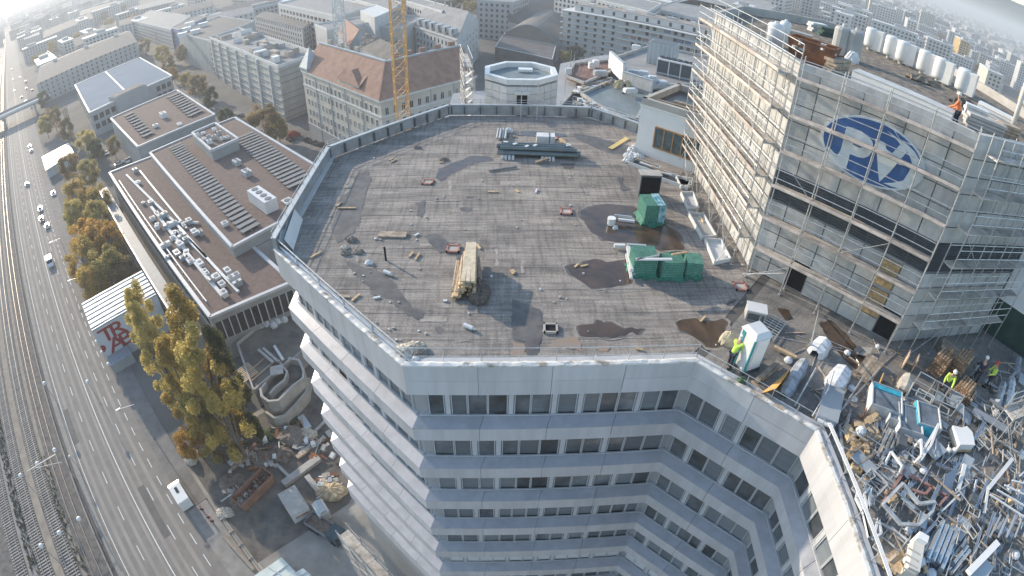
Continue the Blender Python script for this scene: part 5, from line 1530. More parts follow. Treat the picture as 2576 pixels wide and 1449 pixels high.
carlike('delivery_van', 'white delivery van parked at the kerb beside the construction yard', 'van', vq, FAR, 'white', 5.9, 2.1, 2.5, True)
cars = [(126, 660, 'white', 'large pale van driving alone on the road before the letter roof', 1), (118, 566, 'white', 'white car in the middle lane level with the golden trees', 0), (101, 525, 'silver', 'silver car just behind the white car in the middle lane', 0), (104, 551, 'grey', 'small grey car between the silver and the white car', 0), (68, 462, 'silver', 'silver car on the left lanes farther up the road', 0), (134, 486, 'silver', 'silver car parked under the trees at the right road edge', 0), (78, 378, 'white', 'white car beside the white roofed shed on the road', 0), (75, 368, 'silver', 'silver car directly ahead of the white one by the shed', 0), (78, 268, 'white', 'white car far up the road, first of a loose line', 0), (64, 254, 'silver', 'silver car in the hazy line of traffic', 0), (76, 258, 'grey', 'grey car in the hazy line of traffic', 0), (54, 244, 'black', 'black car in the hazy line of traffic', 0), (36, 228, 'white', 'white car on the far left lane in the haze', 0), (66, 222, 'silver', 'silver car in the middle of the hazy traffic', 0), (80, 226, 'grey', 'grey car by the hazy kerb', 0), (65, 206, 'white', 'white van like car in the hazy traffic', 1), (33, 200, 'silver', 'silver car left in the far traffic', 0), (50, 194, 'white', 'white car in the far traffic before the bridge', 0), (30, 174, 'silver', 'silver car close to the bridge on the left lane', 0), (50, 159, 'white', 'white car just before the bridge', 0)]
for x, y, col, lab, v in cars:
    q = G(x, y, .8); q.z = .016
    carlike('van' if v else 'car', lab, 'van' if v else 'car', q, FAR if RD.random() < .6 else RZ, col, 5.2 if v else 4.3, 2.0 if v else 1.76, 2.2 if v else 1.45, bool(v))
pk = [(1, 'white'), (2, 'silver'), (3, 'black'), (4, 'grey')]
for i, (x, y) in enumerate(((268, 385), (258, 392), (345, 330 + 62), (330, 398), (320, 404), (300, 410), (312, 368))):
    q = G(x, y, .7); q.z = .02
    carlike('car', ['pale car on the car park strip by the low hall', 'silver car on the car park strip by the low hall', 'white car at the near corner of the rear low hall', 'silver car in the gap between the two low halls', 'white car in the gap between the two low halls', 'white van in the gap between the two low halls', 'grey car near the rear low hall wall'][i], 'car', q, RZ + PI / 2 * (i % 2), ('silver', 'grey', 'white', 'silver', 'white', 'white', 'grey')[i])
st0, st1 = Vector((-75, 165, 0)), Vector((-385, 432, 0))
sdir = (st1 - st0).normalized(); sn = Vector((-sdir.y, sdir.x, 0))
for i in range(34):
    f = RD.uniform(.0, .9) ** 1.2; s = RD.choice((-1, 1))
    q = st0.lerp(st1, i / 36) + sn * (s * 5.2); q.z = .03
    col = RD.choice(('white', 'silver', 'black', 'grey', 'grey', 'blue', 'red'))
    carlike('car', '%s car parked along the side street' % col, 'car', q, math.atan2(sdir.y, sdir.x), col, group='%s cars parked along the side street' % col)
q = G(738, 335, 1.5); q.z = .02
carlike('van', 'red van parked before the red roofed corner house', 'van', q, .9, 'red', 5, 2, 2.2, True)
for x, y, col, lab in ((775, 352, 'black', 'black car parked at the foot of the corner house'), (792, 358, 'grey', 'grey car parked next to the black one at the corner house'), (812, 364, 'black', 'dark car nearest to the tower at the corner house')):
    q = G(x, y, .8); q.z = .02; carlike('car', lab, 'car', q, -.55, col)
# lamps
M_lampw = mat('lamp_white', (.78, .77, .74), .3, var=.03)
def globe(x, y, lab, group, h=6.0, rr=.42):
    q = G(x, y, h); r = thing('lamp_post', lab, 'lamp', (q.x, q.y, 0), 0, group)
    MB().cyl((0, 0, 0), (0, 0, h - rr), .07, 6).build('pole', M_tube, r)
    MB().lathe((0, 0, h), [(.1, -rr), (rr * .8, -rr * .6), (rr, 0), (rr * .8, rr * .5), (.15, rr * .75)], 10).build('lamp_head', M_lampw, r, smooth=True)
gl = [(137, 1132, 'white globe lamp on the mast arm between the tracks and the road'), (93, 1166, 'white globe lamp above the sleepers, middle of the upper trio'), (51, 1196, 'white globe lamp over the left sleepers, upper one'), (198, 1305, 'white globe lamp by the bare rails, lower right'), (149, 1340, 'white globe lamp between both sleeper tracks, lower one'), (103, 1373, 'white globe lamp over the left sleepers, lowest one'), (175, 1148, 'small pale globe lamp at the road barrier'), (111, 964, 'pale globe lamp between road and tracks level with the letter building'), (220, 960, 'pale globe lamp standing out over the road lanes')]
for x, y, lab in gl: globe(x, y, lab, 'round white lamps along the railway and the road', 6.0 if x != 175 else 3.5, .45 if x != 175 else .28)
for x, y, lab in ((242, 859, 'upper white globe lamp by the letter wall'), (256, 886, 'middle white globe lamp by the letter wall'), (272, 915, 'lower white globe lamp by the letter wall')): globe(x, y, lab, 'white globe lamps by the letter wall', 4.0, .4)
def arm_lamp(x0, y0, x1, y1, lab, h=9.0):
    a, c = G(x0, y0, h), G(x1, y1, h)
    r = thing('street_lamp', lab, 'street lamp', (c.x, c.y, 0))
    MB().cyl((0, 0, 0), (0, 0, h), .09, 8, r2=.06).build('pole', M_tube, r)
    v = a - c; v.z = 0
    MB().cyl((0, 0, h), v + Vector((0, 0, h + .3)), .05, 6).build('arm', M_tube, r)
    MB().box((v.x, v.y, h + .3), (.9, .35, .16), RZ + PI / 2).build('lamp_head', M_zinc, r)
arm_lamp(299, 1033, 336, 1018, 'street lamp with its arm reaching over the road beside the pavement')
arm_lamp(176, 708, 205, 695, 'street lamp with its arm over the road below the golden trees')
arm_lamp(128, 612, 150, 600, 'street lamp with a long arm beside the golden trees')
mstq = G(137, 1136, 8); mr = thing('catenary_mast', 'railway mast with a cross arm over the sleeper tracks', 'mast', (mstq.x, mstq.y, 0), RZ)
MB().cyl((0, 0, 0), (0, 0, 8), .12, 8).build('pole', M_tube, mr); MB().bar((0, 0, 7.4), (0, -6.5, 7.6), .12).build('arm', M_tube, mr); MB().bar((0, 0, 5.2), (0, -5, 7.3), .08).build('stay', M_tube, mr)

# ================================================================ things on the tower roof
def R(x, y, dz=0.0): return G(x, y, ZR + .02 + dz)
def z1(col): return lambda x, y: (644 * col[0] + x / 4, 362.25 * col[1] + y / 4)
r11, r12, r21, r22, r23, r33 = [z1(c) for c in ((1, 1), (2, 1), (1, 2), (2, 2), (3, 2), (3, 3))]
# water, damp patches and one painted cast shadow
M_pud = mat('puddle_water', (0.11, 0.072, 0.05), 0.1, scale=.9, col2=(0.05, 0.04, 0.034), spec=.5)
M_damp_shadow = mat('damp_shadow_felt', (0.155, 0.143, 0.133), 0.55, col2=(0.085, 0.081, 0.08), scale=1.4, detail=9, lo=.38, hi=.66)
M_silt = mat('silt_rim', (.36, .31, .26), .9, col2=(.22, .20, .185), scale=2, detail=9)
M_stain = mat('rust_stain', (0.31, 0.215, 0.15), 0.9, scale=1.5, col2=(0.27, 0.235, 0.205), stretch=(.4, 2, 1), detail=9)
NPATCH = [0]
def patch(name, f, pts, m, z, jit=.06):
    q = [R(*f(*p)) for p in pts]
    out = []
    for i in range(len(q)):
        a, c = q[i], q[(i + 1) % len(q)]
        L = (c - a).length; n = max(1, int(L / .22)); nn = Vector((c.y - a.y, a.x - c.x, 0)) / max(L, 1e-5)
        for k in range(n): out.append(a.lerp(c, k / n) + (nn * RD.uniform(-jit, jit) if k else Vector()))
    NPATCH[0] += 1
    b = MB(); b.sheet(out, z + (NPATCH[0] % 11) * .00006); return b.build(name, m, kind='structure')
PZ = 54.024
pud = [(r22, [(660, 380), (760, 368), (835, 360), (850, 320), (905, 330), (920, 352), (1000, 345), (1050, 375), (1120, 410), (1200, 395), (1240, 410), (1325, 412), (1260, 470), (1200, 440), (1130, 480), (1000, 500), (820, 495), (690, 480)]),
       (r22, [(1655, 350), (1720, 320), (1860, 305), (1900, 335), (2060, 330), (2110, 308), (2165, 345), (2140, 430), (2170, 560), (2060, 600), (1950, 590), (1900, 530), (1780, 460), (1690, 420)]),
       (r12, [(690, 680), (840, 620), (1000, 610), (1220, 630), (1560, 830), (1660, 880), (1700, 980), (1730, 1060), (1500, 1070), (1300, 1010), (1150, 990), (920, 970), (870, 920), (800, 880), (740, 780), (690, 740)]),
       (r12, [(545, 1240), (600, 1210), (690, 1215), (720, 1185), (850, 1160), (950, 1190), (1150, 1160), (1200, 1400), (1000, 1440), (800, 1449), (700, 1380), (600, 1320)]),
       (r11, [(2060, 170), (2150, 125), (2330, 130), (2380, 170), (2210, 190), (2030, 270), (1920, 330), (1870, 375), (1810, 340), (1850, 250), (1980, 195)])]
for f, pts in pud:
    patch('puddle', f, pts, M_pud, PZ)
    cx, cy = sum(p[0] for p in pts) / len(pts), sum(p[1] for p in pts) / len(pts)
    for s_, dz_ in ((22, .0045), (46, .0052)): patch('damp_margin', f, [(x + (x - cx) / math.hypot(x - cx, y - cy) * s_ * RD.uniform(.5, 1.3), y + (y - cy) / math.hypot(x - cx, y - cy) * s_ * .6 * RD.uniform(.4, 1.3)) for x, y in pts], M_damp_shadow if s_ < 30 else M_silt, PZ - dz_, .07)
for f, pts in ((lambda x, y: (x, y), [(1290, 328), (1340, 330), (1420, 336), (1428, 343), (1380, 346), (1300, 340)]), (lambda x, y: (x, y), [(2060, 812), (2090, 805), (2125, 835), (2160, 880), (2185, 925), (2160, 935), (2120, 900), (2085, 858)]), (lambda x, y: (x, y), [(1955, 775), (1985, 780), (1995, 800), (1975, 805)])): patch('puddle', f, pts, M_pud, PZ + .003)
dmp_shadow = [(r11, [(1040, 290), (1130, 255), (1160, 370), (1110, 480), (1070, 640), (1040, 800), (980, 900), (820, 1000), (760, 860), (800, 700), (860, 540), (940, 470), (1000, 330)]),
       (r11, [(890, 1160), (960, 1190), (1040, 1230), (1180, 1260), (1280, 1300), (1400, 1400), (1430, 1449), (1150, 1449), (1050, 1370), (950, 1250)]),
       (r21, [(1140, 0), (1420, 0), (1500, 100), (1570, 190), (1690, 240), (1690, 300), (1630, 320), (1500, 250), (1400, 190), (1380, 120), (1150, 60)]),
       (r11, [(1690, 930), (1770, 905), (1860, 920), (1930, 980), (1990, 995), (1940, 1030), (1920, 1080), (1850, 1090), (1780, 1040)]),
       (r11, [(1600, 590), (1700, 570), (1690, 640), (1700, 690), (1670, 740), (1610, 720), (1630, 640)]), (r11, [(2050, 640), (2180, 635), (2160, 680), (2060, 675)]), (r11, [(2110, 525), (2210, 525), (2180, 548), (2120, 545)]), (r21, [(1800, 400), (1850, 385), (1890, 410), (1870, 455), (1830, 460)]), (r11, [(2010, 1110), (2120, 1095), (2130, 1160), (2020, 1170)]),
       (lambda x, y: (x, y), [(1440, 335), (1500, 345), (1560, 362), (1600, 372), (1590, 390), (1530, 385), (1450, 350)]), (r12, [(490, 200), (640, 190), (620, 240), (520, 245)]), (r12, [(1050, 330), (1110, 325), (1120, 400), (1190, 460), (1100, 470), (1080, 400)]), (r22, [(0, 110), (100, 150), (280, 210), (320, 350), (300, 500), (255, 680), (150, 670), (130, 540), (0, 510)])]  # last outline paints the timber pile's cast shadow as a dark patch
for f, pts in dmp_shadow: patch('damp_shadow_patch', f, pts, M_damp_shadow, PZ - .004)
for f, pts in ((r22, [(340, 560), (520, 500), (680, 480), (700, 560), (720, 650), (640, 610), (420, 600)]), (r22, [(0, 540), (120, 560), (150, 680), (0, 690)]), (r22, [(860, 570), (980, 560), (960, 640), (880, 640)])): patch('stain', f, pts, M_stain, PZ - .006, .12)
M_pale2 = mat('pale_felt', (.33, .295, .26), .9, var=.25, scale=2.5, detail=8)
M_pale = mat('pale_streak', (.46, .41, .36), .9, var=.12, scale=1.2)
for i in range(26):
    x, y = RD.uniform(880, 1560), RD.uniform(420, 880)
    L = RD.uniform(25, 90)
    patch('felt_patch', lambda a, c: (a, c), [(x, y), (x + L, y - 1), (x + L, y + RD.uniform(5, 16)), (x, y + RD.uniform(5, 16))] if i % 3 else [(x, y), (x + 7, y), (x + 8, y + L * .6), (x, y + L * .6)], RD.choice((M_pale2, M_felt)), PZ - .0085, .05)
# parapets on the shaded sides with rails
M_dpar = mat('grey_upstand', (.30, .305, .31), .7, var=.2, scale=1.2)
for k in (6, 5, 4, 3):
    p, q = V[(k + 1) % 8], V[k]
    Mf, L = frame(q, p)
    pw = thing('roof_parapet', ['', '', '', 'grey roof parapet on the side of the white rendered box', 'grey back parapet of the tower roof before the turret', 'grey parapet on the far left edge of the tower roof', 'grey parapet on the left edge of the tower roof'][k], 'parapet')
    MB().box((L / 2, -.14, 54.5), (L - .05, .28, .96)).build('upstand', M_dpar, pw, M=Mf)
    MB().box((L / 2, -.14, 55.01), (L, .34, .06)).build('coping', M_zinc, pw, M=Mf)
    n = int(L / 1.35)
    for i in range(n + 1):
        if k != 6: MB().box((L * i / n, -.36, 54.5), (.12, .2, .75)).build('bracket', M_louv, pw, M=Mf)
        MB().cyl((L * i / n, -.1, 55.0), (L * i / n, -.1, 55.5), .022, 6).build('post', M_tube, pw, M=Mf)
    for h in (55.48, 55.25): MB().cyl((0, -.1, h), (L, -.1, h), .02, 6).build('rail', M_tube, pw, M=Mf)
ofs = lambda a, c, d: (a + (c - a).normalized() * d)
fin = [noz(p) for p in inset_chain([V[7], V[0], V[1], W1, W2], .35)]
rz54 = lambda v, h=54.0: Vector((v.x, v.y, h))
railing('guard_rail', 'double tube guard rail along the front edge of the tower roof', [rz54(fin[1]), rz54(fin[2])], 1.0, 1.65, w=.022)
railing('guard_rail', 'thick guard rail along the sunlit left front edge of the tower roof', [rz54(fin[0]), rz54(fin[1])], .85, 2.6, w=.05)
railing('guard_rail', 'dark double guard rail behind the portable toilet', [rz54(fin[2]), rz54(fin[3])], .8, 1.4, w=.022)
b = thing('handrail', 'long pale triple handrail along the terrace edge at the bottom', 'railing')
for o in (0, .07, .14): MB().cyl(Vector((13.75 + o, 13.4, 54.95)), Vector((13.9 + o, -2, 54.95)), .03, 6).build('rail', M_plast, b)
for i in range(8): MB().cyl(Vector((13.85, 13 - i * 2, 54)), Vector((13.85, 13 - i * 2, 54.95)), .03, 6).build('post', M_tube, b)
# leaning sheets by the left parapet
sh = thing('leaning_sheets', 'bluish white sheets leaning against the left roof parapet', 'sheet stack')
a, c = R(738, 630), R(762, 552)
for i, o in enumerate((0, .35, .6)):
    d_ = (c - a).normalized(); nn_ = Vector((-d_.y, d_.x, 0)) * -1
    p, q = a + nn_ * -o * .6, c + nn_ * -o * .6
    MB().quad(p, q, q + Vector((-.45, 0, .8)), p + Vector((-.45, 0, .8))).build('sheet', M_plast if i != 1 else M_zinc, sh)
# timber pile
tp_ = thing('timber_pile', 'tall pile of old timber logs and planks on the open roof', 'timber pile')
a, c = R(1176, 752), R(1184, 662)
ax_ = (c - a); Lp = ax_.length; ad = ax_.normalized(); an = Vector((ad.y, -ad.x, 0))
for i in range(52):
    lay = i // 11
    w_ = (5 - lay) * .2
    o = RD.uniform(-w_, w_)
    s0, s1 = RD.uniform(-.25, .5), RD.uniform(-.7, .35)
    h = .1 + lay * .23 + RD.uniform(-.05, .05)
    p = a + ad * s0 + an * o; q = c + ad * s1 + an * (o * .75 + RD.uniform(-.15, .15))
    if i % 5 == 0: MB().bar(p + Vector((0, 0, h)), q + Vector((0, 0, h + .15)), .26, .08).build('plank', M_wood if i % 2 else M_woodg, tp_)
    else: MB().cyl(p + Vector((0, 0, h)), q + Vector((0, 0, h + RD.uniform(0, .2))), RD.uniform(.07, .11), 7).build('log', M_wood if RD.random() < .55 else M_woodg, tp_)
for i in range(3):
    p, q = a + an * (-.2 + i * .25) + Vector((0, 0, 1.1)), c + an * (-.1 + i * .16) + Vector((0, 0, 1.35))
    MB().bar(p, q, .22, .12).build('plank', mat('bright_timber', (.66, .54, .38), .8, var=.2, scale=3), tp_)
lump('brush_heap', 'dark heap of branches and felt scraps beside the timber pile', 'debris heap', R(1206, 742), 1.1, 2.0, .7, mat('dark_scraps', (.12, .10, .085), .95, var=.5, scale=6, bump=1.5))
# lone post
MB().cyl((0, 0, 0), (0, 0, .9), .06, 8).build('post', M_dark, label='short black post standing on the open roof', cat='post', loc=R(971, 655))
MB().box((0, 0, .06), (1.75, .6, .1)).build('board', M_woodg, label='weathered board lying flat on the roof left of centre', cat='board', loc=R(988, 592), rz=-.02)
# pipe stack
pb, pe = R(1252, 388), R(1455, 396)
M_pipe = mat('dark_pipe', (.15, .18, .185), .35, var=.15, scale=1.5, metal=.3)
pd = (pe - pb).normalized(); pn = Vector((-pd.y, pd.x, 0)); PL = (pe - pb).length
ps = thing('pipe_stack', 'stack of long dark grey pipes lying on white blocks at the back of the roof', 'pipe stack')
for i, (o, h, l0, l1) in enumerate(((-.45, .35, 0, 1), (0, .35, .02, 1.02), (.42, .35, .0, .92), (.85, .35, -.02, .94), (-.2, .66, .03, .97), (.25, .66, .0, .9), (.65, .64, .04, .88))):
    MB().cyl(pb + pd * PL * l0 + pn * o + Vector((0, 0, h)), pb + pd * PL * l1 + pn * o + Vector((0, 0, h)), .17, 12).build('pipe', M_pipe, ps, smooth=False)
for f in (.06, .55):
    q = pb + pd * PL * f - pn * .75
    for k in range(4): MB().box((q.x + k * .28 * pd.x, q.y + k * .28 * pd.y, 54.13), (.2, .5, .22), math.atan2(pd.y, pd.x)).build('block', M_plast, ps)
for i in range(6):
    q = pb + pd * PL * RD.uniform(.05, .9) + pn * RD.uniform(-.3, .7)
    MB().box((q.x, q.y, 54.87), (.35, .22, .07), RD.uniform(0, 3)).build('packing', M_plast, ps)
MB().bar(R(1348, 408, .15), R(1380, 398, .3), .25, .12).build('plank', M_woodg, label='short plank propped against the dark pipe stack', cat='plank')
MB().cyl(R(1230, 430, .08), R(1300, 420, .08), .07, 8).build('pipe', M_pipe, label='single thin dark pipe lying left below the pipe stack', cat='pipe')
b = thing('bundle', 'bluish plastic pipe bundle lying at the far side of the roof', 'bundle')
for i in range(4): MB().cyl(R(1250 + i * 7, 348, .15 + .1 * (i % 2)), R(1254 + i * 7, 324, .15 + .1 * (i % 2)), .09, 8).build('pipe', M_zinc, b)
lump('plastic_bag', 'white bag beside the bluish pipe bundle', 'bag', R(1281, 332), .7, .6, .4, M_tarp)
b = thing('covered_pallet', 'strapped white packet behind the pipe stack', 'packet', R(1372, 358)); MB().box((0, 0, .4), (1.5, .9, .6)).build('packet', M_tarp, b); MB().box((0, 0, .05), (1.6, 1, .1)).build('pallet', M_woodg, b); MB().box((.3, 0, .41), (.08, .93, .64)).build('strap', M_louv, b)
MB().box((0, 0, .06), (.35, 1.3, .1)).build('plank', M_wood, label='short pale plank behind the right end of the pipes', cat='plank', loc=R(1416, 358), rz=.3)
MB().bar(R(1535, 374, .06), R(1578, 347, .06), .42, .06).build('board', mat('yellow_board', (.60, .46, .20), .75, var=.1, scale=3), label='yellow formwork board lying before the white rendered box', cat='board')
MB().box((0, 0, .06), (.2, .2, .12)).build('block', M_wood, label='small wooden block before the bluish pipe bundle', cat='block', loc=R(1294, 345))
for i, (x, y, s) in enumerate(((1592, 380, 1.0), (1588, 396, 1.3), (1605, 402, 1.2), (1580, 408, .9))):
    lump('plastic_bag', ['white sack at the left foot of the white rendered box', 'large white sack before the white rendered box corner', 'white sack pile under the corner of the white rendered box', 'lowest white sack before the white rendered box'][i], 'bag', R(x, y), s, s * .7, .5, M_tarp, seed=i)
# roof drains
for i, (x, y) in enumerate(((1076, 459), (1140, 627), (1424, 533), (1391, 348), (1862, 722))):
    r = thing('roof_drain', ['reddish framed roof drain on the left of the roof', 'reddish framed roof drain above the timber pile', 'reddish framed roof drain left of the big puddle', '', 'reddish framed roof drain by the penthouse corner'][i] or 'reddish roof drain near the pipe stack', 'roof drain', R(x, y))
    b = MB()
    for k in range(4):
        a_ = k * PI / 2; b.box((.34 * math.cos(a_), .34 * math.sin(a_), .05), (.1, .78, .1), a_)
    b.build('frame', mat('red_frame', (.42, .20, .16), .8, var=.2, scale=4), r)
    MB().box((0, 0, .03), (.56, .56, .04)).build('grate', M_pale, r)
r = thing('roof_hatch', 'square pale framed hatch with dark inside near the front edge', 'roof hatch', R(1385, 828))
b = MB()
for k in range(4):
    a_ = k * PI / 2; b.box((.3 * math.cos(a_), .3 * math.sin(a_), .06), (.09, .69, .12), a_)
b.build('frame', M_pale, r); MB().box((0, 0, .02), (.5, .5, .03)).build('pit', M_dark, r)
# green netted boxes
M_gnet = mat('green_net', (.03, .16, .11), .7, var=.3, scale=9, bump=.3)
M_gnet2 = mat('green_net_rope', (.16, .36, .28), .7, var=.2, scale=4)
def netbox(lab, x, y, sx, sy, h, rz, extra=0):
    r = thing('netted_crate', lab, 'crate', R(x, y), rz)
    MB().box((0, 0, h / 2), (sx, sy, h)).build('crate', M_gnet, r)
    dr_ = MB()
    n = 14
    for k in range(n):
        t = -sx / 2 + sx * (k + .5) / n
        dr_.bar((t, -sy / 2 - .012, .05), (t, -sy / 2 - .012, h), .02); dr_.bar((t, -sy / 2, h + .012), (t, sy / 2, h + .012), .02)
    for k in range(10):
        z = h * (k + .5) / 10; dr_.bar((-sx / 2, -sy / 2 - .014, z), (sx / 2, -sy / 2 - .014, z), .02); dr_.bar((-sx / 2 - .012, -sy / 2, z), (-sx / 2 - .012, sy / 2, z), .02)
        yv = -sy / 2 + sy * (k + .5) / 10; dr_.bar((-sx / 2, yv, h + .014), (sx / 2, yv, h + .014), .02); dr_.bar((-sx / 2 - .012, yv, 0), (-sx / 2 - .012, yv, h), .02)
    dr_.build('net_cord', M_gnet2, r, kind='stuff')
    sk_ = MB(); vs = []
    for k in range(28):
        a_ = 2 * PI * k / 28; j = RD.uniform(.02, .35)
        cx, cy = max(-1, min(1, 1.3 * math.cos(a_))), max(-1, min(1, 1.3 * math.sin(a_)))
        vs.append((Vector((cx * sx / 2, cy * sy / 2, .35)), Vector((cx * (sx / 2 + j), cy * (sy / 2 + j), .02))))
    for k in range(28):
        a1, a2 = vs[k], vs[(k + 1) % 28]; sk_.quad(a1[1], a2[1], a2[0], a1[0])
    sk_.build('net_skirt', M_gnet, r, fix=False)
    return r
nb1 = netbox('green netted crate with blue white sheets on it, before the dark cabinet', 1634, 552, 1.35, 1.55, 1.45, .12)
b = MB()
for k in range(3): b.box((.18 + k * .19, 0, 1.48 + .01 * k), (.15, 1.6, .03)); b.box((.3 + k * .16, -.8, .72), (.13, .03, 1.45))
b.build('sheet', mat('blue_white_sheet', (.50, .66, .70), .4, var=.5, scale=3, col2=(.03, .22, .30)), nb1)
netbox('left green netted crate of the lower trio', 1613, 683, 1.35, 1.15, 1.35, .06)
netbox('middle green netted crate of the lower trio, standing forward', 1683, 692, 1.25, 1.0, 1.15, .06)
netbox('right green netted crate of the lower trio with a torn white side', 1738, 688, .95, 1.1, 1.05, -.12)
lump('net_heap', 'crumpled green net draped behind the lower crates', 'net', R(1700, 655), 1.8, .7, .6, M_gnet)
for p, q, w_, m, lab in (((1600, 652), (1690, 652), .16, M_plast, 'white batten lying across the lower green crates'), ((1600, 654), (1655, 643), .1, M_zinc, 'thin grey batten lying slanted on the left green crate'), ((1690, 640), (1730, 634), .12, M_wood, 'brown batten lying on the right green crates')):
    MB().bar(G(*p, ZR + 1.48), G(*q, ZR + 1.48), w_, .08).build('batten', m, label=lab, cat='batten')
r = thing('steel_cabinet', 'tall grey cabinet with a black front behind the upper green crate', 'cabinet', R(1630, 494), .05)
MB().box((0, .3, .85), (1.5, .9, 1.7)).build('body', M_louv, r); MB().box((0, -.17, .8), (1.36, .04, 1.5)).build('front', M_dark, r); MB().box((0, .3, 1.72), (1.55, .95, .05)).build('top', M_conc, r)
for i, (x0_, y0_, x1_, y1_, w_, h_) in enumerate(((1548, 545, 1595, 552, .13, .15), (1555, 552, 1596, 557, .15, .3), (1546, 541, 1590, 546, .1, .4), (1545, 618, 1572, 619, .22, .2), (1578, 616, 1625, 619, .16, .5), (1580, 622, 1590, 680, .2, .5), (1583, 630, 1595, 690, .16, .25), (1576, 640, 1588, 700, .14, .2))):
    MB().bar(R(x0_, y0_, h_), R(x1_, y1_, h_), w_, w_).build('profile', M_plast if i % 2 else M_zinc, label=['lowest white metal profile left of the upper green crate', 'middle metal profile left of the upper green crate', 'top metal profile left of the upper green crate', 'short metal profile left above the lower crates', 'white profile across the back of the lower crates', 'bent white profile at the left side of the lower crates', 'second white profile at the left side of the lower crates', 'outermost white profile at the left side of the lower crates'][i], cat='profile')
r = thing('bucket', 'small white bucket standing in the big puddle', 'bucket', R(1537, 566)); MB().lathe((0, 0, 0), [(.2, 0), (.24, .05), (.28, .5)], 12).build('body', M_plast, r); MB().cyl((0, 0, .5), (0, 0, .53), .27, 12).build('lid', M_lampw, r)
lump('plastic_bag', 'tiny white scrap next to the bucket in the puddle', 'bag', R(1548, 576), .35, .25, .25, M_tarp)
# trays along the penthouse scaffold
def tray(lab, pts, h=.28, m=None, fill=None):
    q = [R(*p) for p in pts]
    r = thing('metal_tray', lab, 'tray')
    for i in range(4):
        a, c = q[i], q[(i + 1) % 4]
        MB().bar(a + Vector((0, 0, h / 2)), c + Vector((0, 0, h / 2)), .07, h).build('side', M_trim, r)
    MB().sheet(q, ZR + .1).build('bottom', fill or M_panel, r)
    return r
tray('narrow trough tray, first of the chain beside the dark cabinet', [(1712, 490), (1742, 490), (1757, 530), (1730, 532)])
tray('long pale tray, second of the chain along the scaffold', [(1730, 540), (1768, 545), (1800, 600), (1765, 604)], fill=M_conc)
tray('white tray with a diagonal bar, last of the chain by the scaffold foot', [(1772, 608), (1812, 610), (1836, 658), (1796, 666)], fill=M_plast)
MB().bar(R(1800, 658, .2), R(1822, 636, .2), .08).build('bar', M_trim, label='diagonal bar lying in the last white tray', cat='bar')
tray('grey trough tray along the foot of the white rendered box', [(1592, 402), (1660, 425), (1652, 440), (1580, 414)], fill=M_louv)
tray('second trough tray right along the white rendered box', [(1668, 436), (1735, 460), (1728, 478), (1658, 452)], fill=M_louv)
tray('white trough tray ending at the scaffold corner', [(1700, 450), (1740, 455), (1738, 472), (1712, 475)], fill=M_trim)
for i, (p, q) in enumerate((((1600, 398), (1650, 418)), ((1610, 408), (1655, 424)), ((1640, 420), (1672, 432)), ((1650, 430), (1690, 440)))):
    MB().bar(R(*p, .35), R(*q, .35), .16, .1).build('profile', M_plast if i % 2 else M_woodg, label=['upper pale profile lying on the grey trough tray', 'lower white profile lying on the grey trough tray', 'brown profile between the trough trays', 'white profile lying on the second trough tray'][i], cat='profile')
MB().bar(R(1770, 560, .1), R(1745, 520, .1), .1).build('profile', M_wood, label='brown lath between the first and second tray', cat='profile')
# corner debris heap at the front left
M_deb = mat('debris_light', (.50, .44, .36), .9, var=.4, scale=4, bump=.6)
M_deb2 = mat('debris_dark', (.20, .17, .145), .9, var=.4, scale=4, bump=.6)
for i, (x, y, sx, h, m, lab) in enumerate(((1026, 886, 1.3, .35, M_deb, 'pale rubble heap at the front left roof corner'), (1046, 876, 1.0, .3, M_deb, 'upper part of the corner rubble with yellow sacks'), (1052, 894, .9, .28, M_deb2, 'darker rubble at the front left roof corner'), (1047, 908, .4, .28, M_tarp, 'round white lump beside the corner rubble'), (884, 604, .7, .2, M_deb2, 'small rubble heap at the top of the rubble trail'), (868, 624, .55, .18, M_deb, 'middle heap of the small rubble trail'), (870, 638, .6, .2, M_deb2, 'lowest heap of the small rubble trail'), (902, 634, .7, .15, M_deb2, 'flat dark rubble right of the rubble trail'), (1116, 403, .8, .2, M_deb2, 'dark rubble at the end of the back puddle'), (1050, 372, .6, .2, M_deb2, 'dark scraps on the upper left of the roof'), (878, 471, .4, .12, M_deb, 'yellowish scraps in the damp strip'), (928, 662, .5, .2, M_tarp, 'white rag heap below the black post'), (845, 405, .6, .15, M_deb2, 'dark scraps in the left parapet shade'))):
    lump('debris_heap', lab, 'debris heap', R(x, y), sx, sx * .75, h, m, seed=i)
# offcuts and litter
offs = [(985, 400, 14, .5, 'board'), (990, 404, 14, .5, 'board'), (1034, 640, 16, .9, 'wood'), (1050, 645, 20, 1.0, 'wood'), (1204, 620, 14, -.9, 'wood'), (1288, 684, 12, -.9, 'wood'), (872, 523, 45, 0, 'wood'), (852, 514, 18, .7, 'board'), (795, 640, 34, .5, 'wood'), (1110, 408, 10, 0, 'wood'), (1185, 824, 24, -.5, 'white'), (867, 745, 28, -.15, 'board'), (895, 748, 26, .7, 'wood'), (1240, 482, 26, 0, 'wood'), (1349, 480, 10, 1.2, 'white'), (1301, 480, 12, -.5, 'wood'), (1608, 878, 18, -.15, 'wood'), (1450, 668, 12, .7, 'wood'), (1470, 668, 18, .2, 'wood'), (1768, 802, 18, .8, 'wood'), (1292, 682, 10, -.9, 'wood'), (1838, 758, 26, .5, 'dark'), (1120, 756, 10, 0, 'white'), (948, 748, 18, .2, 'white'), (944, 600, 6, 0, 'white'), (1014, 596, 8, 0, 'white'), (1048, 590, 12, .5, 'white')]
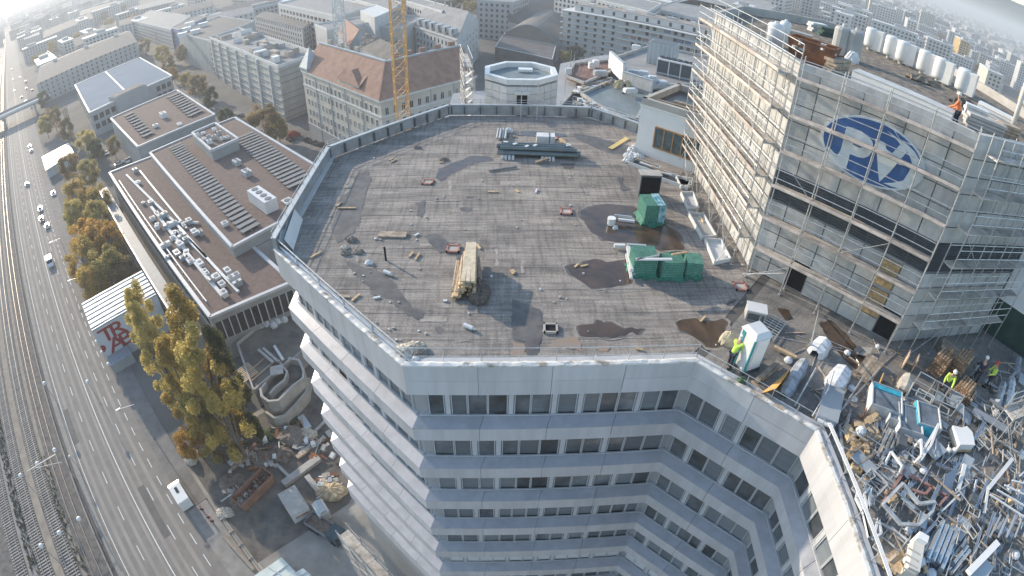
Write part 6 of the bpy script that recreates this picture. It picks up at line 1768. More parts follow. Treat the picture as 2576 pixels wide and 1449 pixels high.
for i, (x, y, L, a_, k) in enumerate(offs):
    p, q = R(x - L / 2 * math.cos(a_), y + L / 2 * math.sin(a_), .05), R(x + L / 2 * math.cos(a_), y - L / 2 * math.sin(a_), .05)
    m = {'wood': M_wood, 'board': M_woodg, 'white': M_plast, 'dark': M_louv}[k]
    MB().bar(p, q, .12 if k != 'board' else .2, .06).build('offcut', m, label={'wood': 'short brown timber offcut lying loose on the roof felt', 'board': 'weathered grey board offcut lying on the roof felt', 'white': 'short white plastic strip lying on the roof felt', 'dark': 'dark metal strip lying in the crate shadow'}[k], cat='offcut', group={'wood': 'brown offcuts on the roof', 'board': 'grey board offcuts on the roof', 'white': 'white strips on the roof', 'dark': 'dark strip on the roof'}[k])
scr = MB().box((0, 0, .04), (.2, .14, .08)).box((.05, .03, .07), (.12, .16, .06), .6)
mss = [scr.mesh('scrap', m) for m in (M_plast, M_deb, M_conc)]
rlm = [(a_, R(*b_)) for a_, b_ in (('the timber pile', (1180, 700)), ('the lower green crates', (1670, 680)), ('the upper green crate', (1634, 540)), ('the pipe stack', (1350, 395)), ('the black post', (970, 655)), ('the square hatch', (1385, 830)), ('the corner rubble', (1030, 885)), ('the front rail, middle', (1500, 885)), ('the left parapet', (800, 520)), ('the roof centre', (1300, 560)), ('the flat grey board', (988, 592)), ('the toilet puddle', (1790, 820)))]
nearest = lambda v: min(rlm, key=lambda l_: (l_[1] - v).length)[0]
lsc = ['tiny white scrap scattered on the roof felt', 'tiny yellowish scrap scattered on the roof felt', 'tiny grey scrap scattered on the roof felt']
pts = [r11(*p) for p in ((1245, 517), (1200, 440), (1815, 550), (1890, 530), (1555, 675), (1715, 740), (1560, 812), (2105, 860), (1255, 965), (1480, 945), (750, 730), (770, 560), (1470, 1040), (1650, 1258), (1150, 1293), (1083, 1327), (990, 1305), (1075, 1383), (2275, 370), (2435, 385), (2240, 550), (2370, 1337), (530, 745), (480, 1035), (1190, 145), (1615, 970))] + [r12(*p) for p in ((95, 765), (50, 840), (465, 740), (555, 740), (585, 620), (640, 818), (760, 505), (570, 345), (815, 430), (720, 1310), (1090, 1380), (620, 300), (70, 357))] + [r21(*p) for p in ((1350, 145), (1440, 145), (1385, 405), (1635, 435), (1705, 463), (1215, 350), (1410, 525), (1340, 420), (1455, 530), (2140, 260), (2175, 130), (2300, 250))] + [r22(*p) for p in ((550, 108), (423, 147), (940, 30), (285, 15), (480, 95), (765, 437), (845, 685), (1430, 690), (1465, 690), (1515, 745), (1605, 750), (1715, 750), (455, 755), (530, 770), (295, 770), (2050, 575))]
for i, (x, y) in enumerate(pts):
    k = i % 3
    o = put('scrap', mss[k], None, loc=R(x, y), rz=RD.uniform(0, 3), label=lsc[k].replace('scattered on the roof felt', 'on the roof felt near ' + nearest(o_ := R(x, y))), cat='scrap', group='%s scraps near %s' % (['white', 'yellowish', 'grey'][k], nearest(R(x, y))))
    s = RD.uniform(.3, .75); o.scale = (s, s, s)
for x, y, lab in ((1178, 826, 'white bottle shaped canister lying before the timber pile shadow'), (975, 690, 'small white canister by the rubble trail')):
    MB().cyl((-.25, 0, .12), (.25, 0, .12), .11, 10).cyl((.25, 0, .12), (.36, 0, .12), .05, 8).build('canister', M_plast, label=lab, cat='canister', loc=R(x, y), rz=-.5)
# ================================================================ the crowded terrace
def ZA(x, y): return (1797.8 + x * .46764, 771.5 + y * .46764)
def TA(x, y, dz=0.0): return R(*ZA(x, y), dz)
M_offw = mat('off_white', (.46, .46, .45), .5, var=.2, scale=2)
# portable toilet
to = thing('portable_toilet', 'white portable toilet with teal corner strips near the roof edge', 'toilet cabin', R(1872, 918), .35)
M_tealp = mat('teal_plastic', (.05, .28, .30), .4, var=.1)
MB().box((0, 0, 1.15), (1.02, 1.02, 2.0)).build('body', M_plast, to)
MB().box((0, 0, .08), (1.12, 1.12, .16)).build('base', M_louv, to)
MB().loft([(-.56, -.56, 2.15), (.56, -.56, 2.15), (.56, .56, 2.15), (-.56, .56, 2.15)], [(-.38, -.38, 2.4), (.38, -.38, 2.4), (.38, .38, 2.4), (-.38, .38, 2.4)]).build('roof', mat('cabin_roof', (.60, .62, .63), .3, var=.04), to)
MB().box((.1, -.525, 1.12), (.74, .03, 1.84)).build('door', M_lampw, to)
for x, y in ((-.49, -.52), (.52, -.30), (.52, .49), (-.52, .3)): MB().box((x, y, 1.15), (.14, .05, 2.0) if abs(y) > .5 else (.05, .2, 2.0)).build('strip', M_tealp, to)
MB().cyl((.4, .4, 2.3), (.4, .4, 2.62), .06, 8).build('vent_pipe', M_louv, to)
def stackbox(name, lab, cat, p, rz, parts, m):
    r = thing(name, lab, cat, p, rz)
    for nm, c, d, mm in parts: MB().box(c, d).build(nm, mm or m, r)
    return r
stackbox('concrete_box', 'pale open box with a dark front beside the long crate shadow', 'box', R(1897, 797), -.3, (('body', (0, 0, .3), (1.1, .8, .6), None), ('lid', (0, 0, .63), (1.15, .85, .06), M_plast), ('front', (0, -.41, .28), (.9, .03, .4), M_louv)), M_conc)
lump('sack', 'tan sack behind the portable toilet', 'sack', R(1829, 862), .9, .7, .7, mat('tan_sack', (.50, .44, .32), .85, var=.2, scale=4))
# ladder like scaffold frames
r = thing('frame_bundle', 'bundle of ladder like scaffold frames lying above the portable toilet', 'scaffold frames')
a, c = TA(270, 160, .15), TA(345, 60, .15)
d = (c - a).normalized(); nn = Vector((-d.y, d.x, 0))
for k in range(4):
    o = nn * (k * .33 - .5)
    MB().cyl(a + o, c + o, .03, 6).build('tube', M_tube, r)
for k in range(9):
    v = a.lerp(c, (k + .5) / 9)
    MB().cyl(v - nn * .55 + Vector((0, 0, .05)), v + nn * .55 + Vector((0, 0, .05)), .025, 6).build('rung', M_tube, r)
# long wrapped bundle, tilted board, logs
def wrap(lab, p, q, w_, h, m, name='wrapped_bundle'):
    n = 14; b = MB(); prev = None
    d = (q - p); L = d.length; d.normalize(); nn = Vector((-d.y, d.x, 0))
    for i in range(n + 1):
        v = p + d * (L * i / n); e = 1 - .5 * (abs(i / n - .5) * 2) ** 6
        rw_ = w_ / 2 * e * RD.uniform(.85, 1.15); rh = h * e * RD.uniform(.85, 1.15)
        cur = [v - nn * rw_, v - nn * rw_ * .8 + Vector((0, 0, rh * .8)), v + Vector((0, 0, rh)), v + nn * rw_ * .8 + Vector((0, 0, rh * .75)), v + nn * rw_]
        if prev:
            o = len(b.v); b.v += [tuple(x) for x in prev + cur]; b.f += [(o + k, o + k + 1, o + 6 + k, o + 5 + k) for k in range(4)]
        prev = cur
    return b.build(name, m, label=lab, cat='bundle', fix=False)
M_foil = mat('grey_foil', (.34, .36, .39), .3, var=.25, scale=3, bump=.8)
M_foilw = mat('white_foil', (.58, .60, .62), .3, var=.15, scale=3, bump=.8)
wrap('long bundle wrapped in crinkled grey foil beside the orange board', TA(365, 485), TA(480, 300), .75, .5, M_foil)
wrap('white wrapped bundle with a rolled top near the terrace middle', TA(625, 455), TA(690, 350), 1.1, .65, M_foilw)
wrap('white wrapped stack heaped with pale stones by the scaffold upright', TA(530, 270), TA(580, 215), 1.0, .75, M_foilw)
wrap('first long grey wrapped roll at the right edge of the terrace', TA(1500, 560), TA(1540, 420), .55, .6, M_foil)
wrap('second long grey wrapped roll at the right edge of the terrace', TA(1560, 570), TA(1590, 390), .6, .6, M_foilw)
wrap('third grey wrapped roll standing at the upper right corner of the terrace', TA(1610, 380), TA(1625, 290), .5, .5, M_foil)
wrap('beige wrapped packet between the plywood sheet and the pallets', TA(1005, 470), TA(1030, 390), .8, .6, mat('beige_wrap', (.42, .39, .34), .6, var=.2, scale=3, bump=.5))
ob = thing('orange_board', 'orange lit wooden board tilted up beside the roof edge', 'board')
p = [TA(250, 455, .1), TA(385, 340, .1), TA(350, 400, .55), TA(265, 470, .5)]
M_orange = mat('orange_wood', (.60, .36, .12), .7, var=.15, scale=3)
MB().quad(TA(250, 465, .1), TA(400, 340, .1), TA(385, 375, .75), TA(330, 440, .75), TA(262, 462, .5)).quad(TA(255, 468, .08), TA(404, 345, .08), TA(388, 380, .72), TA(334, 444, .72), TA(266, 466, .46)).build('board', M_orange, ob, fix=False)
for i, (a, c, w_, h, m, lab) in enumerate((((340, 295), (225, 400), .22, .3, M_woodg, 'thick brown beam lying across the logs below the toilet'), ((360, 310), (255, 390), .2, .15, M_woodg, 'second brown beam below the toilet'), ((320, 215), (440, 275), .2, .2, M_wood, 'long yellow brown plank right of the toilet'), ((180, 420), (250, 500), .12, .1, M_woodg, 'brown plank along the roof edge under the orange board'), ((200, 400), (275, 480), .12, .1, M_woodg, 'second brown plank along the roof edge'), ((290, 510), (375, 560), .25, .15, M_woodg, 'light brown planks at the roof edge beside the grey box'), ((620, 470), (680, 485), .2, .15, M_wood, 'orange brown plank under the white wrapped bundle'))):
    MB().bar(TA(*a, h), TA(*c, h), w_, w_ * .7).build('beam', m, label=lab, cat='beam')
lump('plant', 'small green weed tuft at the roof edge beside the dark rail', 'plant', TA(140, 415), .6, .5, .4, mat('weed_green', (.08, .13, .07), .9, var=.4, scale=5))
stackbox('steel_box', 'long grey steel box lying at the roof edge', 'box', TA(605, 560), .98, (('body', (0, 0, .3), (2.2, 1.0, .5), None), ('lid', (0, 0, .57), (2.25, 1.05, .05), M_zinc), ('flap', (-1.2, 0, .35), (.3, .8, .08), M_plast)), mat('blue_grey_steel', (.27, .29, .33), .45, var=.1, scale=1))
def planks(lab, a, c, n, w_, m, rows=3, h0=.08, name='plank_stack'):
    r = thing(name, lab, 'plank stack')
    p, q = TA(*a), TA(*c); d = (q - p).normalized(); nn = Vector((-d.y, d.x, 0))
    for k in range(rows):
        for i in range(n):
            o = nn * ((i - n / 2) * w_ * 1.05) + Vector((0, 0, h0 + k * .11))
            MB().bar(p + o + d * RD.uniform(-.15, .15), q + o + d * RD.uniform(-.15, .15), w_, .09).build('plank', m, r)
    return r
planks('stack of grey weathered planks by the scaffold corner', (775, 395), (850, 295), 5, .2, M_woodg)
planks('stack of brown planks leaning behind the pallet piles', (1215, 215), (1330, 310), 4, .25, M_woodg, 4)
planks('small light brown plank stack at the foot of the terrace', (930, 1420), (1010, 1340), 5, .16, M_wood, 2)
planks('grey plank walkway crossing below the white hood', (1360, 640), (1480, 760), 4, .22, M_woodg, 1)
planks('grey brown plank floor among the lower frames', (900, 1290), (980, 1340), 6, .25, M_woodg, 1)
pw_ = thing('plywood_sheet', 'brown plywood sheet with a bright orange edge standing near the glass crates', 'plywood sheet')
MB().quad(TA(850, 505, .02), TA(935, 500, .02), TA(965, 385, .05), TA(905, 365, .05)).build('sheet', mat('brown_plywood', (.36, .28, .20), .8, var=.15, scale=2), pw_)
MB().bar(TA(848, 505, .1), TA(905, 365, .35), .05, .3).build('edge', M_orange, pw_)
# glass crates
M_cyan = mat('cyan_foil', (.06, .38, .50), .35, var=.2, scale=3)
M_gl2 = mat('grey_glass', (.16, .19, .22), .12, var=.25, scale=1.5)
def crate(lab, x, y, rz, sx, sy, h, blue=0):
    r = thing('glass_crate', lab, 'glass crate', TA(x, y), rz)
    MB().box((0, 0, h * .5), (sx, sy, h)).build('glass', M_gl2, r)
    for a in (-1, 1): MB().box((a * sx / 2, 0, h / 2 + .02), (.07, sy + .06, h + .08)).build('rail', M_trim, r); MB().box((0, a * sy / 2, h / 2 + .03), (sx, .07, h + .06)).build('rail', M_zinc, r)
    if blue == 1: MB().box((0, sy * .36, h + .03), (sx + .02, .3, .05)).build('foil', M_cyan, r)
    if blue == 2: MB().box((-sx / 2 - .05, 0, h / 2), (.04, sy + .1, h + .05)).build('foil', M_cyan, r); MB().box((-.1, -sy / 2 - .05, h / 2), (sx * .8, .04, h)).build('foil', M_cyan, r)
crate('largest glass crate with a cyan foil band across its top', 895, 545, -.5, 1.7, 1.6, .7, 1)
crate('dark glass crate right next to the largest one', 955, 600, -.5, .9, 1.5, .6)
crate('grey glass crate in the middle of the crate row', 1020, 650, -.45, 1.3, 1.7, .65)
crate('glass crate with cyan foil on its sides, last of the crate row', 1115, 640, -.45, 1.3, 1.5, .75, 2)
# white hood
hd = thing('plastic_hood', 'bright white plastic hood standing among the frames', 'hood', TA(1308, 735), -.15)
b = MB().prism([(-.55, -.6), (.5, -.6), (.72, .2), (.5, .62), (.1, .5), (-.5, .62)], .25, .62); b.build('shell', M_lampw, hd)
MB().prism([(-.6, -.65), (.55, -.65), (.77, .2), (.54, .67), (.1, .55), (-.55, .67)], .12, .25).build('rim', M_wood, hd)
MB().box((0, 0, .06), (.9, .9, .12)).build('base', M_louv, hd)
for x, lab in ((1250, 'left one of two round white pots below the white hood'), (1280, 'right one of two round white pots below the white hood')):
    MB().lathe((0, 0, 0), [(.13, 0), (.16, .1), (.15, .25), (.08, .3)], 10).build('pot', M_lampw, label=lab, cat='pot', loc=TA(x, 785))
def pipes(lab, a, c, n, rr, m, h0=.1):
    r = thing('pipe_bundle', lab, 'pipe bundle')
    p, q = TA(*a), TA(*c); d = (q - p).normalized(); nn = Vector((-d.y, d.x, 0))
    for i in range(n):
        o = nn * ((i % 4 - 1.5) * rr * 2.1) + Vector((0, 0, h0 + (i // 4) * rr * 1.8))
        MB().cyl(p + o + d * RD.uniform(-.12, .12), q + o + d * RD.uniform(-.12, .12), rr, 8).build('pipe', m, r)
    return r
M_silver = mat('silver_duct', (.50, .53, .56), .25, var=.15, scale=2, metal=.7)
pipes('bundle of silver ducts below the glass crates', (865, 850), (935, 690), 7, .11, M_silver)
pipes('bundle of blue grey ducts at the bottom of the terrace', (1160, 1400), (1240, 1205), 8, .13, M_silver)
pipes('second blue grey duct bundle left of the first at the bottom', (1100, 1340), (1160, 1215), 5, .12, mat('blue_duct', (.20, .25, .30), .35, var=.1, metal=.5))
pipes('silver pipe bundle half covered in foil at the bottom right', (1230, 1420), (1330, 1300), 6, .1, M_silver)
# dark segmented hose
hs = thing('drain_hose', 'dark segmented drain pipe lying along the terrace edge', 'drain pipe')
ph = [(672, 640), (680, 700), (690, 760), (697, 830), (712, 900)]
for i in range(4): MB().cyl(TA(*ph[i], .09), TA(*ph[i + 1], .09), .08, 8).build('segment', M_pipe if i % 2 else M_zinc, hs)
# big white polygon frame and red timber frame
def ring(name, lab, pts, h, w_, m, cat='frame', hh=.12):
    r = thing(name, lab, cat)
    for i in range(len(pts)):
        a, c = TA(*pts[i], h[i] if isinstance(h, (list, tuple)) else h), TA(*pts[(i + 1) % len(pts)], h[(i + 1) % len(pts)] if isinstance(h, (list, tuple)) else h)
        MB().bar(a, c, w_, hh).build('bar', m, r)
    return r
rf = ring('polygon_frame', 'large white many sided window frame lying in the terrace middle', [(1010, 950), (1100, 1060), (1185, 1050), (1170, 1100), (1095, 1175), (1000, 1170), (905, 1060)], [.9, .7, .6, .5, .5, .6, .9], .14, M_offw)
MB().bar(TA(1035, 1000, .75), TA(1090, 1060, .65), .06).build('bar', M_plast, rf); MB().bar(TA(1005, 1030, .75), TA(1075, 1085, .6), .06).build('bar', M_plast, rf)
M_redw = mat('red_brown_timber', (.33, .19, .16), .8, var=.2, scale=3)
rr_ = thing('timber_rack', 'reddish timber frame under the large white window frame', 'frame')
for a, c in (((1025, 880), (905, 1050)), ((1050, 905), (1250, 1020)), ((1250, 1020), (1200, 1075)), ((1140, 1000), (1165, 970)), ((1040, 980), (1130, 1010))): MB().bar(TA(*a, .35), TA(*c, .35), .13, .14).build('beam', M_redw, rr_)
ring('window_frame', 'upright white window frame left above the polygon frame', [(1060, 770), (1110, 715), (1115, 800), (1065, 850)], [.2, 1.2, 1.2, .2], .1, M_plast)
ring('window_frame', 'long white ladder like frame beside the last glass crate', [(1205, 630), (1165, 740), (1090, 850), (1130, 760)], [1.2, .8, .2, .6], .12, M_plast)
ring('window_frame', 'dark glazed frame standing between the duct bundle and the polygon frame', [(915, 850), (950, 780), (1010, 860), (985, 915)], [.2, .9, .9, .2], .08, M_plast)
ring('window_frame', 'tall pale angle frame at the terrace edge, upper one', [(775, 985), (760, 1030), (800, 1110), (830, 1240)], .5, .1, M_plast)
ring('window_frame', 'pale hooked frame at the terrace edge, right of the first', [(840, 970), (800, 1010), (825, 1090)], .5, .1, M_plast)
ring('window_frame', 'pale three sided frame below the hooked one', [(880, 1140), (895, 1220), (850, 1250)], .4, .1, M_plast)
for i, (a, c, h0, h1, w_, m, lab) in enumerate((((1600, 820), (1470, 980), .5, .5, .22, M_plast, 'long bright white profile at the right side of the terrace'), ((1470, 980), (1450, 1110), .5, .4, .14, M_plast, 'thin white profile bent down from the long bright one'), ((1520, 1270), (1365, 1430), .6, .6, .32, M_lampw, 'broad bright white profile at the bottom right'), ((1325, 1000), (1200, 1120), .3, .3, .1, M_plast, 'curved pale profile right of the polygon frame'), ((1345, 850), (1310, 985), .6, .4, .2, M_plast, 'white profile standing on the grey sheets'), ((1410, 930), (1390, 1010), .7, .2, .1, M_plast, 'short white profile in the middle of the grey sheets'), ((895, 1160), (1040, 1260), .3, .3, .14, M_zinc, 'pale beam below the polygon frame'), ((1105, 1310), (1140, 1430), .3, .3, .16, M_wood, 'yellow brown timber beside the white stepped box'), ((1005, 1370), (1030, 1420), .3, .3, .16, M_wood, 'orange brown timber left of the white stepped box'))):
    MB().bar(TA(*a, h0), TA(*c, h1), w_, w_ * .6).build('profile', m, label=lab, cat='profile')
r = thing('stepped_box', 'tall white stepped box at the bottom of the terrace', 'box')
MB().bar(TA(1045, 1440, .45), TA(1075, 1290, .45), .55, .8).build('body', mat('cream_box', (.60, .57, .50), .6, var=.06), r); MB().bar(TA(1085, 1290, .6), TA(1095, 1255, .6), .5, 1.0).build('top', M_lampw, r)
for i in range(4): MB().bar(TA(1046 + i * 8, 1425 - i * 36, .86), TA(1048 + i * 8, 1419 - i * 36, .86), .56, .04).build('joint', M_conc, r)
def sheet_(lab, pts, h, m):
    q = [TA(*p, h[i] if isinstance(h, (list, tuple)) else h) for i, p in enumerate(pts)]
    b = MB(); b.add(q + [v - Vector((0, 0, .05)) for v in q], [(0, 1, 2, 3), (7, 6, 5, 4), (0, 4, 5, 1), (1, 5, 6, 2), (2, 6, 7, 3), (3, 7, 4, 0)])
    b.build('sheet', m, label=lab, cat='sheet')
sheet_('tall grey sheet leaning below the white hood', [(1350, 790), (1400, 820), (1350, 920), (1300, 905)], [.9, .9, .2, .2], M_zinc)
sheet_('large blue grey sheet leaning right of the timber frame', [(1240, 900), (1310, 870), (1260, 1030), (1215, 1030)], [.8, .8, .1, .1], mat('blue_grey_steel', (.27, .29, .33), .45))
sheet_('dark sheet between the grey sheets and the long profile', [(1380, 960), (1420, 960), (1380, 1110), (1345, 1100)], .3, M_louv)
sheet_('long flat grey panel left of the workers', [(1400, 540), (1590, 650), (1570, 680), (1385, 565)], .5, mat('blue_grey_steel', (.27, .29, .33), .45))
sheet_('pale brown sheet at the lower middle', [(1225, 1140), (1330, 1180), (1320, 1210), (1215, 1165)], .15, M_woodg)
sheet_('pale mat by the doorway puddle', [(775, 215), (850, 220), (835, 270), (765, 250)], .2, mat('beige_wrap', (.42, .39, .34), .6))
# pallet piles
def pallets(lab, x, y, rz, n, jit=.08):
    r = thing('pallet_pile', lab, 'pallet pile', TA(x, y), rz)
    for k in range(n):
        z = k * .145; o = (RD.uniform(-jit, jit), RD.uniform(-jit, jit))
        for i in range(5): MB().box((o[0], o[1] - .36 + i * .18, z + .125), (1.2, .13, .025)).build('deck_board', M_pal, r)
        for i in range(3): MB().box((o[0] - .5 + i * .5, o[1], z + .06), (.1, .8, .1)).build('bearer', M_pal2, r)
M_pal = mat('pallet_wood', (.40, .27, .17), .85, var=.3, scale=5, rnd=.3)
M_pal2 = mat('pallet_dark', (.20, .13, .085), .9, var=.3, scale=5, rnd=.3)
pallets('tall pallet pile left of two with a pallet standing against it', 1190, 350, .5, 9)
pallets('tall pallet pile right of two behind the vest worker', 1285, 365, .55, 10)
pallets('lower pallet pile under the galvanised frame', 1330, 460, .5, 5)
pallets('lowest pallet pile right of the galvanised frame', 1345, 490, .6, 3)
for x, lab in ((1200, 'pallet leaning upright against the left pallet pile'), (1300, 'pallet leaning upright against the right pallet pile')):
    r = thing('leaning_pallet', lab, 'pallet', TA(x, 335), .5)
    for i in range(5): MB().bar((-.4 + i * .2, -.5, .1), (-.4 + i * .2, -.15, 1.5), .13, .03).build('deck_board', M_pal, r)
    for k in (.2, .8, 1.4): MB().bar((-.45, -.5 + k * .25, k), (.45, -.5 + k * .25, k), .1, .09).build('bearer', M_pal2, r)
for i, (x, y, lab) in enumerate(((1010, 330, 'first beige board standing on edge before the pallet piles'), (1058, 350, 'second beige board standing on edge before the pallet piles'))):
    MB().bar(TA(x, y, .05), TA(x + 12, y - 40, .05), .06, 1.6, up=(0, 0, 1)).build('board', mat('beige_board', (.50, .38, .28), .8, var=.15), label=lab, cat='board')
# galvanised cage
cg = thing('steel_cage', 'galvanised tube frame standing over the pallet piles', 'steel frame')
c4 = [TA(1062, 405), TA(1312, 545), TA(1275, 600), TA(1030, 470)]
c4 = [TA(1062, 430), TA(1290, 560), TA(1245, 625), TA(1005, 520)]
for p in c4: MB().cyl(p, p + Vector((0, 0, 1.1)), .035, 6).build('post', M_tube, cg)
for i in range(4):
    for h in (.5, 1.08): MB().cyl(c4[i] + Vector((0, 0, h)), c4[(i + 1) % 4] + Vector((0, 0, h)), .03, 6).build('rail', M_tube, cg)
for f in (.33, .66): MB().cyl(c4[0].lerp(c4[1], f) + Vector((0, 0, 1.08)), c4[3].lerp(c4[2], f) + Vector((0, 0, 1.08)), .03, 6).build('rail', M_tube, cg)
# scaffold tubes leaning / uprights crossing the terrace
tb = [((560, 20), (520, 200), 3.5, 'inclined scaffold tube rising to the penthouse, leftmost'), ((505, 215), (525, 165), 1.2, 'short scaffold upright by the stone heaped bundle'), ((430, 535), (545, 330), .6, 'long tube lying from the grey foil bundle to the roof edge'), ((525, 590), (615, 440), .7, 'white tube lying over the grey steel box'), ((565, 590), (640, 350), .9, 'second tube lying beside the white wrapped bundle'), ((615, 655), (800, 375), .5, 'longest tube lying from the plank stack to the roof edge'), ((640, 600), (890, 330), .4, 'parallel tube under the longest one'), ((1000, 545), (1070, 410), .8, 'thick tube left of the galvanised frame'), ((785, 610), (880, 440), .4, 'rusty tube left of the largest glass crate'), ((1070, 620), (1130, 520), .6, 'tube leaning between the crates and the frame')]
for i, (a, c, h, lab) in enumerate(tb): MB().cyl(TA(*a, .1), TA(*c, h), .045, 7).build('tube', M_tube if i != 8 else M_rust, label=lab, cat='tube')
# fill of loose material between the named pieces, named after what it lies beside
lm = [('the white hood', (1308, 735)), ('the polygon frame', (1020, 1060)), ('the glass crates', (980, 610)), ('the silver ducts', (900, 770)), ('the pallet piles', (1250, 400)), ('the grey rolls', (1560, 480)), ('the long bright profile', (1540, 900)), ('the stepped box', (1060, 1350)), ('the bottom right profile', (1440, 1350)), ('the grey sheets', (1330, 900)), ('the terrace edge rail', (720, 950)), ('the grey steel box', (605, 560)), ('the blue grey ducts', (1200, 1300)), ('the right frames', (1600, 1150))]
lmw = [(n_, TA(*p)) for n_, p in lm]
lmu = [(n_, TA(*p)) for n_, p in (('the portable toilet', (160, 260)), ('the ladder like frames', (310, 110)), ('the stone heaped bundle', (550, 240)), ('the grey foil bundle', (430, 390)), ('the white rolled bundle', (655, 400)), ('the grey plank stack', (810, 340)), ('the doorway puddle', (720, 230)), ('the plywood sheet', (900, 440)))]
mesh_kinds = []
def reg(kind, adj, me, cat): mesh_kinds.append((kind, adj, me, cat))
for L in (1.2, 2.2, 3.2):
    reg('profile', 'white', MB().box((0, 0, .05), (L, .1, .08)).box((0, .05, .09), (L, .02, .08)).mesh('profile', M_offw), 'profile')
    reg('tube', 'galvanised', MB().cyl((-L / 2, 0, .04), (L / 2, 0, .04), .035, 6).mesh('tube', M_tube), 'tube')
    reg('lath', 'brown', MB().box((0, 0, .05), (L, .12, .07)).mesh('lath', M_woodg), 'lath')
    reg('channel', 'silver', MB().box((0, 0, .03), (L, .2, .03)).box((0, .1, .08), (L, .02, .12)).box((0, -.1, .08), (L, .02, .12)).mesh('channel', M_silver), 'channel')
for s in (.8, 1.3):
    b = MB(); b.box((0, -s / 2, .05), (s * 1.4, .07, .08)); b.box((0, s / 2, .05), (s * 1.4, .07, .08)); b.box((-s * .7, 0, .05), (.07, s, .08)); b.box((s * .7, 0, .05), (.07, s, .08)); b.box((0, 0, .05), (.05, s, .06))
    reg('frame', 'white', b.mesh('frame', M_offw), 'frame')
    reg('sheet', 'grey', MB().box((0, 0, .04), (s * 1.3, s * .8, .04)).box((0, s * .38, .08), (s * 1.3, .04, .06)).mesh('sheet', M_zinc), 'sheet')
reg('offcut', 'light brown', MB().box((0, 0, .12), (.5, .28, .22)).box((.1, .05, .25), (.3, .16, .06), .3).mesh('offcut', M_wood), 'offcut')
reg('carton', 'tan', MB().box((0, 0, .2), (.5, .4, .4)).box((0, 0, .41), (.44, .1, .02)).mesh('carton', mat('carton', (.36, .30, .23), .85, var=.15, scale=3)), 'carton')
reg('crate', 'dark grey', MB().box((0, 0, .18), (.7, .5, .32)).box((0, 0, .36), (.74, .54, .04)).mesh('crate', M_louv), 'crate')
reg('bag', 'white', MB().lathe((0, 0, 0), [(.24, 0), (.33, .12), (.28, .28), (.12, .36), (.06, .4)], 9).mesh('bag', M_foilw), 'bag')
reg('heap', 'dark', MB().lathe((0, 0, 0), [(.5, 0), (.4, .1), (.22, .2), (.05, .24)], 8).mesh('heap', M_deb2), 'debris heap')
wts = {'profile': 2.0, 'tube': 4.5, 'lath': 3, 'channel': 3.2, 'frame': 3, 'sheet': 2.4, 'offcut': 1.6, 'carton': .5, 'crate': 2, 'bag': 1.6, 'heap': 1.2}
WK = [wts[k[0]] for k in mesh_kinds]
n = 0; tries = 0
while n < 540 and tries < 6000:
    tries += 1
    za = (RD.uniform(560, 1664), RD.uniform(330, 1449))
    x, y = za
    edge = 560 + (y - 640) * .42 + 60
    if y > 640 and x < edge + 30: continue
    if y < 620 and x < 900: continue
    if y < 480 and x < 1350: continue
    if abs(x - 1308) < 70 and abs(y - 720) < 70: continue
    if abs(x - 1220) < 130 and abs(y - 370) < 120: continue
    v = TA(x, y)
    if v.y > 19 or v.y < -8: continue
    k, adj, me, cat = RD.choices(mesh_kinds, WK)[0]
    near = min(lmw, key=lambda l_: (l_[1] - v).length)[0]
    rz = .7 + RD.choice((0, 0, PI / 2)) + RD.gauss(0, .22)
    o = put(k, me, None, loc=v + Vector((0, 0, RD.choice((0, 0, .1, .25, .4)))), label='loose %s %s lying near %s' % (adj, k, near), cat=cat, group='%s %ss near %s' % (adj, k, near))
    o.rotation_euler = (RD.gauss(0, .05), RD.gauss(0, .12) if k in ('profile', 'tube', 'channel', 'lath', 'frame') else 0, rz)
    s = RD.uniform(.42, .9); o.scale = (s, s, s)
    n += 1
for i in range(64):
    x, y = RD.uniform(380, 1010), RD.uniform(140, 600)
    if y > 330 + (x - 150) * .52 or y < 30 + (x - 430) * .34: continue
    v = TA(x, y)
    k, adj, me, cat = RD.choice([m_ for m_ in mesh_kinds if m_[0] in ('lath', 'tube', 'offcut', 'bag', 'heap', 'crate')])
    near = min(lmu, key=lambda l_: (l_[1] - v).length)[0]
    o = put(k, me, None, loc=v, rz=RD.uniform(0, 3.1), label='small %s %s lying near %s' % (adj, k, near), cat=cat, group='small %s %ss near %s' % (adj, k, near)); s = RD.uniform(.35, .8); o.scale = (s, s, s)
for i, (x, y) in enumerate(((722, 712), (795, 735), (760, 640), (842, 620), (752, 885), (728, 800), (832, 705), (770, 660), (715, 690), (820, 650), (860, 700), (790, 690), (745, 740), (812, 780), (770, 800))):
    o = put('timber_block', mesh_kinds[[k[0] for k in mesh_kinds].index('offcut')][2], None, loc=TA(x, y), rz=RD.uniform(0, 3), label='light brown timber block in the pile beside the silver ducts', cat='timber block', group='timber blocks beside the silver ducts'); s = RD.uniform(.9, 1.5); o.scale = (s, s, s)
# frames and tubes grid at the right edge
for i in range(5):
    a, c = TA(1480 + i * 40, 1010 - i * 25, .9), TA(1664, 1130 - i * 60, .9)
    MB().bar(a, c, .08, .06).build('frame_bar', M_plast, label='pale bar of the frame rows at the right picture edge', cat='frame bar', group='pale frame bars at the right picture edge')
for i in range(5):
    a, c = TA(1480 + i * 45, 1240, .7), TA(1540 + i * 40, 1120, .7)
    MB().bar(a, c, .08, .06).build('frame_bar', M_zinc, label='grey cross bar of the frame rows at the right picture edge', cat='frame bar', group='grey cross bars at the right picture edge')
scaffold('loose_scaffold', 'low scaffold bay standing at the upper right of the terrace', TA(1640, 700), TA(1500, 760), 54.03, 56.1, 1.2, off=.1, depth=.8, deckm=M_deck)
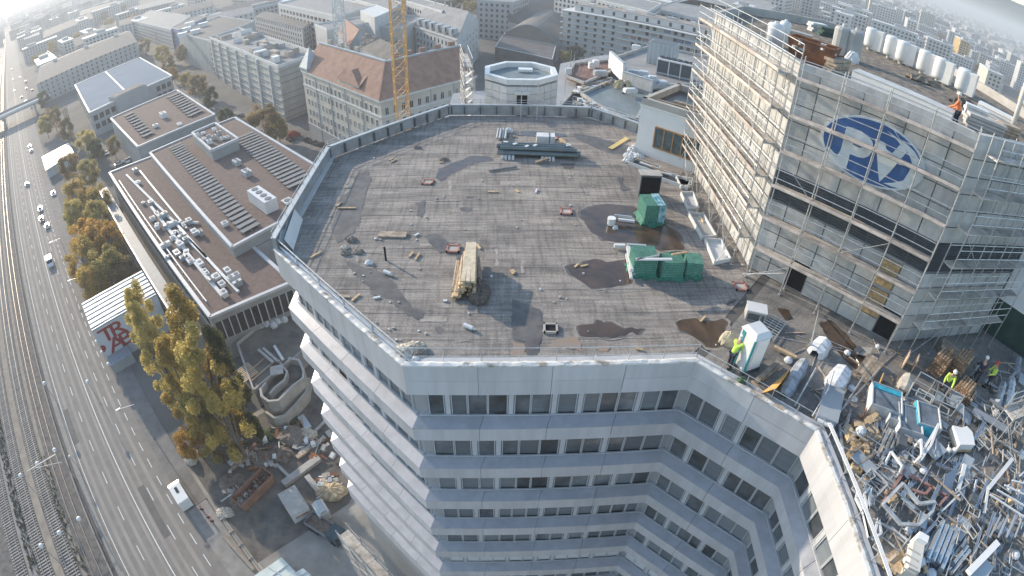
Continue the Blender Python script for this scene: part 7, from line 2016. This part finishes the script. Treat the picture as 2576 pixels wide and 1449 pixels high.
# ================================================================ construction yard and letter building
def ZB(x, y): return (576.9 + x * .51406, 704.4 + y * .51406)
def YB(x, y, z=0.0): return G(*ZB(x, y), z)
M_soil = mat('soil', (.17, .14, .115), .95, var=.4, scale=1.2, bump=.8)
# podium with curved ramp
PZ_ = 4.0
pod_ = thing('podium', 'dark flat podium roof below the tower with white capped edge walls', 'podium')
pq = [noz(G(*p, PZ_)) for p in ((598, 868), (742, 748), (800, 850), (735, 905), (640, 985))]
MB().prism(pq, 0, PZ_).build('wall', M_hwall, pod_)
MB().prism([p + (sum(pq, Vector()) / 5 - p).normalized() * .4 for p in pq], PZ_, PZ_ + .05).build('roof', M_darkyard, pod_)
for i in (0, 3, 4):
    a, c = pq[i], pq[(i + 1) % 5]
    MB().bar((a.x, a.y, PZ_ + .25), (c.x, c.y, PZ_ + .25), .3, .6).build('parapet', M_conc, pod_)
for i in range(5):
    a, c = pq[0].lerp(pq[4], (i + .6) / 5.6), pq[1].lerp(pq[3], (i + .6) / 5.6)
    if i > 2: MB().bar((a.x, a.y, PZ_ + .2), (a.lerp(c, .5).x, a.lerp(c, .5).y, PZ_ + .2), .25, .3).build('beam', M_woodg, pod_)
def curvewall(name, lab, px, z0, z1, th, m, parent=None):
    q = [G(*p, z1) for p in px]
    b = MB(); prev = None
    for i, p in enumerate(q):
        d = (q[min(i + 1, len(q) - 1)] - q[max(i - 1, 0)]).normalized(); nn = Vector((-d.y, d.x, 0)) * th / 2
        cur = [p - nn + Vector((0, 0, z0 - z1)), p - nn, p + nn, p + nn + Vector((0, 0, z0 - z1))]
        if prev: b.loft(prev, cur)
        prev = cur
    return b.build(name, m, parent, label=lab)
ra = thing('curved_ramp', 'winding concrete ramp with thick parapets beside the tower foot', 'ramp')
curvewall('outer_parapet', None, [(725, 900), (752, 905), (763, 930), (762, 950), (738, 968), (715, 990), (700, 1006), (675, 1008), (658, 996), (655, 978), (668, 962)], .5, 4.6, .45, M_conc, ra)
curvewall('inner_parapet', None, [(700, 905), (722, 935), (715, 955), (690, 975), (678, 990)], 1.0, 4.6, .4, M_conc, ra)
curvewall('lower_parapet', None, [(775, 950), (770, 985), (745, 1015), (715, 1045), (690, 1050), (668, 1035)], 0, 2.4, .45, M_conc, ra)
MB().sheet([G(*p, 3.2) for p in ((700, 912), (752, 910), (758, 945), (735, 965), (705, 1000), (672, 1002), (662, 980), (690, 965))], 3.2).build('deck', M_darkyard, ra)
MB().bar(G(680, 935, 4.8), G(712, 928, 4.8), 2.2, .3).build('slab', M_conc, ra)
for i, (a, c, lab) in enumerate((((650, 880), (688, 912), 'first pale beam leaning on the podium beside the ramp'), ((662, 876), (700, 910), 'second pale beam leaning on the podium beside the ramp'), ((690, 870), (712, 905), 'white slanted slab at the top of the ramp'))):
    MB().bar(G(*a, PZ_ + .4), G(*c, PZ_ + .9), .5, .3).build('beam', M_conc if i < 2 else M_plast, label=lab, cat='beam')
for i, (x, y) in enumerate(((655, 822), (672, 818), (684, 810), (690, 822), (700, 812), (716, 808))):
    lump('big_bag', ['leftmost white big bag on the podium by the low hall', 'second white big bag from the left on the podium', 'third white big bag on the podium', 'front white big bag in the middle of the podium row', 'fifth white big bag on the podium', 'rightmost white big bag next to the tower corner'][i], 'big bag', G(x, y, PZ_ + .05), 1.5, 1.3, 1.1, M_foilw, seed=i)
planks('plank pile on the podium by the poplars', (-380, 560), (-320, 500), 2, .2, M_wood, 1) if False else None
r = thing('plank_pile', 'pile of pale planks on the podium beside the tall poplars', 'plank pile')
for i in range(9):
    MB().bar(G(588 + i * 3, 938 + i * 3, PZ_ + .2), G(625 + i * 3, 912 + i * 3, PZ_ + .2), .25, .12).build('plank', M_wood if i % 3 else M_conc, r)
# skip, trailer, truck, white containers
skip(YB(130, 1045), 1.08, 'rusty open skip with a shaded dark inside standing in the yard', 7.2, 2.5, 2.1, mat('rust_light', (.30, .17, .115), .8, var=.2, scale=1), fill=M_deb2)  # dark fill stands in for the shade inside the open skip
tl_ = thing('site_trailer', 'white site trailer with an orange stripe on its side', 'trailer', YB(335, 1125), RZ + 1.45)
MB().box((0, 0, 1.6), (3.0, 4.6, 2.1)).build('body', mat('trailer_white', (.60, .61, .60), .5, var=.06), tl_)
MB().box((0, 0, 2.68), (3.06, 4.66, .08)).build('roof', M_conc, tl_)
MB().box((-1.52, -.5, 1.7), (.03, 2.2, .35)).build('stripe', M_orange, tl_); MB().box((0, -2.32, 1.7), (2.0, .03, .3)).build('stripe', mat('orange_stripe', (.45, .13, .06), .6), tl_)
for x, y in ((-1.4, .5), (1.4, .5), (-1.4, -.5), (1.4, -.5)): put('wheel', WHEEL, tl_, M=T(x, y, .33) @ Matrix.Rotation(PI / 2, 4, 'Z'))
MB().bar((0, 2.3, .5), (0, 3.6, .5), .12).build('drawbar', M_louv, tl_)
tk = thing('dump_truck', 'dark dump truck with an open bed parked at the scaffold', 'truck', YB(485, 1240), RZ + .25)
MB().box((1.9, 0, 1.5), (1.9, 2.3, 2.2)).build('cab', mat('dark_teal', (.045, .075, .085), .35, var=.1), tk)
MB().box((2.5, 0, 1.95), (.75, 2.1, .8)).build('windscreen', M_cglass, tk)
MB().box((-1.2, 0, .9), (4.2, 2.2, .3)).build('chassis', M_louv, tk)
b = MB(); 
for y in (-1.1, 1.1): b.box((-1.2, y, 1.5), (4.2, .1, .9))
for x in (-3.25, .85): b.box((x, 0, 1.5), (.1, 2.2, .9))
b.build('bed', mat('grey_bed', (.22, .22, .23), .6, var=.15), tk); MB().box((-1.2, 0, 1.25), (4.0, 2.1, .3)).build('load', M_soil, tk)
for x in (-2.4, -1.3, 1.9):
    for y in (-1.05, 1.05): MB().cyl((x, y - .15, .5), (x, y + .15, .5), .5, 12).build('wheel', M_tyre, tk)
cb = thing('small_cabin', 'grey rounded cabin unit between the trailer and the truck', 'cabin', YB(462, 1150), RZ + 1.4)
MB().box((0, 0, 1.2), (1.8, 2.4, 2.1)).build('body', mat('trailer_white', (.6, .61, .6), .5), cb); MB().cyl((0, -1.15, 2.0), (0, 1.15, 2.0), .7, 10).build('roof', M_zinc, cb)
for i, (pts, lab) in enumerate((([(640, 1449), (708, 1403), (742, 1438), (700, 1470)], 'pale green white container roof at the bottom edge, left one'), ([(728, 1449), (762, 1430), (782, 1446), (750, 1475)], 'pale green white container roof at the bottom edge, right one'))):
    q = [noz(G(*p, 2.7)) for p in pts]
    r = thing('site_container', lab, 'container')
    MB().prism(q, .05, 2.55).build('body', M_wallw, r); MB().prism([p + (sum(q, Vector()) / 4 - p) * -.03 for p in q], 2.56, 2.72).build('roof', mat('pale_green_roof', (.58, .64, .60), .5, var=.05), r)
    for k in range(2): MB().bar((q[k] + q[k + 1]) / 2 + Vector((0, 0, 2.78)), (q[(k + 3) % 4] + q[(k + 2) % 4]) / 2 + Vector((0, 0, 2.78)), .12, .1).build('seam', M_plast, r)
q = YB(205, 1180, .03); MB().cyl(q, q + Vector((0, 0, .03)), .45, 16).build('manhole', M_louv, label='round dark manhole cover in the yard beside the trailer', cat='manhole cover')
# beams, debris, heaps of the yard
yd = [((60, 880), (130, 800), .6, M_redw, 'upper rust red beam stack left of the skip'), ((20, 905), (90, 830), .5, M_redw, 'lower rust red beam stack left of the skip'), ((0, 935), (120, 850), .5, M_woodg, 'brown beam under the rust red stack'), ((265, 1000), (440, 870), 1.2, M_conc, 'long concrete beam lying before the trailer'), ((380, 960), (450, 1050), .9, M_conc, 'concrete beam lying across behind the trailer'), ((330, 870), (470, 770), .7, M_woodg, 'brown steel profile below the debris heap'), ((340, 850), (420, 790), .4, M_zinc, 'pale blue grey profile in the debris heap'), ((230, 900), (290, 960), .5, M_conc, 'short concrete kerb right of the skip'), ((490, 950), (440, 990), .35, M_plast, 'white red barrier boards by the scaffold corner'), ((350, 670), (390, 730), 1.2, M_zinc, 'steel rack lying at the foot of the ramp'), ((420, 740), (470, 690), .5, M_conc, 'pale beam beside the tower foot')]
for a, c, w_, m, lab in yd: MB().bar(YB(*a, .35), YB(*c, .35), w_, w_ * .6).build('beam', m, label=lab, cat='beam')
hp = [(310, 770, 6, 1.3, M_deb2, 'big scrap heap between the ramp and the concrete beams'), (375, 760, 4, 1.0, M_deb, 'pale scrap heap right of the big one'), (250, 860, 5, 1.0, M_soil, 'dark soil heap behind the skip'), (160, 880, 5, .9, M_deb2, 'rubble heap above the skip'), (30, 1000, 6, .8, M_soil, 'soil bank between the pavement and the skip'), (500, 1040, 5, 1.2, mat('tan_rubble', (.48, .38, .25), .9, var=.35, scale=1.5, bump=.7), 'tan timber rubble heap at the scaffold corner'), (470, 1000, 2.5, .8, M_deb, 'small rubble heap behind the tan one'), (430, 840, 3, .6, M_soil, 'flat soil heap at the tower foot'), (200, 760, 4, .8, mat('dark_weeds', (.06, .075, .04), .95, var=.4, scale=2, bump=.8), 'dark green overgrown mound beside the ramp'), (280, 680, 4, .7, mat('dark_weeds', (.06, .075, .04), .95), 'second overgrown mound at the ramp foot'), (-20, 1140, 3, .5, M_deb, 'rubble strip along the fence beside the skip')]
for i, (x, y, s, h, m, lab) in enumerate(hp):
    lump('debris_heap', lab, 'debris heap', YB(x, y, 0), s, s * .7, h, m, seed=i, n=26)
pcs = [MB().box((0, 0, .15), (d[0], d[1], d[2])).mesh('scrap_piece', m) for d, m in (((1.6, .2, .15), M_woodg), ((1.1, .7, .2), M_conc), ((2.2, .15, .15), M_zinc), ((.8, .6, .5), M_plast), ((1.5, .5, .1), M_rust))]
pn_ = ['brown timber piece', 'concrete chunk', 'grey metal strip', 'white scrap box', 'rusty sheet']
zones = [((310, 770), 75, 'the big scrap heap'), ((170, 870), 90, 'the rubble above the skip'), ((480, 1010), 50, 'the tan rubble'), ((60, 860), 70, 'the rust red beams'), ((420, 820), 70, 'the tower foot'), ((40, 1060), 60, 'the yard fence')]
for (cx, cy), rad, zn in zones:
    for i in range(26):
        k = RD.randrange(5)
        v = YB(cx + RD.gauss(0, rad * .55), cy + RD.gauss(0, rad * .45))
        if v.x > -17 and v.y > 12: continue
        o = put('scrap_piece', pcs[k], None, loc=v + Vector((0, 0, RD.uniform(0, .7))), rz=RD.uniform(0, 3.1), label='%s lying around %s' % (pn_[k], zn), cat='scrap', group='%ss around %s' % (pn_[k], zn))
        s = RD.uniform(.6, 1.3); o.scale = (s, s, s); o.rotation_euler.y = RD.gauss(0, .15)
for x, y, s, lab in ((468, 1142, 1.6, 'pale boulder by the small orange tree, upper one'), (482, 1160, 2.4, 'large pale tarp covered heap below the orange tree')):
    lump('boulder', lab, 'boulder', G(x, y), s, s * .8, s * .6, mat('pale_stone', (.56, .50, .40), .85, var=.15, scale=1), seed=int(x))
# fence, barriers
fz = thing('site_fence', 'mesh site fence between the pavement and the yard', 'fence')
fa, fb = P(-55, -1.0), P(20, -1.0)
n = 26
for i in range(n + 1):
    q = fa.lerp(fb, i / n)
    MB().cyl(q, q + Vector((0, 0, 1.9)), .035, 6).build('post', M_tube, fz)
    MB().box((q.x, q.y, .09), (.7, .25, .18), RZ + PI / 2).build('foot', M_conc, fz)
    if i < n:
        q2 = fa.lerp(fb, (i + 1) / n)
        for h in (.15, .75, 1.3, 1.88): MB().cyl(q + Vector((0, 0, h)), q2 + Vector((0, 0, h)), .016, 5).build('rail', M_tube, fz)
b = MB(); b.bar(P(-52, -2.4, .5), P(-44, -1.6, .5), .5, .9); b.build('barrier', M_sand, label='long sandy concrete barrier beside the parked van', cat='barrier')
for i, (x, y) in enumerate(((508, 1282), (525, 1302), (534, 1312))):
    r = thing('warning_bar', ['red white warning bar behind the parked van', 'second red white warning bar on the pavement', 'third red white warning bar by the fence'][i], 'warning bar', G(x, y))
    MB().box((0, 0, .5), (.3, .08, 1.0)).build('board', mat('signal_red', (.50, .07, .05), .5), r); MB().box((0, -.045, .65), (.28, .02, .25)).build('stripe', M_plast, r); MB().box((0, 0, .06), (.7, .35, .12)).build('foot', M_tyre, r)
# netted scaffold at the tower foot
scaffold('foot_scaffold', 'scaffold with planked lifts around the lower floors of the tower', chain[1] + Vector((-.2, -.2, 0)), chain[2] + Vector((-.2, -.2, 0)), .05, 22.1, 2.2, thick=1.9, off=1.2, depth=1.3, lift=2.0, dense=1, rails=True)
# ---------------------------------------------------------------- letter building
def ZC(x, y): return (187.8 + x * .18518, 670.8 + y * .18518)
LH = 9.6
c0, c1, c2 = [noz(G(*ZC(*p), LH)) for p in ((95, 500), (232, 872), (1110, 372))]
c3 = c0 + c2 - c1
lb = thing('letter_building', 'low road side building with a ribbed metal roof and big red letters on its wall', 'building')
MB().prism([c0, c1, c2, c3], 0, LH - .3).build('wall', mat('pale_grey_wall', (.52, .54, .56), .7, var=.06, scale=.5), lb)
M_ribr = mat('ribbed_metal', (.33, .37, .40), .5, var=.15, scale=.3, metal=.2)
n = 7
for i in range(n):
    for j in range(5):
        pts = []
        for u, v in ((i, j), (i + .985, j), (i + .985, j + .985), (i, j + .985)):
            a, c = c0.lerp(c1, u / n), c3.lerp(c2, u / n)
            pts.append(a.lerp(c, v / 5))
        hh = .0
        MB().prism(pts, LH - .29, LH + .02 * ((i + j) % 2)).build('roof_panel', M_ribr, lb)
        m_ = [(pts[0] + pts[1]) / 2, (pts[2] + pts[3]) / 2]
        MB().bar(Vector((m_[0].x, m_[0].y, LH + .08)), Vector((m_[1].x, m_[1].y, LH + .08)), .16, .14).build('rib', M_ribr, lb)
M_let = mat('letter_red', (.30, .035, .03), .6, var=.12, scale=1)
Mf, Lw = frame(c1, c2)
def letter(ch, x, z, s):
    cu = bpy.data.curves.new('letter', 'FONT'); cu.body = ch; cu.size = s; cu.extrude = .03; cu.offset = .05
    cu.materials.append(M_let)
    to_ = bpy.data.objects.new('letter_source', cu)
    COL.objects.link(to_); bpy.context.view_layer.update()
    me = bpy.data.meshes.new_from_object(to_.evaluated_get(bpy.context.evaluated_depsgraph_get()))
    bpy.data.objects.remove(to_)
    put('letter', me, lb, M=Mf @ T(x, .04, z) @ Matrix.Rotation(PI / 2, 4, 'X') @ Matrix.Diagonal((1.3, 1, 1, 1)))
sz = 4.75
letter('T', Lw * .045, LH - 4.1, sz); letter('R', Lw * .205, LH - 4.1, sz)
letter('A', Lw * .10, LH - 7.1, sz); letter('B', Lw * .26, LH - 7.1, sz)
b = MB()
pts = [(Lw * .005 + 1.0 * math.cos(t), LH - 5.0 + .9 * math.sin(t)) for t in [i * PI / 8 - PI / 2 for i in range(9)]]
b.loft([Mf @ Vector((x, .02, z)) for x, z in pts], [Mf @ Vector((x, .07, z)) for x, z in pts]); b.build('letter', M_let, lb)
an_ = thing('annex', 'small grey blue annex at the foot of the letter wall', 'annex')
qa = [c1 + Vector((.1, -.1, 0)) + (c2 - c1) * .02, c1 + (c2 - c1) * .35]; nx = (c1 - c0).normalized() * 3.6
MB().prism([qa[0] + nx * .05, qa[1] + nx * .05, qa[1] + nx, qa[0] + nx], 0, 2.3).build('wall', M_hwall, an_); MB().prism([qa[0] + nx * .02, qa[1] + nx * .02, qa[1] + nx * 1.05, qa[0] + nx * 1.05], 2.31, 2.45).build('roof', mat('blue_grey_steel', (.27, .29, .33), .45), an_)
# white shed up the road
q = [noz(G(*p, 4)) for p in ((106, 395), (116, 428), (185, 385), (172, 360))]
r = thing('shed', 'glaring white roofed shed beside the road above the golden trees', 'shed')
MB().prism(q, 0, 3.8).build('wall', M_wallw, r); MB().prism([p + (sum(q, Vector()) / 4 - p) * -.03 for p in q], 3.81, 4.1).build('roof', M_ribr, r)
# ================================================================ people
M_skin = mat('skin', (.45, .27, .19), .6, var=.06)
M_hiv = mat('hi_vis', (.50, .72, .10), .6, var=.06)
M_hivo = mat('hi_vis_orange', (.80, .22, .08), .6, var=.06)
M_trou = mat('dark_trousers', (.035, .04, .055), .9, var=.2)
M_helm = mat('helmet', (.75, .75, .72), .35, var=.03)
def skinmesh(name, chains, m, parent):
    vs, es, rs, idx = [], [], [], {}
    for ch in chains:
        prev = None
        for p, r in ch:
            k = tuple(round(c, 3) for c in p)
            if k not in idx: idx[k] = len(vs); vs.append(p); rs.append(r)
            i = idx[k]
            if prev is not None and prev != i: es.append((prev, i))
            prev = i
    me = bpy.data.meshes.new(name); me.from_pydata(vs, es, [])
    me.materials.append(m)
    o = put(name, me, parent)
    sk_ = o.modifiers.new('skin', 'SKIN')
    if not me.skin_vertices: me.attributes  # layer is made by the modifier
    lay = me.skin_vertices[0] if len(me.skin_vertices) else None
    if lay is None:
        bm = bmesh.new(); bm.from_mesh(me); bm.verts.layers.skin.verify(); bm.to_mesh(me); bm.free()
        lay = me.skin_vertices[0]
    for i, r in enumerate(rs): lay.data[i].radius = (r, r)
    lay.data[0].use_root = True
    sb_ = o.modifiers.new('sub', 'SUBSURF'); sb_.levels = 1; sb_.render_levels = 2
    return o
def person(lab, p, rz, vest, helmet=True, bend=.15, step=.12, arm=.25):
    r = thing('person', lab, 'person', p, rz)
    hip = (0, 0, .93); ch = (0, bend * .45, 1.38); nk = (0, bend * .62, 1.52); hd = (0, bend * .75 + .02, 1.68)
    lk, la, lt = (-.11, step * .8, .50), (-.12, step, .08), (-.12, step + .16, .03)
    rk, ra_, rt_ = (.11, -step * .2, .50), (.12, -step, .08), (.12, -step + .16, .03)
    ls, le, lh = (-.2, ch[1], 1.42), (-.27, ch[1] + arm * .4, 1.14), (-.24, ch[1] + arm + .12, .95)
    rs_, re, rh = (.2, ch[1], 1.42), (.27, ch[1] + arm * .2, 1.13), (.26, ch[1] + arm * .8, .90)
    def hand(h, s):
        out = []
        for k in range(4): out.append([(h, .035), ((h[0] + s * (.02 - k * .012), h[1] + .05 + .008 * k, h[2] - .05), .012), ((h[0] + s * (.02 - k * .012), h[1] + .06, h[2] - .10 - .01 * (k in (1, 2))), .009)])
        out.append([(h, .035), ((h[0] - s * .04, h[1] + .05, h[2] - .02), .011)])
        return out
    body = [[(hip, .12), (ch, .13), (nk, .06), (hd, .095), ((hd[0], hd[1] + .01, hd[2] + .10), .075)], [(hip, .12), ((-.1, 0, .88), .085), (lk, .06), (la, .045), (lt, .04)], [(hip, .12), ((.1, 0, .88), .085), (rk, .06), (ra_, .045), (rt_, .04)], [(ch, .13), (ls, .06), (le, .045), (lh, .035)], [(ch, .13), (rs_, .06), (re, .045), (rh, .035)]]
    skinmesh('body', body + hand(lh, -1) + hand(rh, 1), M_skin, r)
    skinmesh('jacket', [[((0, .0, .86), .155), ((0, bend * .25, 1.15), .155), (ch, .165)], [(ch, .165), (ls, .082), (le, .066), ((lh[0], lh[1] - .04, lh[2] + .05), .055)], [(ch, .165), (rs_, .082), (re, .066), ((rh[0], rh[1] - .04, rh[2] + .05), .055)]], vest, r)
    skinmesh('trousers', [[((0, 0, .92), .14), ((-.1, 0, .86), .105), (lk, .082), ((la[0], la[1], .12), .07)], [((0, 0, .92), .14), ((.1, 0, .86), .105), (rk, .082), ((ra_[0], ra_[1], .12), .07)]], M_trou, r)
    for a in (la, ra_): MB().box((a[0], a[1] + .06, .05), (.11, .28, .1)).build('boot', M_tyre, r)
    hb = MB(); hb.lathe((hd[0], hd[1], hd[2] + .06), [(.135, 0), (.125, .03), (.11, .09), (.06, .14), (.01, .155)], 12); hb.box((hd[0], hd[1] + .13, hd[2] + .065), (.16, .09, .015))
    hb.build('helmet' if helmet else 'hair', helmet if not isinstance(helmet, bool) else (M_helm if helmet else M_trou), r)
    for s in (-1, 1): MB().box((hd[0] + s * .035, hd[1] + .095, hd[2] + .02), (.025, .015, .012)).build('eye', M_dark, r)
    MB().box((hd[0], hd[1] + .11, hd[2] - .01), (.025, .03, .04)).build('nose', M_skin, r)
person('person in a yellow green vest stooping at the left side of the portable toilet', R(1832, 922), -.9, M_hiv, True, .55, .15, .35)
person('person in a yellow vest and white helmet handling the galvanised frame', R(2366, 988), 2.4, M_hiv, True, .35, .2, .4)
person('person in a green vest with a red helmet at the right of the terrace', R(2480, 972), 1.2, M_hiv, mat('red_helmet', (.45, .05, .04), .4), .25, .15, .3)
person('person in dark clothes and white helmet by the standing tubes', R(2448, 962), -.5, M_trou, True, .2, .12, .3)
person('person in an orange vest at the lower end of the long roof duct', G(2398, 322, 66.06), .6, M_hivo, True, .25, .12, .3)
person('person in dark clothes on the teal rear roof', G(1571, 236, 50.02), 1.0, M_trou, True, .2, .12, .3)
# ================================================================ hazy air
hz = bpy.data.materials.new('hazy_air')
hz.use_nodes = True
hn, hl = hz.node_tree.nodes, hz.node_tree.links
hn.remove(hn['Principled BSDF'])
pv = hn.new('ShaderNodeVolumePrincipled')
pv.inputs['Color'].default_value = (0.88, 0.91, 0.95, 1)
pv.inputs['Density'].default_value = HAZE
pv.inputs['Anisotropy'].default_value = 0.2
hl.new(pv.outputs[0], hn['Material Output'].inputs['Volume'])
MB().box((0, 0, 58), (28000, 28000, 120)).build('haze', hz, kind='stuff')
